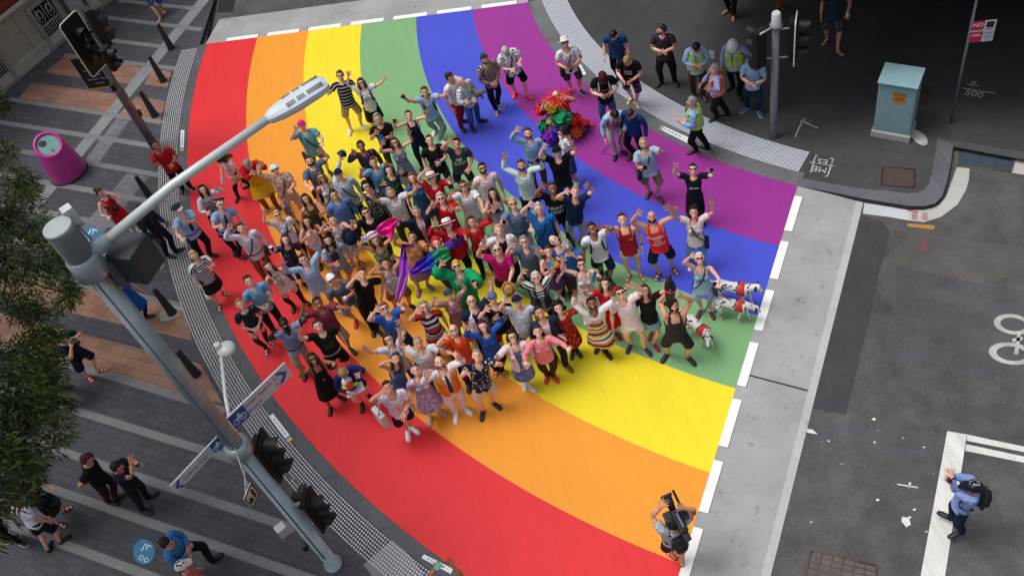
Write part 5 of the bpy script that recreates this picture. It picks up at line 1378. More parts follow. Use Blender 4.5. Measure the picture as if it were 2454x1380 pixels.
hm = bpy.data.meshes.new('lamp_head'); bm.to_mesh(hm); bm.free(); lh = link('lamp_head', hm, root, simple('c4d0d6', .45, var=.05))
m = MB()
for s_ in (1, -1):
    for k in range(30):
        t = .34+.60*k/30
        if k in (7, 8, 15, 16): continue
        c_ = hd0+ax_*(t*Lh)+sd_*(s_*.082)+up_*.0705; R3 = Matrix((sd_, ax_, up_)).transposed() @ Matrix.Rotation(s_*math.radians(17), 3, 'Y')
        m.box(c_, (.055, .009, .012), R3)
m.build('vents', plain('2a3a44'), lh)
# cross street arm with small dome
zc = z2+.12; e_ = Vector(at(528, 838, zc+.25))-Pp; s_ = Vector((0, 0, zc-.05)); dh = Vector((e_.x, e_.y, 0)).normalized()
m = MB(); m.tube([s_+dh*.12, s_+dh*.26+Vector((0, 0, .02)), s_+dh*.36+Vector((0, 0, .16)), s_.lerp(e_, .45)+Vector((0, 0, .12)), e_], [.04, .038, .034, .03, .028], 14); m.build('side_arm', simple('c8cccc', .3, .1), root)
m = MB(); m.ell(e_+Vector((.09, -.02, .0)), (.15, .15, .09)); m.tube([e_-Vector((0, 0, .03)), e_+Vector((0, 0, .14))], .05, 14); m.build('camera_dome', simple('c4c8c8', .3), root)
# direction signs
def dir_sign(tl, tr, br, zt0, nm, lines, square_at_start, arrow_at_end):
    A = Vector(at(*tl, zt0))-Pp; B = Vector(at(*tr, zt0))-Pp
    r = ray(*br); t = math.hypot(*(B+Pp).xy)/math.hypot(r[0], r[1]); hh = zt0-(CAMH+r[2]*t); d = (B-A).normalized(); L = (B-A).length
    n = Vector((d.y, -d.x, 0)); 
    if n.dot(Vector((-PX, -PY, 0))) < 0: n = -n
    tip = hh*.28
    m = MB(); ol = [(0, 0), (L-tip*0, 0), (L+tip*.0, -hh), (0, -hh)]
    m.prism(ol, d, (0, 0, 1), A, .014 if True else 0); o = m.build(nm, simple('c4c6cc', .4, var=.03), root)
    m = MB(); m.tube([A+Vector((0, 0, .004)), A+d*L+Vector((0, 0, .004))], .012, 6); m.build('sign_edge', plain('e8ecee'), o)
    off = n*.016+ (Vector((0, 0, 0)))
    flipd = d if d.cross(Vector((0, 0, 1))).dot(n) > 0 else -d     # reading direction
    Mt = Matrix(((flipd.x, 0, n.x, 0), (flipd.y, 0, n.y, 0), (0, 1, n.z, 0), (0, 0, 0, 1)))
    def panel(x0, x1, name, mat, z0=0.02, z1=.98, o2=1.0):
        m = MB(); a = [A+d*x0+Vector((0, 0, -hh*z0))+off*o2, A+d*x1+Vector((0, 0, -hh*z0))+off*o2, A+d*x1+Vector((0, 0, -hh*z1))+off*o2, A+d*x0+Vector((0, 0, -hh*z1))+off*o2]; m.poly([tuple(v) for v in a]); return m.build(name, mat, o)
    sq = hh*.95; panel(0, sq, 'blue_panel', plain('0c4c9c', .4))
    # bicycle symbol
    m = MB(); c_ = A+d*sq/2+Vector((0, 0, -hh*.62))+off*1.25; rr = hh*.17
    for s2 in (-1, 1): m.tube([c_+flipd*(s2*rr*1.25+rr*math.cos(t))+Vector((0, 0, rr*math.sin(t)-.0)) for t in np.linspace(0, 2*math.pi, 17)], .008, 5)
    for p0, p1 in (((-1.25, 0), (-.5, .9)), ((-.5, .9), (.6, .9)), ((.6, .9), (1.25, 0)), ((-.5, .9), (0, 0)), ((0, 0), (.6, .9)), ((-.5, 1.1), (.1, 2.0)), ((.1, 2.0), (.7, 1.2)), ((.3, 2.3), (.45, 2.45))): m.tube([c_+flipd*(p0[0]*rr)+Vector((0, 0, p0[1]*rr)), c_+flipd*(p1[0]*rr)+Vector((0, 0, p1[1]*rr))], .011, 5)
    m.build('bicycle_symbol', plain('d0dcec'), o)
    for body, sz, x, zz in lines:
        text_on('lettering', body, sz*hh, Matrix.Translation(A+d*(x*L)+Vector((0, 0, -hh*zz))+off*1.2) @ Mt, plain('1c4488'), o, False, 1.05)
    # arrow head
    m = MB(); xa = L-hh*.16
    m.poly([tuple(A+d*xx+Vector((0, 0, -hh*z_))+off*1.2) for xx, z_ in ((xa, .5), (xa-hh*.38, .10), (xa-hh*.62, .10), (xa-hh*.24, .5))]); m.poly([tuple(A+d*xx+Vector((0, 0, -hh*z_))+off*1.2) for xx, z_ in ((xa, .5), (xa-hh*.24, .5), (xa-hh*.62, .90), (xa-hh*.38, .90))])
    m.build('arrow', plain('0c4c9c'), o); return o
zs = zpole(558, 1040)+.10
dir_sign((543, 1002), (682, 869), (700, 896), zs, 'direction_sign', [('Green Square', .30, .47, .30), ('Airport', .30, .36, .74), ('3.1', .30, .79, .30), ('7.7', .30, .79, .74)], True, True)
dir_sign((524, 1042), (407, 1165), (424, 1181), zs-.10, 'direction_sign', [('Sydney City', .44, .56, .5)], True, True)
# signals and fittings on the pole
m = MB(); ch = Vector(at(325, 618, z1-.25))-Pp; m.box(ch, (.40, .36, .46), Matrix.Rotation(math.radians(60), 3, 'Z'), bev=.03); m.tube([Vector((0, 0, z1-.2)), ch], .04, 8); m.build('signal_hood', simple('2a3038', .5), root)
m = MB(); m.box(Vector(at(280, 645, z1-.30))-Pp, (.24, .18, .36), Matrix.Rotation(math.radians(50), 3, 'Z'), bev=.02); m.build('control_box', simple('4c5258', .4), root)
m = MB(); m.box((.10, .20, z1+.52), (.12, .12, .22), Matrix.Rotation(.5, 3, 'Z'), bev=.01); m.build('antenna_box', simple('c0c6c8', .4), root)
m = MB(); m.tube([(.10, .17, z1+.40), (.16, .12, z1+.20), (.12, -.06, z1+.05), (.13, -.12, z1-.3)], .012, 6); m.build('cable', simple('b06840', .6), root)
zq = zpole(600, 1100)
signal(root, Vector(at(652, 1092, zq-.35))-Pp, math.radians(75), .9, lamps=3, edge=False)
zq = z3
signal(root, Vector(at(762, 1222, zq-.3))-Pp, math.radians(70), .85, lamps=3, edge=False)
signal(root, Vector(at(726, 1196, zq-.2))-Pp, math.radians(150), .66, lamps=2, board=False)
m = MB(); m.tube([(0, 0, zq+.02), (.46, -.05, zq+.04)], .035, 10); m.tube([(0, 0, zq-.7), (.40, .0, zq-.7)], .02, 8); m.tube([(.05, .1, z2-.3), (.3, .2, zq+.3)], .015, 6); m.build('bracket', simple('98a8b0', .35, .2), root)
m = MB(); m.box((-.26, -.10, zq-.45), (.17, .15, .22), Matrix.Rotation(.5, 3, 'Z'), bev=.01); m.build('junction_box', simple('b4bcc0', .4), root)
m = MB(); m.box((-.20, .02, zpole(748, 1311)), (.09, .14, .16), bev=.02); m.build('push_button', simple('141416', .4), root)
# small pedestrian and bicycle sign hung below
zz = 4.2; P0, P1 = Vector(at(600, 1156, zz)), Vector(at(584, 1195, zz)); dW = (P1-P0); r = ray(623, 1177); t = math.hypot(P0.x, P0.y)/math.hypot(r[0], r[1]); hh = zz-(CAMH+r[2]*t)
m = MB(); d = dW.normalized(); m.prism([(0, 0), (dW.length, 0), (dW.length, -hh), (0, -hh)], d, (0, 0, 1), P0-Pp, .01); o = m.build('crossing_sign', simple('c8ccc0', .5), root)
n_ = Vector((d.y, -d.x, 0)); n_ = -n_ if n_.dot(Vector((-PX, -PY, 0))) < 0 else n_
m = MB(); c_ = P0-Pp+n_*.015
for q in (((0.03, 0.03), (.97, .03)), ((.97, .03), (.97, .97)), ((.97, .97), (.03, .97)), ((.03, .97), (.03, .03))): m.tube([c_+dW*q[0][0]+Vector((0, 0, -hh*q[0][1])), c_+dW*q[1][0]+Vector((0, 0, -hh*q[1][1]))], .008, 5)
for q in (((.3, .3), (.3, .55)), ((.3, .55), (.2, .8)), ((.3, .55), (.4, .8)), ((.2, .35), (.42, .45)), ((.55, .7), (.7, .45)), ((.7, .45), (.85, .7)), ((.55, .7), (.85, .7)), ((.3, .2), (.3, .26))): m.tube([c_+dW*q[0][0]+Vector((0, 0, -hh*q[0][1])), c_+dW*q[1][0]+Vector((0, 0, -hh*q[1][1]))], .012, 5)
m.build('symbol', plain('101214'), o)
m = MB(); m.tube([P0-Pp+dW*.3+Vector((0, 0, .0)), Vector((0, 0, zz+.1))], .01, 6); m.tube([P1-Pp+Vector((0, 0, -hh*.3)), Vector((0, 0, zz-.3))], .01, 6); m.build('sign_bracket', simple('9aa4a8', .4), root)
# ------------------------------------------------------------------ the crowd; every person is placed where the photo puts head, hands and feet
G = GROUPNAME
def crowd(*a, **k): k.setdefault('group', G); return person(*a, **k)
crowd('m sk:1 tee:navy:str:lgrey shorts:khaki shoe:white:white hair:short:hbrown specs', 'man in navy and grey striped tee and khaki shorts beside the street lamp head', head=(817, 183), feet=[(841, 319), (873, 307)], hl=(789, 216, .36), hr='d')
crowd('f+ sk:1 tee:white skirt:black sock:black shoe:black hair:bob:hbrown glasses pack:black:black_backpack_of_the_woman_waving_both_arms_on_the_green_stripe', 'woman in white logo tee and black skirt waving both arms on green stripe', head=(867, 202), hl=(834, 176), hr=(925, 187, .6), text=[('Australia', .045, 0, 1.29), ('PRIDE', .06, 0, 1.22)], txcol='2f8f8a')
crowd('m+ sk:1 tee:turq:fine:78b4c4 shorts:tan shoe:brown hair:short:hgrey cap:pink strap:black:r bag:black:black_shoulder_bag_of_the_man_in_the_pink_cap', 'stout man in hot pink cap and turquoise shirt with shoulder strap', head=(725, 304), hl=(708, 308, .45), hr=(770, 349))
crowd('m sk:1 tee:steel shorts:navy shoe:black hair:short:hbrown beard:hbrown bag:black:black_bag_at_the_hip_of_the_bearded_man_in_grey_tee', 'bearded man in slate tee raising one arm below the man in pink cap', head=(744, 390), hl=(748, 452), hr=(767, 361))
crowd('m sk:1 long:c8d4e4 trousers:navy shoe:black cap:navy strap:navy:r', 'person in navy cap and pale blue shirt lifting a black bicycle helmet', head=(814, 422), hl=(817, 377, .62), hr='d', hold=[('l', 'helmet', 'black', 'black bicycle helmet held high above the yellow stripe')])
crowd('m sk:3 long:navy:plaid:steel:burg trousers:black shoe:black hair:short:hblack', 'man in dark plaid shirt with one palm up beside the raised helmet', head=(867, 354), hl=(846, 363, .45), hr='d')
crowd('m sk:2 tee:black trousers:dgrey shoe:black hair:messy:hgrey watch', 'grey haired man in black tee holding a blue card', head=(907, 290), hl=(902, 316, .38), hr=(912, 334, .4), hold=[('r', 'paper', '2878d0', 'blue card in the hand of the grey haired man')])
crowd('f sk:1 tank:navy trousers:navy shoe:black hair:bun:hbrown', 'woman in sleeveless navy jumpsuit holding up a phone on green stripe', head=(981, 280), hl=(945, 288, .5), hr=(1023, 266, .58), hold=[('l', 'phone', 'black', 'phone held up by the woman in navy jumpsuit')])
crowd('m sk:2 tee:lblue trousers:8796aa shoe:white:white hair:short:hbrown pack:navy:navy_backpack_of_the_man_in_pale_blue_polo_with_arms_spread collar:lblue', 'young man in pale blue polo and grey jeans spreading both arms', head=(1018, 220), feet=[(1043, 319), (1061, 342)], hl=(961, 224, .6), hr=(1071, 218, .6), hold=[('l', 'phone', 'black', 'phone in the outstretched hand above the green stripe')])
person('m sk:2 tee:f0e0e4 trousers:crimson shoe:black hair:short:hblack bag:black:black_pouch_hanging_beside_the_crimson_trousers:r', 'man in pale shirt and crimson trousers standing on blue stripe', head=(1078, 183), feet=[(1110, 313), (1113, 293)], face=(40, 12), look=(40, 8), hl='d', hr='d')
person('m+ sk:1 long:e4e8ea:plaid:steel:lgrey trousers:denim shoe:black hair:bald:silver beard:hwhite', 'white bearded bald man in checked shirt cradling a grey dog', head=(1105, 194), feet=[(1134, 312), (1155, 292)], face=(40, 14), look=(40, 20), hl=(1118, 240, .42), hr=(1133, 238, .42))
person('m sk:2 long:2e3634:vst:b8b0a0:a05040 trousers:black sandal:tan hair:short:hblack beard:hblack', 'man in dark striped shirt and black trousers standing with hands clasped in sandals', head=(1161, 140), feet=[(1191, 272), (1200, 254)], face=(30, 28), look=(30, 34), hl='clasp', hr='clasp')
person('m+ sk:1 tee:e6e6f0:leaf:navy:8a3a5a:teal shorts:black shoe:f03038 hair:short:silver strap:black:l', 'grey haired man in floral shirt, black shorts and bright red shoes', head=(1206, 112), feet=[(1234, 230), (1268, 236)], face=(20, 30), look='down', hl=(1229, 165, .42), hr=(1241, 153, .42))
person('m sk:2 tee:white shorts:dgrey sock:white shoe:26383a:white hat:sun:e8e8e0 strap:dgreen:l hair:crop:hblack bag:black:round_black_lens_bag_beside_the_white_hatted_photographer', 'photographer in white hat and white shirt on purple stripe', head=(1355, 109), feet=[(1367, 226), (1395, 224)], hl='cam', hr='cam', hold=[('l', 'camera', 'black', 'camera in the hands of the white hatted photographer')])
crowd('f sk:2 tee:white skirt:2a4668 shoe:white:white hair:short:hblack', 'short haired woman in white tee and blue denim skirt turned to the left', head=(1348, 315), feet=[(1371, 440), (1380, 446)], face=(-30, 14), look=(-40, 5), hl='d', hr=(1364, 331, .38), text=[('Girls', .06, 0, 1.28), ('go far', .045, 0, 1.21)], txcol='black')
person('m sk:1 tee:1e4a78 trousers:black shoe:black hair:short:hblack strap:dbrown:r', 'man in blue short sleeved shirt standing behind the tactile strip', head=(1469, 86), feet=[(1480, 192), (1494, 186)], face=(-6, 30), look='down', hl='d', hr='d')
person('m+ sk:1 tee:1c1c26:plaid:34343e:50303a trousers:black shoe:black hair:short:hbrown beard:hbrown', 'man in black checked shirt with folded arms on the asphalt footpath', head=(1586, 70), feet=[(1582, 204), (1620, 202)], face=(-6, 30), look=(-40, 6), hl='fold', hr='fold')
person('m sk:2 long:9cc0ea hiviz:lime:hiviz:lgrey trousers:brown shoe:brown hair:short:hblack', 'man in lime safety vest over blue shirt and brown trousers, arms folded', head=(1668, 103), feet=[(1659, 232), (1687, 238)], face=(0, 30), look='down', hl='fold', hr='fold')
person('m sk:2 long:a0a8dc hiviz:lime:hiviz:lgrey trousers:black shoe:black hardhat:f0f0f4 specs hair:short:hblack', 'worker in white hard hat and lime safety vest with hand on hip', head=(1757, 97), feet=[(1751, 214), (1774, 235)], face=(-12, 30), look='down', hl='d', hr='hip')
person('m sk:1 tee:8ab4d8 trousers:1c3450 shoe:2a5a8a:white hair:short:hblack watch', 'man in plain light blue tee with folded arms looking at his feet', head=(1807, 145), feet=[(1786, 264), (1820, 273)], face=(-10, 30), look='down', hl='fold', hr='fold')
person('m+ sk:1 long:a4b4e8 hiviz:f06018:hiviz:lgrey trousers:black shoe:black hair:short:hgrey', 'grey haired worker in orange safety vest facing left', head=(1709, 161), feet=[(1712, 287), (1737, 277)], face=(-30, 6), look=(-40, 10), hl='cam', hr=(1696, 206, .4))
person('m+ sk:1 long:8cb0ec hiviz:lime:hiviz:lgrey trousers:black shoe:black hair:short:hgrey specs', 'grey haired worker in lime safety vest on the kerb line', head=(1655, 240), feet=[(1662, 366), (1690, 357)], face=(-30, 2), look=(-40, 8), hl=(1641, 291, .4), hr='cam')
person('m sk:1 tee:black shorts:401c2c:flor2:crimson:teal:violet thong:tan hair:short:dblond', 'fair haired man in black print tee and bright floral shorts checking a phone', head=(1503, 142), feet=[(1511, 244), (1528, 254)], face=(-10, 30), look='down', hl='cam', hr='cam', text=[('GAS', .09, 0, 1.27), ('BAG', .09, 0, 1.18)], hold=[('l', 'phone', 'black', 'phone of the man in bright floral shorts')])
person('m sk:1 tee:black trousers:3c5c90 shoe:black cap:maroon pack:d8d8dc:white_backpack_of_the_photographer_in_maroon_cap', 'photographer in maroon cap and black tee with white backpack straps', head=(1442, 172), face=(6, 30), look='down', hl='cam', hr='cam', text=[('festival', .06, 0, 1.22)], txcol='f05020', hold=[('r', 'camera', 'black', 'camera held by the man in maroon cap')])
person('m sk:2 long:a0ccec hiviz:f05a1c:hiviz:lgrey trousers:c0bcbc shoe:black hair:short:hblack', 'worker in orange vest and pale grey trousers bending over a clipboard', head=(1473, 268), feet=[(1475, 378), (1492, 367)], face=(12, 30), look='down', hl='d', hr='cam', bend=.12, hold=[('r', 'board', '1a1a20', 'dark clipboard of the worker in pale grey trousers')])
person('m sk:2 long:1a3a74 trousers:black shoe:black hair:crop:hbrown', 'man in royal blue long sleeves beside the worker in pale grey trousers', head=(1513, 271), feet=[(1516, 379), (1536, 366)], face=(-16, 26), look='down', hl='d', hr='d')
crowd('m sk:1 long:8cb0dc:plaid:7898cc:a8c4e8 trousers:6a4a34 belt:black shoe:brown hair:short:hbrown beard:ginger collar:8cb0dc', 'bearded man in blue checked shirt and brown trousers waving on blue stripe', head=(1267, 325), hl=(1239, 308), hr='d')
crowd('m+ sk:1 tee:black:half:12201f trousers:1c3a44 shoe:white cap:black glasses watch', 'man in black cap and black tee raising both arms with a white phone', head=(1336, 371), hl=(1304, 350, .55), hr=(1370, 343, .55), hold=[('l', 'phone', 'white', 'white phone raised by the man in black cap')])
crowd('m sk:2 long:d8ecea trousers:161c30 shoe:black hair:short:hbrown beard:hbrown', 'man in pale mint shirt raising both arms on blue stripe', head=(1251, 402), hl=(1208, 372), hr=(1287, 383), hold=[('r', 'phone', 'black', 'black phone raised by the man in pale mint shirt')])
crowd('m+ sk:3 tee:black trousers:26384c shoe:black hair:crop:hblack', 'man in black tee printed with a toothy white and teal grin', head=(1325, 457), hl=(1300, 444, .5), hr='d', text=[('HHHH', .12, 0, 1.26), ('HHH', .12, 0, 1.16)], txcol='bcd8d0')
crowd('m sk:1 tee:1c2c54 shorts:a8acb8 shoe:1e4a8a hair:short:hgrey watch', 'man in navy tee and pale grey shorts raising both arms', head=(1381, 468), feet=[(1372, 586), (1395, 588)], hl=(1358, 456, .5), hr=(1407, 441, .55))
person('m sk:2 tee:aabcd2 shorts:8c7458 shoe:26302c hair:crop:hgrey beard:hgrey strap:black:l bag:black:black_satchel_of_the_man_pointing_sideways_on_the_purple_stripe', 'man in grey blue tee and khaki shorts pointing sideways on purple stripe', head=(1542, 349), feet=[(1555, 469), (1581, 480)], hl=(1549, 399, .42), hr=(1580, 361, .5), hold=[('l', 'phone', 'black', 'phone of the man with black satchel strap')])
crowd('f sk:1 tee:12141c trousers:0e0e12 shoe:black hair:bun:hblack glasses', 'woman in black tee and black trousers waving on purple stripe', head=(1661, 412), hl=(1618, 395, .56), hr=(1704, 404, .5), text=[('Clinique', .06, 0, 1.27)], hold=[('r', 'phone', 'black', 'phone of the woman dressed all in black')])
crowd('f sk:2 tee:ecd8dc trousers:6a92c0 shoe:white hair:curly:hblack strap:black:r bag:black:large_black_handbag_of_the_woman_in_pale_pink_tee:r', 'woman in pale pink lettered tee raising both arms with sunglasses in hand', head=(1663, 517), hl=(1615, 499, .58), hr=(1707, 482, .58), text=[('C + J', .08, 0, 1.27), ('ACo', .085, 0, 1.18)], txcol='black', hold=[('r', 'shades', '', 'sunglasses held aloft by the woman in pale pink tee')])
crowd('m+ sk:2 tank:f02838 shorts:101c30 sandal:black beard:hblack hair:bald:hbrown', 'bald bearded man in red lettered singlet with both arms high', head=(1559, 526), feet=[(1577, 664), (1616, 650)], hl=(1530, 507), hr=(1601, 495), roll=-12, text=[('RUSSELL', .092, 0, 1.26), ('CO', .09, 0, 1.17), ('ATHLETIC', .058, 0, 1.09)])
crowd('m sk:1 tank:b41a2c hotpants:white thong:black hair:short:hbrown watch', 'man in plain red sleeveless top and white shorts waving one hand', head=(1492, 533), feet=[(1507, 666), (1537, 665)], hl=(1456, 544, .58), hr='d', text=[('NSW', .04, .08, 1.25)])
crowd('m sk:3 tee:ecf0f8:spot:b0bcd4 shorts:16284c boot:black hair:short:hblack pack:navy:dark_backpack_of_the_man_in_white_patterned_shirt', 'young man in white patterned shirt and navy shorts shading his eyes', head=(1420, 555), feet=[(1440, 662), (1466, 682)], hl='d', hr=(1437, 540, .42))
crowd('f sk:1 tank:a4c8e0 shorts:b8c8ea sock:white shoe:581820:white hair:short:hwhite glasses strap:navy:l bag:1c3050:navy_pouch_of_the_dog_walker:r', 'white haired dog walker in pale blue singlet and shorts raising one hand', head=(1677, 628), feet=[(1677, 752), (1704, 757)], hl=(1659, 611, .56), hr=(1720, 688), text=[('ROGUE', .05, 0, 1.22)], txcol='black')
crowd('m+ sk:2 tank:2c2c32 shorts:24262c shoe:black hair:crop:hblack beard:hblack', 'man in charcoal singlet lifting a black dog over his face', head=(1617, 744), feet=[(1595, 858), (1655, 866)], hl=(1604, 695, .5), hr=(1630, 706, .52))
crowd('f sk:1 tee:16161c miniskirt:86aac4 shoe:8c1a34:white hair:long:hbrown', 'long haired woman in black tee and pale denim skirt raising one arm', head=(1546, 704), feet=[(1561, 806), (1571, 834)], hl='d', hr=(1596, 672, .6))
crowd('m sk:1 tee:f0e2ea hotpants:ece8e0 shoe:24242e:white hair:short:hbrown glasses', 'young man in white pink tee and white shorts waving in sunglasses', head=(1488, 710), feet=[(1510, 836), (1551, 845)], hl='d', hr=(1518, 681))
crowd('m sk:3 long:e8e8ea trousers:black shoe:1a1a20 hair:short:hblack topglasses beard:hblack apron:f08040:band:e8e4dc:2a6a70:e8e4dc:f0b050:1c3a5c', 'cook in white shirt and striped orange teal apron raising both arms', head=(1421, 739), feet=[(1433, 835), (1456, 851)], hl=(1378, 697, .6), hr=(1468, 697, .58))
crowd('f sk:1 teedress:d01424 shoe:901820 hair:bob:hbrown', 'woman in bright red dress with both arms stretched wide', head=(1452, 691), feet=[(1457, 800), (1480, 805)], hl=(1398, 697, .6), hr=(1508, 684, .6))
crowd('f sk:1 tankdress:e8e8f0 shoe:white hair:bun:hblack glasses:6a3a20', 'woman in long white printed dress and orange tinted sunglasses', head=(1395, 642), hl=(1349, 619), hr=(1422, 662, .45), text=[('O', .13, 0, 1.2)], txcol='b0b4cc', hold=[('r', 'paper', '58a0b8', 'pale striped paper fan of the woman in long white dress')])
crowd('f+ sk:1 tee:white:str2:black vest:2c3038 trousers:black shoe:black hair:messy:hwhite specs:c02030', 'white haired woman in dark denim vest over striped tee raising both arms', head=(1287, 674), hl=(1254, 648), hr=(1306, 634, .58))
crowd('m+b sk:1 tee:dc1484 shorts:26242c shoe:white glasses hair:bald:silver', 'stout man in magenta tee and sunglasses waving with straw hat in hand', head=(1196, 614), feet=[(1210, 716), (1240, 706)], hl=(1153, 590), hr=(1217, 683, .42), hold=[('r', 'strawhat', 'c89858', 'straw hat held by the stout man in magenta')])
crowd('m sk:1 tee:161620 coat:ececf2 trousers:navy shoe:black hair:short:blond', 'blond man in open white shirt over black printed tee', head=(1198, 560), hl=(1160, 577, .5), hr='d', text=[], )
crowd('m sk:1 tee:606c80 trousers:242838 shoe:black hair:short:hgrey specs collar:606c80', 'older man in grey polo and glasses with both palms raised', head=(1258, 587), hl=(1227, 585, .5), hr=(1286, 602, .48))
crowd('f sk:1 tank:6a2c8c skirt:5c3c84 shoe:e0d0d8 hair:short:hbrown', 'woman in purple top and skirt holding a rainbow hand fan', head=(1316, 613), feet=[(1336, 708), (1345, 714)], hl=(1322, 645, .4), hr='cam')
crowd('m sk:1 tank:2a6ab4 trousers:dgrey shoe:black hair:bald:hgrey', 'laughing bald man tilting his head beside the grey haired woman', head=(1336, 580), hl='d', hr='d', roll=35)
crowd('f sk:1 tee:2868b8 trousers:burg shoe:black hair:messy:hgrey cap:e8eef0', 'grey haired woman in white visor and blue top turned away', head=(1358, 590), face=(-6, -30), look='ahead', hl='dd', hr=(1368, 610, .4))
crowd('m+ sk:1 tee:2276c8 trousers:3c4454 shoe:black hair:messy:silver strap:navy:l', 'silver haired man in bright blue tee with dark strap waving', head=(1293, 509), hl=(1271, 488), hr='d')
crowd('m sk:1 tee:6884a4 trousers:d4d6e0 belt:black shoe:white hair:short:blond glasses collar:6884a4', 'blond man in blue grey polo and white trousers wearing sunglasses', head=(1231, 495), hl=(1210, 529, .42), hr=(1271, 552), hold=[('l', 'phone', 'black', 'phone of the blond man in white trousers')])
crowd('m sk:2 tee:f0d4da trousers:9aa0b0 shoe:tan hair:short:hblack glasses beard:hblack collar:f0d4da', 'man in open pale pink shirt and sunglasses with arms down', head=(1158, 409), hl='d', hr='d')
crowd('m sk:2 tee:ececf6 shorts:d0b8c4:plaid:a08898:b8a0ac shoe:white hair:short:hbrown glasses', 'man in white tee and checked shorts reaching out on green stripe', head=(1112, 452), hl=(1085, 458, .45), hr=(1160, 505, .6))
crowd('m sk:1 tee:14141a trousers:2c4458 shoe:black hair:crop:hbrown strap:dbrown:l', 'man in black polo with brown strap holding a coffee cup', head=(1031, 340), hl='d', hr=(1047, 390, .42), hold=[('r', 'cup', 'white', 'white coffee cup of the man in black polo')])
crowd('m sk:2 tee:3c424c shorts:242a3c shoe:black hair:short:hblack topglasses', 'man in charcoal tee with city lettering resting a hand on his belly', head=(1100, 352), feet=[(1108, 462), (1130, 462)], hl=(1076, 334, .55), hr=(1118, 406, .42), text=[('I\u2665', .10, -.02, 1.31), ('SYD', .15, 0, 1.18)])
crowd('f sk:2 tankdress:a8acd4:flor:lpink:lgrey shoe:black hair:verylong:hblack', 'long black haired woman in lilac top with palm out', head=(1183, 471), hl=(1181, 500, .45), hr='d')
crowd('f sk:2 long:c8202c trousers:black shoe:black hair:bun:hblack', 'dark haired woman in red tracksuit top waving near the centre', head=(1133, 538), hl='d', hr=(1161, 516, .5))
crowd('m+ sk:1 tee:c8141f trousers:black shoe:black hair:messy:silver glasses', 'silver haired volunteer in red shirt and sunglasses with palms up', head=(1059, 483), hl=(1037, 489, .45), hr=(1081, 500, .45))
crowd('m sk:1 tee:c01420 trousers:black shoe:black hair:short:hgrey hat:sun:f0f0f0:c4141f lanyard:black', 'volunteer in red shirt and white brimmed hat, the farther one from the camera', head=(1037, 434), hl=(1021, 405, .56), hr=(1076, 428, .5))
crowd('m+ sk:1 long:c8182a trousers:black shoe:black hair:short:hgrey hat:sun:f0f0f0:c4141f', 'volunteer in red long sleeves and white brimmed hat, the nearer one', head=(1075, 546), hl=(1040, 535, .5), hr=(1113, 567, .55))
crowd('m sk:2 long:d4d4ec coat:1a2440 tie:e08890 trousers:161a28 shoe:black hair:short:hgrey', 'man in navy suit and pink tie raising both hands', head=(1000, 514), hl=(969, 520, .5), hr=(1036, 491, .56))
crowd('f+ sk:1 tee:2c68a8:flor:1c4878:3a80c0 skirt:2a5c94 shoe:tan hair:bob:ginger bag:e0c020:yellow_and_blue_bag_of_the_fair_haired_woman_in_denim_blue:r', 'ginger haired woman in bright denim blue beside the bearded man', head=(990, 433), hl='d', hr='d')
crowd('m sk:2 tee:dce0ec:half:d8d8ec trousers:26303c belt:brown shoe:brown hair:short:hgrey beard:hgrey collar:dce0ec', 'grey bearded man in white shirt spreading both arms wide', head=(940, 466), hl=(886, 458, .6), hr=(1003, 446, .6), roll=10)
crowd('f sk:1 long:26242a:leaf:lgrey:dgreen trousers:black shoe:black hair:curly:hblack lanyard:20a060', 'young woman in dark patterned top and green lanyard making a peace sign', head=(935, 414), hl=(920, 438, .42), hr=(962, 411, .48))
crowd('f sk:1 long:26303c:flor:white:green:lgrey trousers:black shoe:black hair:curly:hblack specs', 'dark curly haired woman in white and green floral jacket', head=(880, 452), hl=(868, 475, .42), hr='d')
crowd('m sk:2 tee:6aa4d4 trousers:4a7cb0 shoe:black hair:short:hbrown lanyard:20a060', 'young man in sky blue tee and dungarees with green lanyard', head=(897, 394), hl=(866, 406, .5), hr=(925, 390, .5))
crowd('f sk:1 tankdress:8890b0:flor:c4c8dc:4a4e68 shoe:black hair:bob:hbrown glasses', 'woman in grey patterned sundress and sunglasses raising both arms', head=(948, 347), hl=(916, 342, .5), hr=(981, 320, .58))
crowd('m+ sk:1 tee:121216 trousers:26262c shoe:black hair:short:hbrown glasses', 'heavy man in black tee and sunglasses near the pink silk', head=(880, 516), hl=(845, 532, .5), hr='d')
crowd('m+ sk:2 long:5a7cb8 trousers:1c2438 shoe:brown hair:short:hblack collar:5a7cb8', 'man in cobalt long sleeved shirt with arms relaxed on orange stripe', head=(803, 472), hl='d', hr='d')
crowd('f+ sk:2 tankdress:d8e8e0:flor2:3a9a80:white:c8d4e0 shoe:tan hair:bob:ginger glasses strap:black:l', 'woman in mint floral sundress and dark sunglasses', head=(773, 430), hl='d', hr='d')
crowd('f sk:2 tank:4a4420 trousers:26242a shoe:black hair:long:hblack', 'long haired woman in olive top standing behind the bicycle', head=(735, 481), hl='d', hr=(766, 514, .45))
crowd('f sk:2 tank:ecd8dc skirt:a04018 shoe:black hair:long:hblack', 'woman in blush top and rust skirt peering through her hands', head=(739, 537), feet=[(770, 640), (785, 636)], hl='eye', hr='eye')
crowd('f+ sk:1 tankdress:e0e0f4:leaf:2a3a8c:5a6cb8 sandal:dgreen hair:bun:hbrown', 'woman in white and blue floral sundress waving with a cap in hand', head=(800, 534), feet=[(845, 636), (866, 633)], hl=(777, 536, .5), hr=(836, 562, .46), hold=[('r', 'rhat', '1c2848', 'navy sun hat held by the woman in blue floral sundress')])
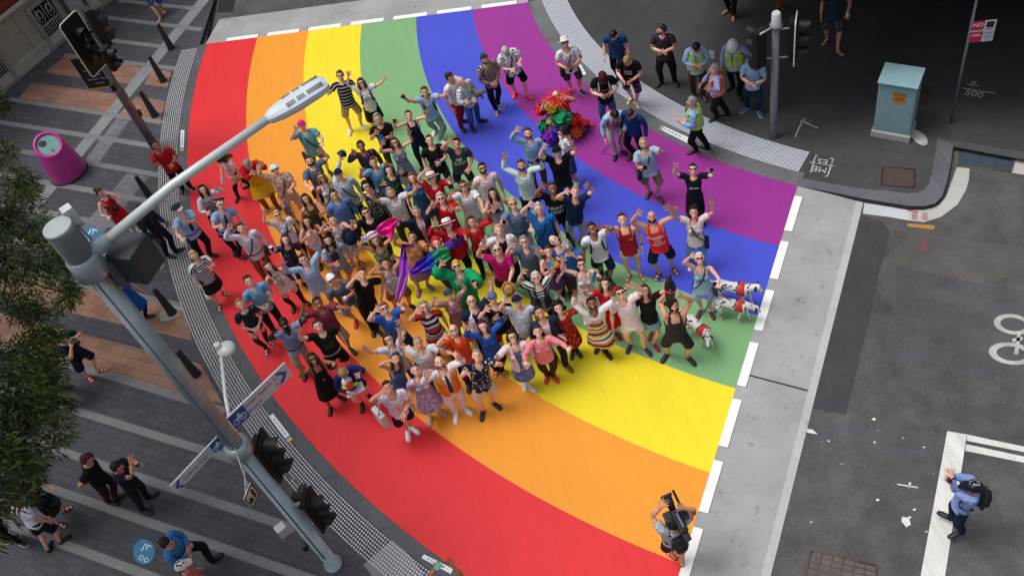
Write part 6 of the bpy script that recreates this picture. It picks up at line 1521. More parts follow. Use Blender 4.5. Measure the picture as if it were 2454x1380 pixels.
crowd('m+ sk:1 tee:d8b8a8:flor:c02838:4a5a78:f0e0d0 shorts:e0c0cc helmet:dfe6ec strap:navy:l shoe:brown hair:short:hbrown glasses', 'cyclist in white helmet and red floral shirt beside his bicycle', head=(661, 411), hl=(623, 392, .56), hr=(692, 459, .45))
person('m+ sk:1 long:c01c24 trousers:8a5a28 apron:e0b020 shoe:brown hair:short:hgrey', 'stooping person in red top and yellow sash holding white papers', head=(591, 388), face=(10, 30), look='down', hl=(605, 412, .4), hr=(619, 405, .42), bend=.15, hold=[('r', 'paper', 'white', 'white papers held by the stooping person')])
person('f sk:2 tee:f0d8e4 slim:black shoe:black hair:verylong:hblack', 'woman in pale tee and black leggings walking across the red stripe', head=(540, 381), feet=[(570, 478), (595, 449)], face=(-24, 22), look='down', hl=(533, 428, .5), hr='d', hold=[('l', 'bottle', 'white', 'small white bottle in the hand of the walking woman')])
person('m sk:3 tee:b01c28 trousers:black shoe:black:white hair:short:hblack collar:c8a0a0 watch', 'smiling man in red polo and black trousers beside the grey signal post', head=(374, 353), feet=[(440, 461), (461, 453)], face=(8, 24), hl=(381, 391, .42), hr=(408, 397, .42))
person('f sk:1 long:d8dcec tank:black trousers:black shoe:black hair:long:hblack topglasses', 'woman in black vest top over white sleeves waving near the police', head=(491, 460), feet=(540, 556), hl=(499, 507, .45), hr=(515, 450, .48))
person('m+ sk:1 tee:9ac4ec trousers:141a2e belt:black tie:161c30 police shoe:black collar:9ac4ec', 'police officer in blue shirt with one fist on his chest', head=(430, 503), feet=[(487, 620), (512, 614)], face=(20, 16), look=(30, 10, .35), hl=(438, 574), hr=(446, 529, .40))
person('m+ sk:1 tee:a4b8e4 trousers:161c34 belt:black tie:161c30 police shoe:black collar:a4b8e4', 'police officer in blue shirt standing nearer the red stripe centre', head=(537, 488), feet=[(565, 606), (580, 619)], face=(16, 22), look='cam', hl=(529, 538, .44), hr='d')
crowd('m sk:1 long:e4dcec trousers:8a5a34 belt:black shoe:brown hair:short:hbrown strap:black:l bag:black:black_satchel_of_the_man_in_white_shirt_and_tan_trousers:r collar:e4dcec', 'man in white shirt and tan trousers waving on red stripe', head=(581, 552), hl=(549, 544, .5), hr='d')
person('f+ sk:1 tee:e8e8f0:str2:1a2444 skirt:14141c sandal:black hair:short:blond', 'blonde woman in navy and white striped top on the red edge', head=(466, 613), feet=[(527, 737), (539, 706)], face=(20, 16), look=(16, 20, .5), hl='d', hr=(500, 641, .42))
crowd('f sk:1 teedress:16182a:flor2:c02838:2a58c8:18907a:b838a0 shoe:black hair:bob:hbrown', 'woman in black dress with bright flowers holding out a coffee cup', head=(692, 580), feet=[(712, 690), (732, 684)], hl=(651, 590, .56), hr='d', hold=[('l', 'cup', '26262a', 'dark coffee cup held out over the red stripe')])
crowd('f sk:1 tee:e8e4f2 trousers:black shoe:black hair:short:blond glasses strap:black:l bag:black:black_bag_of_the_fair_haired_woman_in_lettered_white_tee:r', 'fair haired woman in lettered white tee and sunglasses by the bicycle', head=(668, 520), hl=(634, 508, .58), hr='d', text=[('GAP', .09, 0, 1.22)], txcol='navy')
crowd('m sk:1 long:a8c4ec shorts:e4d4e4 shoe:white hair:short:hbrown specs', 'tall man in sky blue shirt and glasses stretching one arm straight up', head=(730, 629), hl=(676, 631, .6), hr=(751, 580, .62))
crowd('f sk:1 tank:e8e4e0 slim:14141a shoe:black hair:long:hbrown lanyard:2a5a3a', 'woman in white blouse, lanyard and black trousers on red stripe', head=(646, 645), feet=[(705, 741), (735, 728)], hl='dd', hr='dd')
crowd('m sk:1 tee:78acd8 trousers:16161e shoe:black hair:short:hblack watch collar:78acd8', 'man in sky blue short sleeved shirt with clasped hands on red stripe', head=(600, 679), hl='clasp', hr='clasp')
crowd('f sk:1 tee:20242c:leaf:3a6a68:4a5a78:14141c slim:1c2238 sandal:black hair:short:dblond', 'woman in dark leaf print blouse with clasped hands on red stripe', head=(579, 735), feet=[(640, 842), (648, 822)], hl='clasp', hr='clasp', face=(14, 24))
crowd('m sk:2 tee:5c6c80 shorts:8c94b0:leaf:c8ccdc:5a5a78 shoe:b81a30:white cap:f0eef2 glasses', 'man in white cap, slate tee and bright red shoes holding a ball', head=(799, 677), feet=[(855, 777), (877, 763)], hl='clasp', hr=(824, 714, .4), hold=[('r', 'ball', 'white', 'small white ball held by the man in white cap')])
crowd('m+ sk:1 tee:0e0e12 trousers:0e0e12 shoe:black:white hair:short:hbrown', 'man dressed all in black with one palm up on orange stripe', head=(878, 653), feet=[(897, 798), (910, 800)], hl=(854, 661, .45), hr='hip')
crowd('m sk:3 tee:8a3450 shorts:b8a48c shoe:brown hair:short:hblack', 'man in maroon tee spreading both arms over the orange line', head=(765, 732), hl=(728, 732, .5), hr=(829, 738, .58))
crowd('m sk:5 tee:8c9cc0 trousers:b8a898 belt:black shoe:black hair:short:hblack collar:8c9cc0', 'man in blue grey shirt and beige trousers raising a teal ball', head=(685, 783), feet=[(732, 901), (748, 872)], hl=(657, 790, .5), hr=(722, 759, .56), hold=[('r', 'ball', '1a9a9a', 'teal ball raised above the red stripe')])
crowd('m+ sk:1 tee:121416 shorts:101012 belt:lgrey shoe:black hair:short:hbrown', 'man in black tee with green band lettering reaching out', head=(766, 788), hl=(714, 793, .58), hr='d', text=[('DARK', .08, 0, 1.27), ('WOLF', .075, 0, 1.19)], txcol='2c6a48')
crowd('f sk:3 tankdress:0e0e12 shoe:black hair:bob:hblack glasses', 'woman in short black dress and sunglasses with arms out on red stripe', head=(755, 868), feet=[(793, 985), (818, 955)], hl=(722, 888, .55), hr=(796, 871, .5), text=[('N', .07, .02, 1.12)], hold=[('r', 'phone', 'white', 'white phone of the woman in short black dress')])
crowd('f+ sk:1 long:1c2468 hotpants:1a2050 sock:black shoe:black hair:short:dblond', 'person in navy blouse and shorts holding a bright bird puppet', head=(815, 884), feet=[(870, 977), (892, 955)], look='down', hl='cam', hr=(854, 897, .42))
crowd('m sk:2 tee:ecdcec:leaf:d890c8:ecdcec shorts:1c181c shoe:f0eef6:white hair:short:hblack lanyard:e0d820', 'man in white and pink printed tee, the nearest of the crowd', head=(936, 940), feet=[(979, 1042), (992, 1030)], hl=(917, 937, .42), hr=(962, 997, .42))
crowd('f sk:2 tank:4a6c98 hotpants:4a6890 shoe:b8e0ea hair:long:hbrown', 'long haired woman in blue denim playsuit with one palm up', head=(965, 868), feet=[(968, 968), (978, 976)], hl=(942, 858, .42), hr='d')
crowd('f+ sk:1 teedress:b4a0c4:leaf:3a7ab0:c06a98:e8e0ec shoe:b8a890 hair:short:hgrey topglasses', 'grey haired woman in blue and pink patterned dress', head=(1000, 896), feet=[(1032, 1008), (1059, 989)], hl='d', hr=(1022, 890, .4))
crowd('m+b sk:1 long:f0eaf6 vest:f08018 tie:1a2040 trousers:f0dcec shoe:f4f0f4:white hair:bald:ginger beard:ginger', 'bald man in bright orange waistcoat and white trousers waving', head=(1058, 879), feet=[(1094, 1000), (1119, 985)], hl=(1026, 897, .45), hr=(1099, 856, .56))
crowd('m sk:1 tee:1a2038:leaf:d0d4e4:8a90b0 shorts:e0c8b0 shoe:1e2024 hair:crop:hgrey strap:black:l', 'man in navy leaf print shirt and beige shorts with arms spread', head=(1147, 861), feet=[(1158, 995), (1189, 973)], hl=(1119, 890, .5), hr=(1195, 870, .5))
crowd('m+ sk:2 tee:dcd8d4 trousers:4c6080 shoe:brown hair:crop:hgrey collar:dcd8d4', 'cropped haired man in off white shirt reaching towards the orange shirt', head=(1006, 828), hl=(956, 790, .58), hr=(1092, 850, .58))
crowd('m sk:1 tee:f0502c trousers:1a1a22 shoe:black hair:bald:hgrey specs beard:hgrey collar:f0502c', 'bald man in orange red shirt and glasses with one palm up', head=(1091, 800), hl=(1067, 802, .45), hr='d')
crowd('f+ sk:1 long:2460c0 trousers:1a2030 sandal:black hair:bob:hmaroon specs:e0e0d0', 'maroon haired woman in cobalt blue top raising both hands', head=(1161, 793), feet=[(1190, 894), (1208, 895)], hl=(1123, 783, .56), hr=(1190, 757, .56))
crowd('f sk:1 tankdress:4a78b0:flor2:d86858:6a58a8:3a90b8 coat:ecd8dc shoe:d8e0ee hair:curly:hblack specs', 'black haired woman in pale cardigan over blue print dress, laughing', head=(1231, 817), feet=[(1259, 925), (1273, 931)], hl=(1195, 853, .45), hr='d')
crowd('f+ sk:1 long:f0909c:spot:d84858 trousers:34241c shoe:d0283c hair:short:hbrown', 'woman in pink speckled blouse with both arms spread at the front', head=(1292, 806), feet=[(1312, 908), (1330, 908)], hl=(1261, 871, .52), hr=(1363, 837, .56))
crowd('m sk:2 long:ead4ea coat:1c2a40 trousers:161e30 shoe:7a4a38 hair:short:hblack', 'tall smiling man in navy blazer over pale pink shirt', head=(1295, 757), feet=[(1330, 870), (1362, 883)], hl='d', hr='d')
crowd('f sk:1 teedress:901820:leaf:f07030:26141a:c02830 boot:1c3a4c hair:afro:hblack', 'woman in red and black print dress with piled black hair and boots', head=(1341, 750), feet=[(1373, 850), (1386, 847)], hl='cam', hr=(1393, 723, .52))
crowd('m+b sk:1 tee:d8dcee shorts:4a6aa0:plaid:c0ccdc:2a4478 shoe:white cap:161c34 bag:1c2c70:navy_and_lime_bag_at_the_feet_of_the_man_in_white_polo:r collar:d8dcee', 'heavy man in white polo and navy cap waving', head=(1242, 731), hl=(1211, 717, .56), hr='d')
crowd('m+ sk:1 tee:121218 shorts:b01828 shoe:black cap:5a6c98 glasses', 'man in blue flat cap, black framed logo tee and red shorts', head=(1183, 723), hl=(1167, 739, .42), hr='d', text=[('[MARK]', .085, 0, 1.27), ('SYDNEY', .085, 0, 1.18)])
crowd('m+ sk:1 tee:18243c vest:e8e8f4 trousers:black shoe:black hair:bald:hgrey specs', 'balding man in navy and white sports polo stretching one arm up', head=(1133, 730), hl='d', hr=(1178, 671, .62))
crowd('f sk:1 tee:c8a8b0:vst:c02840:2a7a90:2c8a5a trousers:black shoe:black cap:3a4250 glasses hair:short:hgrey', 'woman in multicoloured striped shirt and dark cap waving', head=(1078, 713), hl=(1041, 713, .52), hr=(1100, 674, .6))
crowd('f++b sk:1 teedress:16161c:band:e4e0ee:16161c:d83030:6a6c78:e4e0ee shoe:black hair:bob:hgrey specs:a02038', 'large woman in black, red and white banded dress and red glasses', head=(1020, 742), hl=(1000, 743, .42), hr='d')
crowd('m+ sk:1 tee:3464c0 shorts:26304c shoe:black hair:short:ginger glasses:1c3068 watch', 'ginger haired man in blue tee and blue sunglasses raising both hands', head=(925, 746), hl=(903, 739, .48), hr=(966, 725, .56))
crowd('f sk:1 tee:e4e4f2 trousers:34486c shoe:white hair:curly:hbrown specs', 'laughing dark curly haired person in white tee pointing left', head=(936, 822), hl=(871, 832, .6), hr=(957, 770, .6), text=[('III', .05, .06, 1.28)], txcol='navy')
crowd('f+ sk:2 tank:dcdcf0:leaf:3a4a90:8890c0 shorts:8a5a48 shoe:black hair:messy:hbrown', 'woman in white blue floral singlet waving beside the violet silk', head=(928, 640), feet=[(948, 745), (990, 738)], hl=(904, 635, .48), hr=(943, 612, .56))
crowd('m sk:2 tee:a0a4b8 shorts:8c90a4 shoe:black hair:verylong:hblack beard:hblack', 'long black haired bearded man in grey tee', head=(797, 594), feet=[(828, 690), (846, 684)], hl=(807, 629, .42), hr='d')
crowd('f sk:2 tank:6a8a6a:leaf:2a8a8a:c8b870:5a4a70 skirt:3a4a3c shoe:black hair:bob:hbrown', 'smiling woman in green patterned top under the pink silk', head=(903, 584), hl=(871, 566, .56), hr=(917, 562, .5))
crowd('f+ sk:2 tee:f0a468 skirt:9c74a4 shoe:a06890 hair:bun:hblack', 'performer in peach top and mauve skirt swirling violet silk', head=(991, 572), feet=[(1005, 703), (1031, 690)], hl=(946, 562, .56), hr=(1004, 590, .42))
crowd('f+ sk:1 big:5a2c98 trousers:3c1c70 shoe:c02030 hair:curly:d82848', 'performer in purple costume and red wig swirling rainbow silk', head=(1050, 592), feet=[(1078, 698), (1095, 690)], hl='cam', hr=(1088, 564, .5))
crowd('m+ sk:1 big:16a066 vest:e0a83c trousers:14804e shoe:14804e glasses hair:short:e0c020', 'performer in green ruffled sleeves and golden waistcoat', head=(1097, 646), hl=(1059, 629, .5), hr=(1134, 684, .5))
# bystanders round the crossing
person('f+ sk:1 tankdress:c01824 shoe:black hair:bun:hbrown strap:black:l', 'woman in red dress with camera strap on the plaza paving', head=(235, 460), feet=[(322, 575), (338, 566)], face=(30, 8), look=(30, 2), hl=(262, 522, .5), hr=(282, 479, .42), hold=[('r', 'camera', 'black', 'camera in the hand of the woman in red dress')])
person('m sk:4 long:1c2434 trousers:16203a shoe:black hair:crop:hblack pack:16161c:black_backpack_of_the_man_in_dark_clothes_by_the_tactile_strip', 'man in dark top and jeans standing beyond the tactile strip', head=(334, 500), feet=[(410, 617), (430, 603)], face=(24, -4), look='ahead', hl='d', hr=(400, 538, .5))
person('f sk:2 teedress:1a5cb0 slim:navy shoe:16243a hair:bun:hbrown', 'woman in bright blue dress walking behind the tall lamp post', head=(284, 672), feet=[(335, 764), (360, 760)], face=(30, 4), look='ahead', hl='d', hr='d')
person('m+ sk:1 tee:141a26 shorts:16233c sandal:c83040 hair:short:hblack', 'photographer in dark tee, shorts and red sandals on the plaza', head=(155, 824), feet=[(216, 908), (244, 890)], face=(30, 2), look='ahead', hl='eye', hr='eye', hold=[('l', 'camera', 'black', 'camera at the eye of the plaza photographer in red sandals')])
person('m sk:2 tee:1c1c30 trousers:1c2420 shoe:black hair:short:hblack', 'man walking half hidden under the street tree', head=(100, 890), feet=[(160, 930), (168, 978)], face=(30, 14), look='ahead', hl='d', hr='d')
person('m+ sk:2 tee:101014 trousers:3c1420 shoe:black hair:short:hmaroon', 'man in black tee and dark maroon trousers with hands behind him', head=(203, 1096), feet=[(272, 1205), (290, 1192)], face=(30, -8), look='ahead', hl='back', hr='back')
person('m sk:2 tee:16182c trousers:141c18 shoe:black hair:short:hblack', 'man in navy tee photographing the crowd with a phone', head=(277, 1116), feet=[(352, 1226), (366, 1190)], face=(30, -6), look='ahead', hl=(312, 1100, .5), hr=(331, 1118, .5), hold=[('r', 'phone', 'black', 'phone of the man in navy tee on the plaza')])
person('f sk:1 tee:1a1a22 skirt:16201e:spot:8a9690 sandal:black hair:bob:hblack', 'woman in black spotted skirt standing at the tree edge', head=(80, 1178), feet=[(148, 1258), (160, 1222)], face=(30, -4), look='ahead', hl='d', hr='cam')
person('f+ sk:2 tee:d8d8ea shorts:14141c shoe:black hair:short:hbrown', 'woman in white tee with printed back seen from behind', head=(34, 1196), feet=[(122, 1312), (156, 1294)], face=(20, -30), look='ahead', hl='d', hr='d', text=[('EcoLogic', .045, 0, 1.33), ('Events', .045, 0, 1.26)], txcol='2a5a8a', backtext=True)
person('m sk:2 tee:121218 trousers:14141a shoe:black:white hair:short:hblack', 'person in black with white soled shoes at the lower left corner', head=(-60, 1230), feet=[(30, 1294), (54, 1302)], face=(30, -6), look='ahead', hl='d', hr='d')
person('m+ sk:2 long:3c7cbc trousers:12161c shoe:black hair:short:hblack', 'man in bright blue shirt stepping out with folded arms', head=(393, 1320), feet=[(448, 1372), (520, 1340)], face=(30, -4), look='ahead', hl='fold', hr='fold')
person('f sk:2 tee:c06870 trousers:14141c shoe:black cap:e8e0d4 hair:short:hblack', 'person in white cap and salmon tee at the bottom edge', head=(432, 1356), face=(24, -16), look='ahead', hl='d', hr='dd')
person('f sk:2 tee:1c4c90 shorts:1c4c90 thong:tan hair:bun:hbrown', 'barefoot looking passer by in blue at the top left edge', head=(338, -88), feet=[(383, 52), (392, 30)], face=(-10, 30), look='ahead', hl='d', hr='d')
person('m+ sk:2 tee:b4bcc4 shorts:2c1c24 thong:black cap:1a2020 hair:short:hblack pack:121216:black_backpack_of_the_cameraman:', 'cameraman in grey tee shouldering a broadcast camera', head=(1612, 1254), feet=[(1611, 1331), (1633, 1344)], face=(-16, -30), look='ahead', hl=(1590, 1207, .5), hr=(1630, 1215, .46))
person('m sk:1 long:8ca0dc trousers:16203c shoe:1a1a24 cap:161c30 hair:short:hgrey watch pack:16161e:small_black_backpack_of_the_man_on_the_white_line', 'man in navy cap and blue shirt taking a photo on the white line', head=(2340, 1166), feet=[(2268, 1240), (2293, 1281)], face=(-30, -3), look='ahead', hl=(2270, 1152, .58), hr=(2278, 1132, .58), hold=[('l', 'phone', 'black', 'phone held out by the man on the white line')])
person('m sk:3 tee:26303c shorts:black shoe:black hair:short:hblack', 'person reaching up with a phone at the bottom edge', head=(1062, 1408), hl=(1050, 1353, .6), hr=(1078, 1347, .6), face=(0, -30), look='up', hold=[('l', 'phone', '70c0a0', 'phone with green case held up at the bottom edge')])
person('m sk:2 tee:26384a shorts:3c3c48:flor:8a8a98:26262e thong:black hair:short:hbrown', 'passer by in slate tee, patterned shorts and thongs in the shade', head=(2003, -40), feet=[(1977, 104), (2012, 130)], face=(4, 30), look='ahead', hl='d', hr=(2029, 36, .4), hold=[('r', 'bottle', 'white', 'white bottle carried by the passer by in the shade')])
person('m sk:1 tee:3a2a20 trousers:1c1c24 boot:a87838 hair:short:hbrown', 'man in dark trousers and tan work boots at the top edge', head=(1752, -98), feet=[(1742, 31), (1757, 46)], face=(-20, 26), look='ahead', hl='d', hr='d')
person('f sk:3 tee:6a2c20 hotpants:black sandal:brown hair:bun:hblack', 'bare legged passer by at the top edge behind the signal', head=(1872, -110), feet=[(1862, 28), (1872, 20)], face=(4, 30), look='ahead', hl='d', hr='d')
# ------------------------------------------------------------------ corner building, awning, tree
W0, W1 = at(265, 0), at(25, 205); wdx = nrm(W0-W1); wn = np.array([wdx[1], -wdx[0], 0]); wn = wn if wn@(CAMP-W1) > 0 else -wn
def onwall(x, y, off=0.0):
    r = ray(x, y); t = ((W1+wn*off-CAMP)@wn)/(r@wn); p = CAMP+r*t; return np.array([(p-W1)@wdx, p[2]])
Mw = Matrix(((wdx[0], wn[0], 0, W1[0]), (wdx[1], wn[1], 0, W1[1]), (0, 0, 1, 0), (0, 0, 0, 1)))   # local x along wall, y outward, z up
hw = (onwall(0, 49)[1]+onwall(61, 0)[1])/2
bld = empty('corner_building', tuple(W1)); bld.matrix_world = Mw; tag(bld, 'cream stone corner building with barred windows and terracotta wall above', 'building')
Mcream = concrete('a39c8c', .12); Mred = simple('7c2c26', .85, var=.12)
wa, wb, wc, wd4 = onwall(65, 21), onwall(111, 0), onwall(169, 68), onwall(123, 106); wx0, wx1, wz0, wz1 = (wa[0]+wd4[0])/2, (wb[0]+wc[0])/2, (wc[1]+wd4[1])/2, (wa[1]+wb[1])/2
d0 = onwall(147, 14); d1 = onwall(173, 57)
print('wall', hw, 'win', wx0, wx1, wz0, wz1, 'door', d0, d1, onwall(29, 181), onwall(0, 145))
m = MB(); m.box((2, -4, hw/2), (26, 8, hw)); m.build('wall', Mcream, bld)
m = MB(); m.box((2, -4.15, hw+3), (26, 8, 6)); m.build('upper_wall', Mred, bld)
m = MB(); m.box((2, .03, hw+.03), (26, .16, .07)); m.box((2, .03, .1), (26, .08, .55)); m.build('ledge', concrete('b0aca2', .1), bld)
m = MB()
for k in range(-4, 8): m.box((k*1.9-.6, .004, hw/2), (.015, .012, hw))
m.build('joints', simple('6c675c', .9), bld)
def window(x0, x1, z0, z1, door=False):
    f = MB()
    for q in ((x0-.06, (z0+z1)/2, .12, z1-z0+.24), (x1+.06, (z0+z1)/2, .12, z1-z0+.24)): f.box((q[0], .05, q[1]), (q[2], .10, q[3]))
    f.box(((x0+x1)/2, .05, z1+.06), (x1-x0+.0, .10, .12)); f.box(((x0+x1)/2, .07, z0-.07), (x1-x0+.3, .16, .12)); fo = f.build('window', simple('8e887a', .8), bld)
    g = MB(); g.box(((x0+x1)/2, .012, (z0+z1)/2), (x1-x0, .02, z1-z0)); g.build('pane', simple('0c1018', .15), fo)
    b = MB(); w = x1-x0
    for k in range(9): b.tube([(x0+w*(k+.5)/9, .055, z0), (x0+w*(k+.5)/9, .055, z0+(z1-z0)*.5)], .010, 6)
    b.tube([(x0, .055, z0+(z1-z0)*.5), (x1, .055, z0+(z1-z0)*.5)], .014, 6); b.tube([(x0, .055, z0+.03), (x1, .055, z0+.03)], .012, 6)
    zc_ = z0+(z1-z0)*.75; rr = (z1-z0)*.17
    for sx in (.25, .75):
        for s2 in (1, -1): b.tube([(x0+w*sx+s2*rr*.5*(1-t/7)*math.cos(t), .055, zc_+rr*(1-t/9)*math.sin(t)) for t in np.linspace(-1.4, 4.6, 20)], .010, 6)
    for sx in (.05, .5, .95): b.tube([(x0+w*sx, .055, z0+(z1-z0)*.5), (x0+w*(sx*.8+.1), .055, z1)], .010, 6)
    b.build('grille', plain('b8b8b4', .5), fo)
window(wx0, wx1, wz0, wz1); ww_ = wx1-wx0; window(wx0+2.35, wx1+2.35, wz0, wz1); q0 = onwall(29, 181); window(q0[0]-ww_, q0[0]-.02, wz0, wz1); window(wx0+4.8, wx1+4.8, wz0, wz1)
m = MB(); m.box((wx1+.62, .04, 1.1), (.55, .10, 2.2)); do = m.build('door', simple('9ea09c', .6), bld); m = MB(); m.box((wx1+.62, .05, 2.45), (.55, .1, .45)); m.build('transom', simple('1c6a70', .4), do)
m = MB(); m.box((wx1+.30, .06, 1.4), (.08, .12, 2.8)); m.box((wx1+.95, .06, 1.4), (.08, .12, 2.8)); m.build('door_frame', simple('4a5254', .6), do)
# deep unseen awning placed to shade the far right footpath (edge just above frame)
za_ = 3.7
ea = at(1880, -30, za_); eb = at(2560, -60, za_); ed = nrm((eb-ea)*[1, 1, 0]); en_ = np.array([-ed[1], ed[0], 0]); en_ = en_ if en_@ea > 0 else -en_
print('awning edge over ground px', proj(ea*[1, 1, 0]), proj(eb*[1, 1, 0]))
aw = empty('unseen_building', tuple(ea*[1, 1, 0]), math.atan2(ed[1], ed[0])); tag(aw, 'dark unseen building with a deep street awning placed to shade the far footpath', 'building')
m = MB(); m.box((7.0, 5.0, za_+.15), (20, 10.0, .3)); m.build('awning', simple('2c2e30', .8), aw)
m = MB(); m.box((7.0, -.03, za_+.22), (20, .06, .5)); m.build('fascia', simple('3c4044', .7), aw)
m = MB(); m.box((8.0, 15, 6), (24, 10, 12)); m.build('wall', simple('1e2022', .9), aw)  # unseen wall added behind to keep light from coming under the awning
m = MB(); m.box((17.2, 5, 2), (.4, 10, 4)); m.build('shade_wall', simple('1c1c1e', .9), aw)  # unseen end wall added to block more light
# street tree
def leaf_cloud(m, c, r, n, rs, ls=1):
    for _ in range(n):
        d = nrm(rs.normal(size=3)); rad = (rs.uniform(0, 1)**.45); p = np.array(c)+d*rad*np.array(r)
        p = p+np.array([mnoise.noise(Vector(p*1.7)), mnoise.noise(Vector(p*1.7+9)), 0])*.35
        hd = nrm(d*[1, 1, .4]+rs.normal(size=3)*.55+np.array([0, 0, -.35])); L = rs.uniform(.08, .17)*ls; w = rs.uniform(.009, .016)*ls; sd = nrm(np.cross(hd, rs.normal(size=3)))
        a = m.bm.verts.new(p); b = m.bm.verts.new(p+hd*L*.45+sd*w); e = m.bm.verts.new(p+hd*L+np.array([0, 0, -.03])); f = m.bm.verts.new(p+hd*L*.45-sd*w)
        q = m._f([a, b, e, f])
        if q: q.material_index = rs.randint(3)
rs = np.random.RandomState(3)
LEAFM = [simple('2c4020', .6, var=.2, bmp=0), simple('405a20', .55, var=.2, bmp=0), simple('5c742c', .5, var=.2, bmp=0)]
def tree(label, trunk, clumps, z0):
    root = empty('street_tree', (trunk[0], trunk[1], 0)); tag(root, label, 'tree'); T0 = Vector((trunk[0], trunk[1], 0)); m = MB(); t = MB()
    t.tube([(0, 0, 0), (.04, .02, 1.5), (.0, .08, 3), (.05, .05, z0-.6)], [.17, .14, .11, .07], 12)
    for (x, y, z, r, n) in clumps:
        big = z < 0; p = (x, y, -z) if big else at(x, y, z); c = Vector(p)-T0; leaf_cloud(m, c, (r, r, r*.6), n, rs, 3.2 if big else 1)  # negative z marks unseen high canopy, large leaves, added for shade
        t.tube([(.02, .05, z0*.55), (c.x*.5, c.y*.5, (z0*.6+c.z)/2), tuple(c)], [.055, .035, .012], 8)
        for k in range(5):
            d = nrm(rs.normal(size=3))*r*.8; t.tube([tuple(c), tuple(c+Vector(d)*.5+Vector((0, 0, .05))), tuple(c+Vector(d))], [.014, .01, .004], 5)
    m.build('crown', LEAFM, root, recalc=False); t.build('trunk', simple('4a4038', .9, var=.25), root)
tA = at(-330, 720, 0)
tree('leafy street tree overhanging the left edge of the plaza', tA, [(8, 232, 5.2, .22, 260), (20, 250, 5.1, .16, 150), (-40, 250, 5.2, .5, 500), (20, 365, 5.5, .22, 260), (40, 440, 5.6, .40, 650), (30, 520, 5.8, .5, 900), (80, 545, 5.6, .36, 650), (110, 640, 5.7, .30, 520), (150, 700, 5.6, .26, 420), (60, 660, 5.9, .5, 900), (10, 610, 5.9, .5, 800), (95, 760, 5.6, .28, 380), (40, 740, 5.8, .3, 420),
      (-60, 520, 6, .7, 900), (-90, 660, 6.2, .8, 1100), (-220, 600, 6.6, 1.1, 1400), (-320, 420, 6.6, 1.2, 1500), (-10, 14, -9, 1.6, 1100), (-10, 18, -9, 1.5, 1000), (-11, 20, -8, 1.4, 800), (-12.5, 16, -9, 1.8, 1000)], 5.6)  # offscreen clumps and the high unseen canopy are added to shade the plaza
tB = at(-300, 1120, 0)
tree('dense dark street tree at the lower left over the people on the paving', tB, [(95, 850, 5.5, .34, 700), (60, 900, 5.6, .52, 1200), (125, 905, 5.4, .26, 450), (20, 970, 5.8, .55, 1200), (100, 985, 5.6, .32, 600), (60, 1060, 5.7, .42, 900), (10, 1100, 5.8, .5, 1000), (40, 1160, 5.6, .26, 420), (120, 1050, 5.5, .14, 120),
      (-80, 900, 6.2, .8, 1300), (-120, 1080, 6.2, .9, 1500), (-260, 980, 6.6, 1.2, 1700), (-160, 1250, 6.2, 1.0, 1600), (-20, 1200, 5.8, .3, 350), (-330, 1200, 6.6, 1.4, 2000), (-330, 1400, 6.4, 1.3, 1600), (-9, 9, -9, 1.7, 1300), (-9, 12, -9, 1.6, 1200), (-8, 8, -9, 1.4, 1000), (-7, 6, -9, 1.3, 1000), (-8, 10, -10, 1.5, 900), (-5.8, 4, -9, 1.1, 800), (-10.5, 6, -9, 2.0, 1300)], 5.8)  # clumps past the left edge and overhead: unseen, added to darken the paving
# ------------------------------------------------------------------ dogs
def fur(base, spots=None):
    m, nt, b = newmat('fur', base, .75); v = coords(nt, 'rest'); c = s2l(base)
    n = noise_tex(nt, v, 60, 3); col = ramp(nt, n, [(.3, tuple(x*.78 for x in c[:3])), (.7, tuple(min(1, x*1.12) for x in c[:3]))])
    if spots:
        w = node(nt, 'ShaderNodeTexVoronoi'); w.inputs['Scale'].default_value = 15; nz = node(nt, 'ShaderNodeTexNoise'); nz.inputs['Scale'].default_value = 20; nt.links.new(v, nz.inputs['Vector'])
        md = node(nt, 'ShaderNodeVectorMath', operation='MULTIPLY_ADD'); md.inputs[1].default_value = (.03,)*3; nt.links.new(nz.outputs['Color'], md.inputs[0]); nt.links.new(v, md.inputs[2]); nt.links.new(md.outputs[0], w.inputs['Vector'])
        col = mix(nt, ramp(nt, w.outputs['Distance'], [(.30, (1, 1, 1)), (.34, (0, 0, 0))]), col, lin(spots))
    nt.links.new(col, b.inputs['Base Color']); bump(nt, b, n, .5, .008); return m
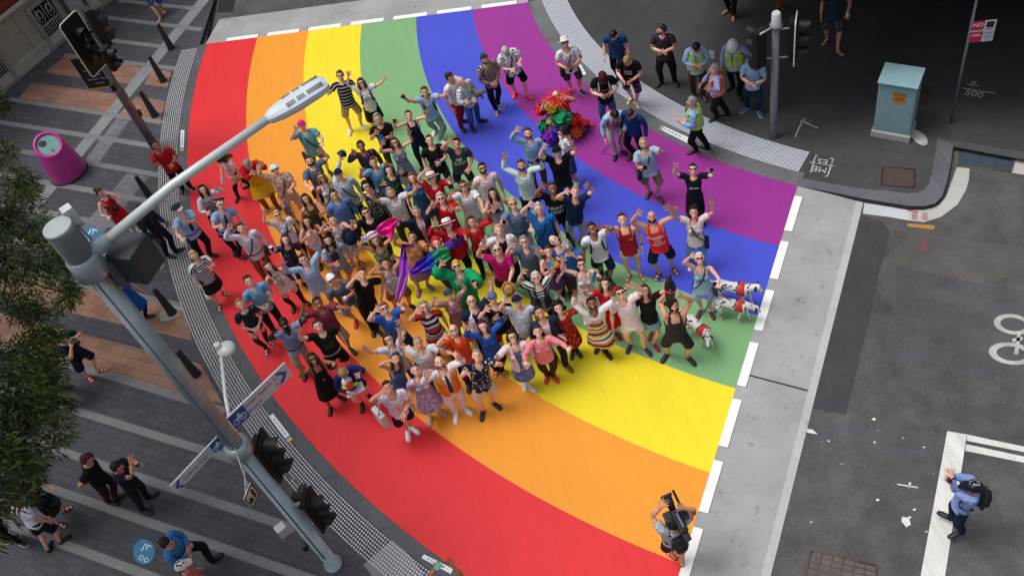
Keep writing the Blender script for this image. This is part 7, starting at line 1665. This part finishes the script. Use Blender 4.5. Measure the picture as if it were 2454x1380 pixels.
def dog_mesh(kind='dog', head=(0, -.40, .60), down=0.0, turn=0.0, fluffy=0, lg=1.0):
    k = ('dog', kind, head, down, turn)
    bm = bmesh.new()
    limb(bm, [(0, .30, .46), (0, .22, .47), (0, .05, .455), (0, -.12, .44), (0, -.26, .45), (0, -.30, .47)], [.06, .095, .092, .115, .12, .085], 16)
    hx, hy, hz_ = head
    limb(bm, [(0, -.24, .50), (hx*.5, (-.28+hy)/2, (.52+hz_)/2), head], [.085, .062, .058], 12)
    ball(bm, head, (.058, .068, .058))
    dv = np.array([math.sin(turn)*math.cos(down), -math.cos(turn)*math.cos(down), -math.sin(down)]); hv = np.array(head)
    limb(bm, [hv+dv*.03, hv+dv*.10+[0, 0, -.012], hv+dv*.165+[0, 0, -.015]], [.048, .034, .026], 10)
    sd = nrm(np.cross(dv, [0, 0, 1.]))
    for s in (1, -1):
        limb(bm, [hv+sd*.045*s+[0, 0, .035]-dv*.02, hv+sd*.075*s+[0, 0, .0]-dv*.02, hv+sd*.072*s+[0, 0, -.045]-dv*.01], [.020, .022, .012], 8)
        j = .05*s
        limb(bm, [(.065*s, -.24, .42), (.07*s, -.245-j, .25), (.07*s, -.235-j*1.6, .12), (.07*s, -.245-j*1.8, .03)], [.052, .030, .022, .022], 10)
        ball(bm, (.07*s, -.26-j*1.8, .022), (.026, .038, .022))
        limb(bm, [(.07*s, .24, .42), (.078*s, .20+j, .29), (.075*s, .29+j*1.3, .18), (.075*s, .27+j*1.5, .03)], [.078, .052, .026, .022], 10)
        ball(bm, (.075*s, .255+j*1.5, .022), (.026, .038, .022))
    if lg < 1:
        for v in bm.verts:
            if v.co.z < .40: v.co.z = .40-(.40-v.co.z)*lg
    limb(bm, [(0, .30, .50), (0, .42, .52), (0, .54, .60)], [.024, .016, .007], 8)
    me = remesh(bm, .011, 2, .45)
    if fluffy:
        for v in me.vertices: v.co += v.normal*fluffy*(.5+mnoise.noise(v.co*45))
    return me, hv, dv
def put_dog(px_rear, px_sh, label, mat, head=(0, -.42, .60), down=.5, turn=0, s=1.0, harness=True, z=.46):
    me, hv, dv = dog_mesh('d', head, down, turn); T(me)
    a, b = at(*px_rear, z*s), at(*px_sh, z*s); c = (a+b)/2; d = nrm((b-a)*[1, 1, 0]); yaw = math.atan2(d[0], -d[1])
    o = link('dog', me, None, mat); o.location = (c[0], c[1], .004); o.rotation_euler.z = yaw; o.scale = (s,)*3; tag(o, label, 'dog', 'dalmatians on leads')
    m = MB(); nz = hv+dv*.17+np.array([0, 0, -.008]); m.ell(nz, (.014, .014, .012)); m.build('nose', plain('101010'), o)
    m = MB(); sd = nrm(np.cross(dv, [0, 0, 1.]))
    for e in (1, -1): m.ell(hv+dv*.062+sd*.026*e+np.array([0, 0, .022]), (.008, .008, .008))
    m.build('eyes', plain('0c0c0c', .2), o)
    m = MB()
    for e in (1, -1): m.tube([hv+sd*.045*e+[0, 0, .046]-dv*.02, hv+sd*.082*e+[0, 0, .006]-dv*.02, hv+sd*.078*e+[0, 0, -.045]-dv*.01], [.018, .026, .012], 8)
    m.build('ears', plain('18181a', .8), o)
    if harness:
        m = MB(); m.tube([(0, -.12, .45), (0, -.17, .445), (0, -.25, .458)], [.118, .126, .130], 16); h_ = m.build('harness', simple('d02828', .7), o)
        m = MB(); m.tube([(0, -.10, .452), (0, -.115, .452)], [.119, .12], 16); m.build('harness_band', plain('1c1c20', .7), h_)
    return o, c
dal = fur('e4e4e2', '121214')
D1, c1 = put_dog((1726, 682), (1783, 693), 'dalmatian with red coat standing furthest from the camera', dal, (0.02, -.44, .56), .75, .0, 1.08)
D2, c2 = put_dog((1722, 722), (1780, 733), 'dalmatian with red coat sniffing the ground in the middle', dal, (.05, -.46, .40), 1.0, .5, 1.0)
D3, c3 = put_dog((1655, 766), (1687, 793), 'dalmatian with red coat in front of the dog walker shoes', dal, (-.12, -.42, .56), .25, -.7, .98)
hp_ = [P for r, P in PEOPLE if 'dog walker' in r['label']][0].hand['r'][0]
m = MB()
for o, c in ((D1, c1), (D2, c2), (D3, c3)):
    e = np.array([c[0], c[1], .56]); mid = (hp_+e)/2-np.array([0, 0, .12]); m.tube([hp_, hp_*.6+e*.4-np.array([0, 0, .08]), mid*.4+e*.6, e], .010, 6)
m.tube([hp_+np.array([.10*math.sin(t*1.2), .05*math.cos(t), -.10-.09*math.cos(t)]) for t in np.linspace(0, 6.3, 16)], .010, 6)
tag(m.build('dog_leash', simple('1c2440', .6)), 'dark leads running from the walker hand to the three dalmatians', 'leash')
# grey dog carried by the white bearded man
me, hv, dv = dog_mesh('g', (.05, -.36, .58), .2, .7, .03, .5); T(me); o = link('dog', me, None, fur('6c6a66')); p = at(1131, 216, 1.22); o.location = tuple(p-np.array([0, 0, .30])); o.rotation_euler = (math.radians(12), 0, math.radians(40)); o.scale = (.62, .62, .66); tag(o, 'shaggy grey dog carried in the arms of the white bearded man', 'dog')
m = MB(); m.ell(hv+dv*.19, (.018, .018, .016)); m.build('nose', plain('101010'), o)
me, hv, dv = dog_mesh('b', (0, -.40, .50), .1, 0, 0, .25); T(me); o = link('dog', me, None, simple('0e0e12', .35, var=.3)); p1, p2 = at(1606, 674, 2.15), at(1606, 738, 1.55)
ax3 = nrm(p1-p2); cc3 = (p1+p2)/2; yv = -ax3; xv = nrm(np.cross(yv, nrm(CAMP-cc3))); zv = np.cross(xv, yv)
o.matrix_world = Matrix(((xv[0], yv[0], zv[0], cc3[0]), (xv[1], yv[1], zv[1], cc3[1]), (xv[2], yv[2], zv[2], cc3[2]), (0, 0, 0, 1))) @ Matrix.Scale(.86, 4) @ Matrix.Translation((0, .05, -.48)); tag(o, 'glossy black dog with pink harness lifted overhead by the man in charcoal singlet', 'dog')
m = MB(); m.tube([(0, -.16, .45), (0, -.19, .45)], [.124, .126], 16); m.tube([(0, -.17, .57), (0, -.28, .575)], .012, 6); m.build('harness', plain('d83c70'), o)
# ------------------------------------------------------------------ bicycle of the cyclist
bp = at(690, 505, .7); fr_ = at(672, 462, .7); d = nrm((fr_-bp)*[1, 1, 0]); root = empty('bicycle', (bp[0], bp[1], .004), math.atan2(d[0], -d[1])); tag(root, 'blue bicycle held by the cyclist in white helmet', 'bicycle')
Rz = Matrix.Rotation(0, 3, 'Z'); fm = simple('1c4ca0', .3, .2)
for y_ in (-.52, .52):
    m = MB(); m.tube([(0, y_+.33*math.cos(t), .335+.33*math.sin(t)) for t in np.linspace(0, 2*math.pi, 33)], .02, 8); w = m.build('wheel', simple('141416', .7), root)
    m = MB()
    for k in range(12): m.tube([(0, y_, .335), (0, y_+.31*math.cos(k*.5236), .335+.31*math.sin(k*.5236))], .0025, 4)
    m.build('spokes', plain('b8b8bc', .3, 1), w)
m = MB()
for a, b, r in (((0, -.42, .80), (0, .02, .30), .024), ((0, -.40, .86), (0, .16, .76), .018), ((0, .02, .30), (0, .20, .84), .018), ((0, .02, .30), (0, .52, .335), .012), ((0, .17, .74), (0, .52, .335), .010), ((0, -.38, .92), (0, -.52, .335), .018)): m.tube([a, b], r, 8)
m.build('frame', fm, root); m = MB(); m.tube([(-.30, -.36, 1.02), (-.2, -.42, 1.02), (0, -.40, .99), (.2, -.42, 1.02), (.30, -.36, 1.02)], .013, 8); m.tube([(0, -.38, .9), (0, -.40, 1.0)], .016, 8); m.build('handlebar', simple('1a1a1e', .5), root)
m = MB(); m.box((0, .21, .87), (.13, .26, .05), bev=.02); m.build('saddle', simple('161618', .6), root); m = MB(); m.tube([(-.06, .02, .30), (.06, .02, .30)], .05, 12); m.tube([(-.09, .02, .30), (-.09, -.1, .18)], .012, 6); m.tube([(.09, .02, .30), (.09, .14, .42)], .012, 6); m.build('crank', plain('3c3c40', .4, 1), root)
# ------------------------------------------------------------------ silks, fan, puppet, tote
def silk(label, pts, cols, waves=3, amp=.05, seed=1, th=.004):
    """pts: (px, py, z, width m, angle of the width in the image in degrees)"""
    r_ = np.random.RandomState(seed); C3 = [at(p[0], p[1], p[2]) for p in pts]; n = 26; m = MB(); rows = []
    for i in range(n+1):
        t = i/n*(len(pts)-1); k = min(int(t), len(pts)-2); f = t-k; f2 = f*f*(3-2*f); c = C3[k]*(1-f2)+C3[k+1]*f2; w = pts[k][3]*(1-f2)+pts[k+1][3]*f2; a = math.radians(pts[k][4]*(1-f2)+pts[k+1][4]*f2)
        wd_ = RT*math.cos(a)-UP*math.sin(a); row = []
        for j in range(15):
            u = j/14-.5; row.append(m.bm.verts.new(c+wd_*w*u-FW*amp*math.sin(u*waves*6.28+t*1.7+seed)+np.array([0, 0, .02*math.sin(t*5+u*9)])))
        rows.append(row)
    for i in range(n):
        m.mi = min(len(cols)-1, int(i/n*len(cols)))
        for j in range(14): m._f([rows[i][j], rows[i+1][j], rows[i+1][j+1], rows[i][j+1]], True)
    o = m.build('silk_scarf', [simple(c, .4, var=.1, bmp=.05) for c in cols]); s = o.modifiers.new('s', 'SOLIDIFY'); s.thickness = th; tag(o, label, 'scarf'); return o
silk('hot pink and white silk scarf swirling over the crowd', [(868, 576, 2.0, .10, 60), (885, 566, 2.05, .16, 70), (905, 556, 2.1, .12, 60), (922, 548, 2.15, .28, 80), (940, 548, 2.15, .42, 95), (950, 538, 2.2, .30, 110)], ['f4e8f0', 'f0c8e0', 'e8189c', 'e8108c', 'd80c80'], 2, .07, 2)
silk('violet to lilac silk streaming from the hand of the peach performer', [(992, 588, 1.75, .06, 80), (968, 590, 1.8, .10, 60), (968, 620, 1.7, .18, 10), (968, 660, 1.5, .20, 5), (960, 700, 1.3, .16, 0), (952, 725, 1.15, .08, 0)], ['5a108c', '6c1cA0', '9a3cc0', 'b860cc', 'c87cd0'], 1.5, .05, 5)
silk('purple, blue and green rainbow silk waved by the purple performer', [(984, 654, 1.75, .10, 60), (1005, 643, 1.8, .26, 60), (1030, 630, 1.85, .30, 65), (1055, 614, 1.85, .36, 75), (1078, 606, 1.85, .20, 80)], ['6c10a8', '2c18b0', '1440c0', '0c8060', '109048'], 2.5, .05, 7)
m = MB(); c = at(1326, 646, 1.25); 
for k in range(10):
    a0, a1 = math.radians(20+14*k), math.radians(20+14*(k+1)); m.mi = k//2
    P3 = [c+RT*r*math.cos(a)+UP*r*math.sin(a)-FW*.012*(k % 2) for r, a in ((.02, a0), (.17, a0), (.17, a1), (.02, a1))]; m.poly([tuple(p) for p in P3])
o = m.build('hand_fan', [plain(x) for x in ('e03030', 'f09020', '40c040', '2890d8', '8040b0')]); o.modifiers.new('s', 'SOLIDIFY').thickness = .004; tag(o, 'rainbow hand fan held by the woman in purple top', 'fan')
p = at(834, 918, 1.15); o = empty('bird_puppet', tuple(p)); tag(o, 'bright red, yellow and white bird puppet with white paper below', 'puppet')
m = MB(); m.ell((0, 0, .06), (.10, .10, .11)); m.build('head', simple('e8e0ec', .7), o); m = MB(); m.ell((.02, -.05, .05), (.08, .08, .08)); m.ell((.04, -.09, .0), (.05, .05, .05)); m.build('face', simple('e04020', .7), o)
m = MB(); m.ell((-.05, -.04, -.03), (.08, .06, .05)); m.ell((.10, -.02, -.06), (.09, .04, .03)); m.build('wing', simple('c8d820', .7), o); m = MB(); m.ell((.0, 0, -.12), (.14, .10, .05)); m.build('body', simple('2c3c90', .7), o)
m = MB(); m.box((.06, -.03, -.20), (.36, .22, .012), Matrix.Rotation(.2, 3, 'Z')); m.build('paper', simple('e4e0ec', .7), o)
P0_ = [P for r, P in PEOPLE if 'nearest of the crowd' in r['label']][0]; p = at(913, 1000, .95); o = empty('tote_bag', tuple(p)); tag(o, 'beige canvas tote bag with yellow lanyard of the nearest man', 'bag')
m = MB(); m.box((0, 0, 0), (.12, .34, .40), Matrix.Rotation(.5, 3, 'Z'), bev=.03); m.build('body', simple('c4c0bc', .85), o); m = MB(); m.tube([(0, -.1, .18), (.1, 0, .42), (.14, .06, .52), (.05, .12, .40), (0, .1, .18)], .012, 6); m.build('handle', simple('b0aca6', .85), o)
# broadcast camera on the shoulder of the cameraman
Pc = [P for r, P in PEOPLE if 'broadcast' in r['label']][0]; a, b = at(1604, 1203, 1.75), at(1648, 1290, 1.55); d = nrm(a-b); xx = nrm(np.cross(d, [0, 0, 1.])); zz_ = np.cross(xx, d); c = (a+b)/2
o = empty('video_camera'); tag(o, 'large black broadcast video camera on the shoulder of the cameraman', 'camera'); o.matrix_world = Matrix(((xx[0], d[0], zz_[0], c[0]), (xx[1], d[1], zz_[1], c[1]), (xx[2], d[2], zz_[2], c[2]), (0, 0, 0, 1)))
blk = simple('14151c', .45, var=.15)
m = MB(); m.box((0, -.02, 0), (.13, .36, .20), bev=.02); m.box((0, -.26, -.01), (.10, .14, .15), bev=.02); m.build('body', blk, o)
m = MB(); m.tube([(0, .15, .0), (0, .24, 0), (0, .25, 0), (0, .36, 0)], [.05, .055, .065, .075], 18); m.box((0, .39, 0), (.17, .05, .13), bev=.01); m.build('lens', blk, o)
m = MB(); m.box((0, -.02, .15), (.03, .22, .03), bev=.008); m.box((0, .08, .12), (.025, .02, .06)); m.box((0, -.11, .12), (.025, .02, .06)); m.build('carry_handle', simple('6c7484', .4), o)
m = MB(); m.box((-.13, .10, .06), (.12, .16, .08), bev=.01); m.build('viewfinder', simple('20242c', .4), o); m = MB(); m.tube([(.10, .0, .12), (.11, .42, .13)], .022, 10); m.build('microphone', simple('16161a', .8), o)
m = MB(); m.box((.12, .06, -.02), (.11, .20, .13), bev=.02); m.build('grip', simple('2a3040', .5), o)
# ------------------------------------------------------------------ seated performer in rainbow ruffles
root, P = person('m+ sk:1 tee:e02020 trousers:e83838 shoe:e82c50 hair:bald:silver glasses', 'performer in rainbow ruffled costume sitting on the purple stripe', head=(1334, 236), feet=[(1412, 300), (1322, 330)], face=(6, 30), sit=.50, hl=(1304, 245, .42), hr=(1352, 232, .42))
def ruffle(px_, py_, z, r, col, nm='ruffle'):
    c = at(px_, py_, z)-np.array(root.location); m = MB()
    for k in range(90):
        d = nrm(rs.normal(size=3)); o_ = c+d*r*rs.uniform(.35, 1)*[1, 1, .8]; t = nrm(np.cross(d, rs.normal(size=3))); b2 = np.cross(d, t); q = r*rs.uniform(.28, .5)
        ring = [o_+(t*math.cos(x)+b2*math.sin(x))*q+d*q*.35*math.sin(x*3+k) for x in np.linspace(0, 2*math.pi, 10)[:-1]]
        vc = m.bm.verts.new(o_-d*q*.25); vs = [m.bm.verts.new(p) for p in ring]
        for i in range(9): m._f([vc, vs[i], vs[(i+1) % 9]], True)
    m.build(nm, simple(col, .7, var=.2, scale=14), root, recalc=False)
for q in ((1299, 262, .85, .17, 'e02018'), (1322, 256, .95, .17, 'e8c030'), (1346, 282, .75, .24, '10945a'), (1306, 302, .40, .17, '109058'), (1330, 312, .35, .17, '1c38c0'), (1316, 324, .25, .20, '8c20b8'), (1374, 292, .40, .22, 'd82818'), (1382, 314, .20, .17, 'e87818'), (1350, 318, .22, .18, '6c20b0'), (1396, 306, .16, .15, '2038b8'), (1324, 286, .6, .16, 'c8b880')): ruffle(*q)
m = MB(); hc_ = P.pos[4]+np.array([0, 0, .10])-np.array(root.location)
for k in range(36):
    a = math.radians(-40+360*k/36+rng.uniform(-6, 6)); q = P.left*math.cos(a)-P.f*math.sin(a)*.9; e = hc_+q*rng.uniform(.36, .5)+np.array([0, 0, rng.uniform(-.10, .04)]); m.tube([hc_+q*.07, e], [.012, .010], 5)
m.build('headdress', simple('e01c28', .5), root)
root['label'] = 'performer in rainbow ruffled costume sitting on the purple stripe'
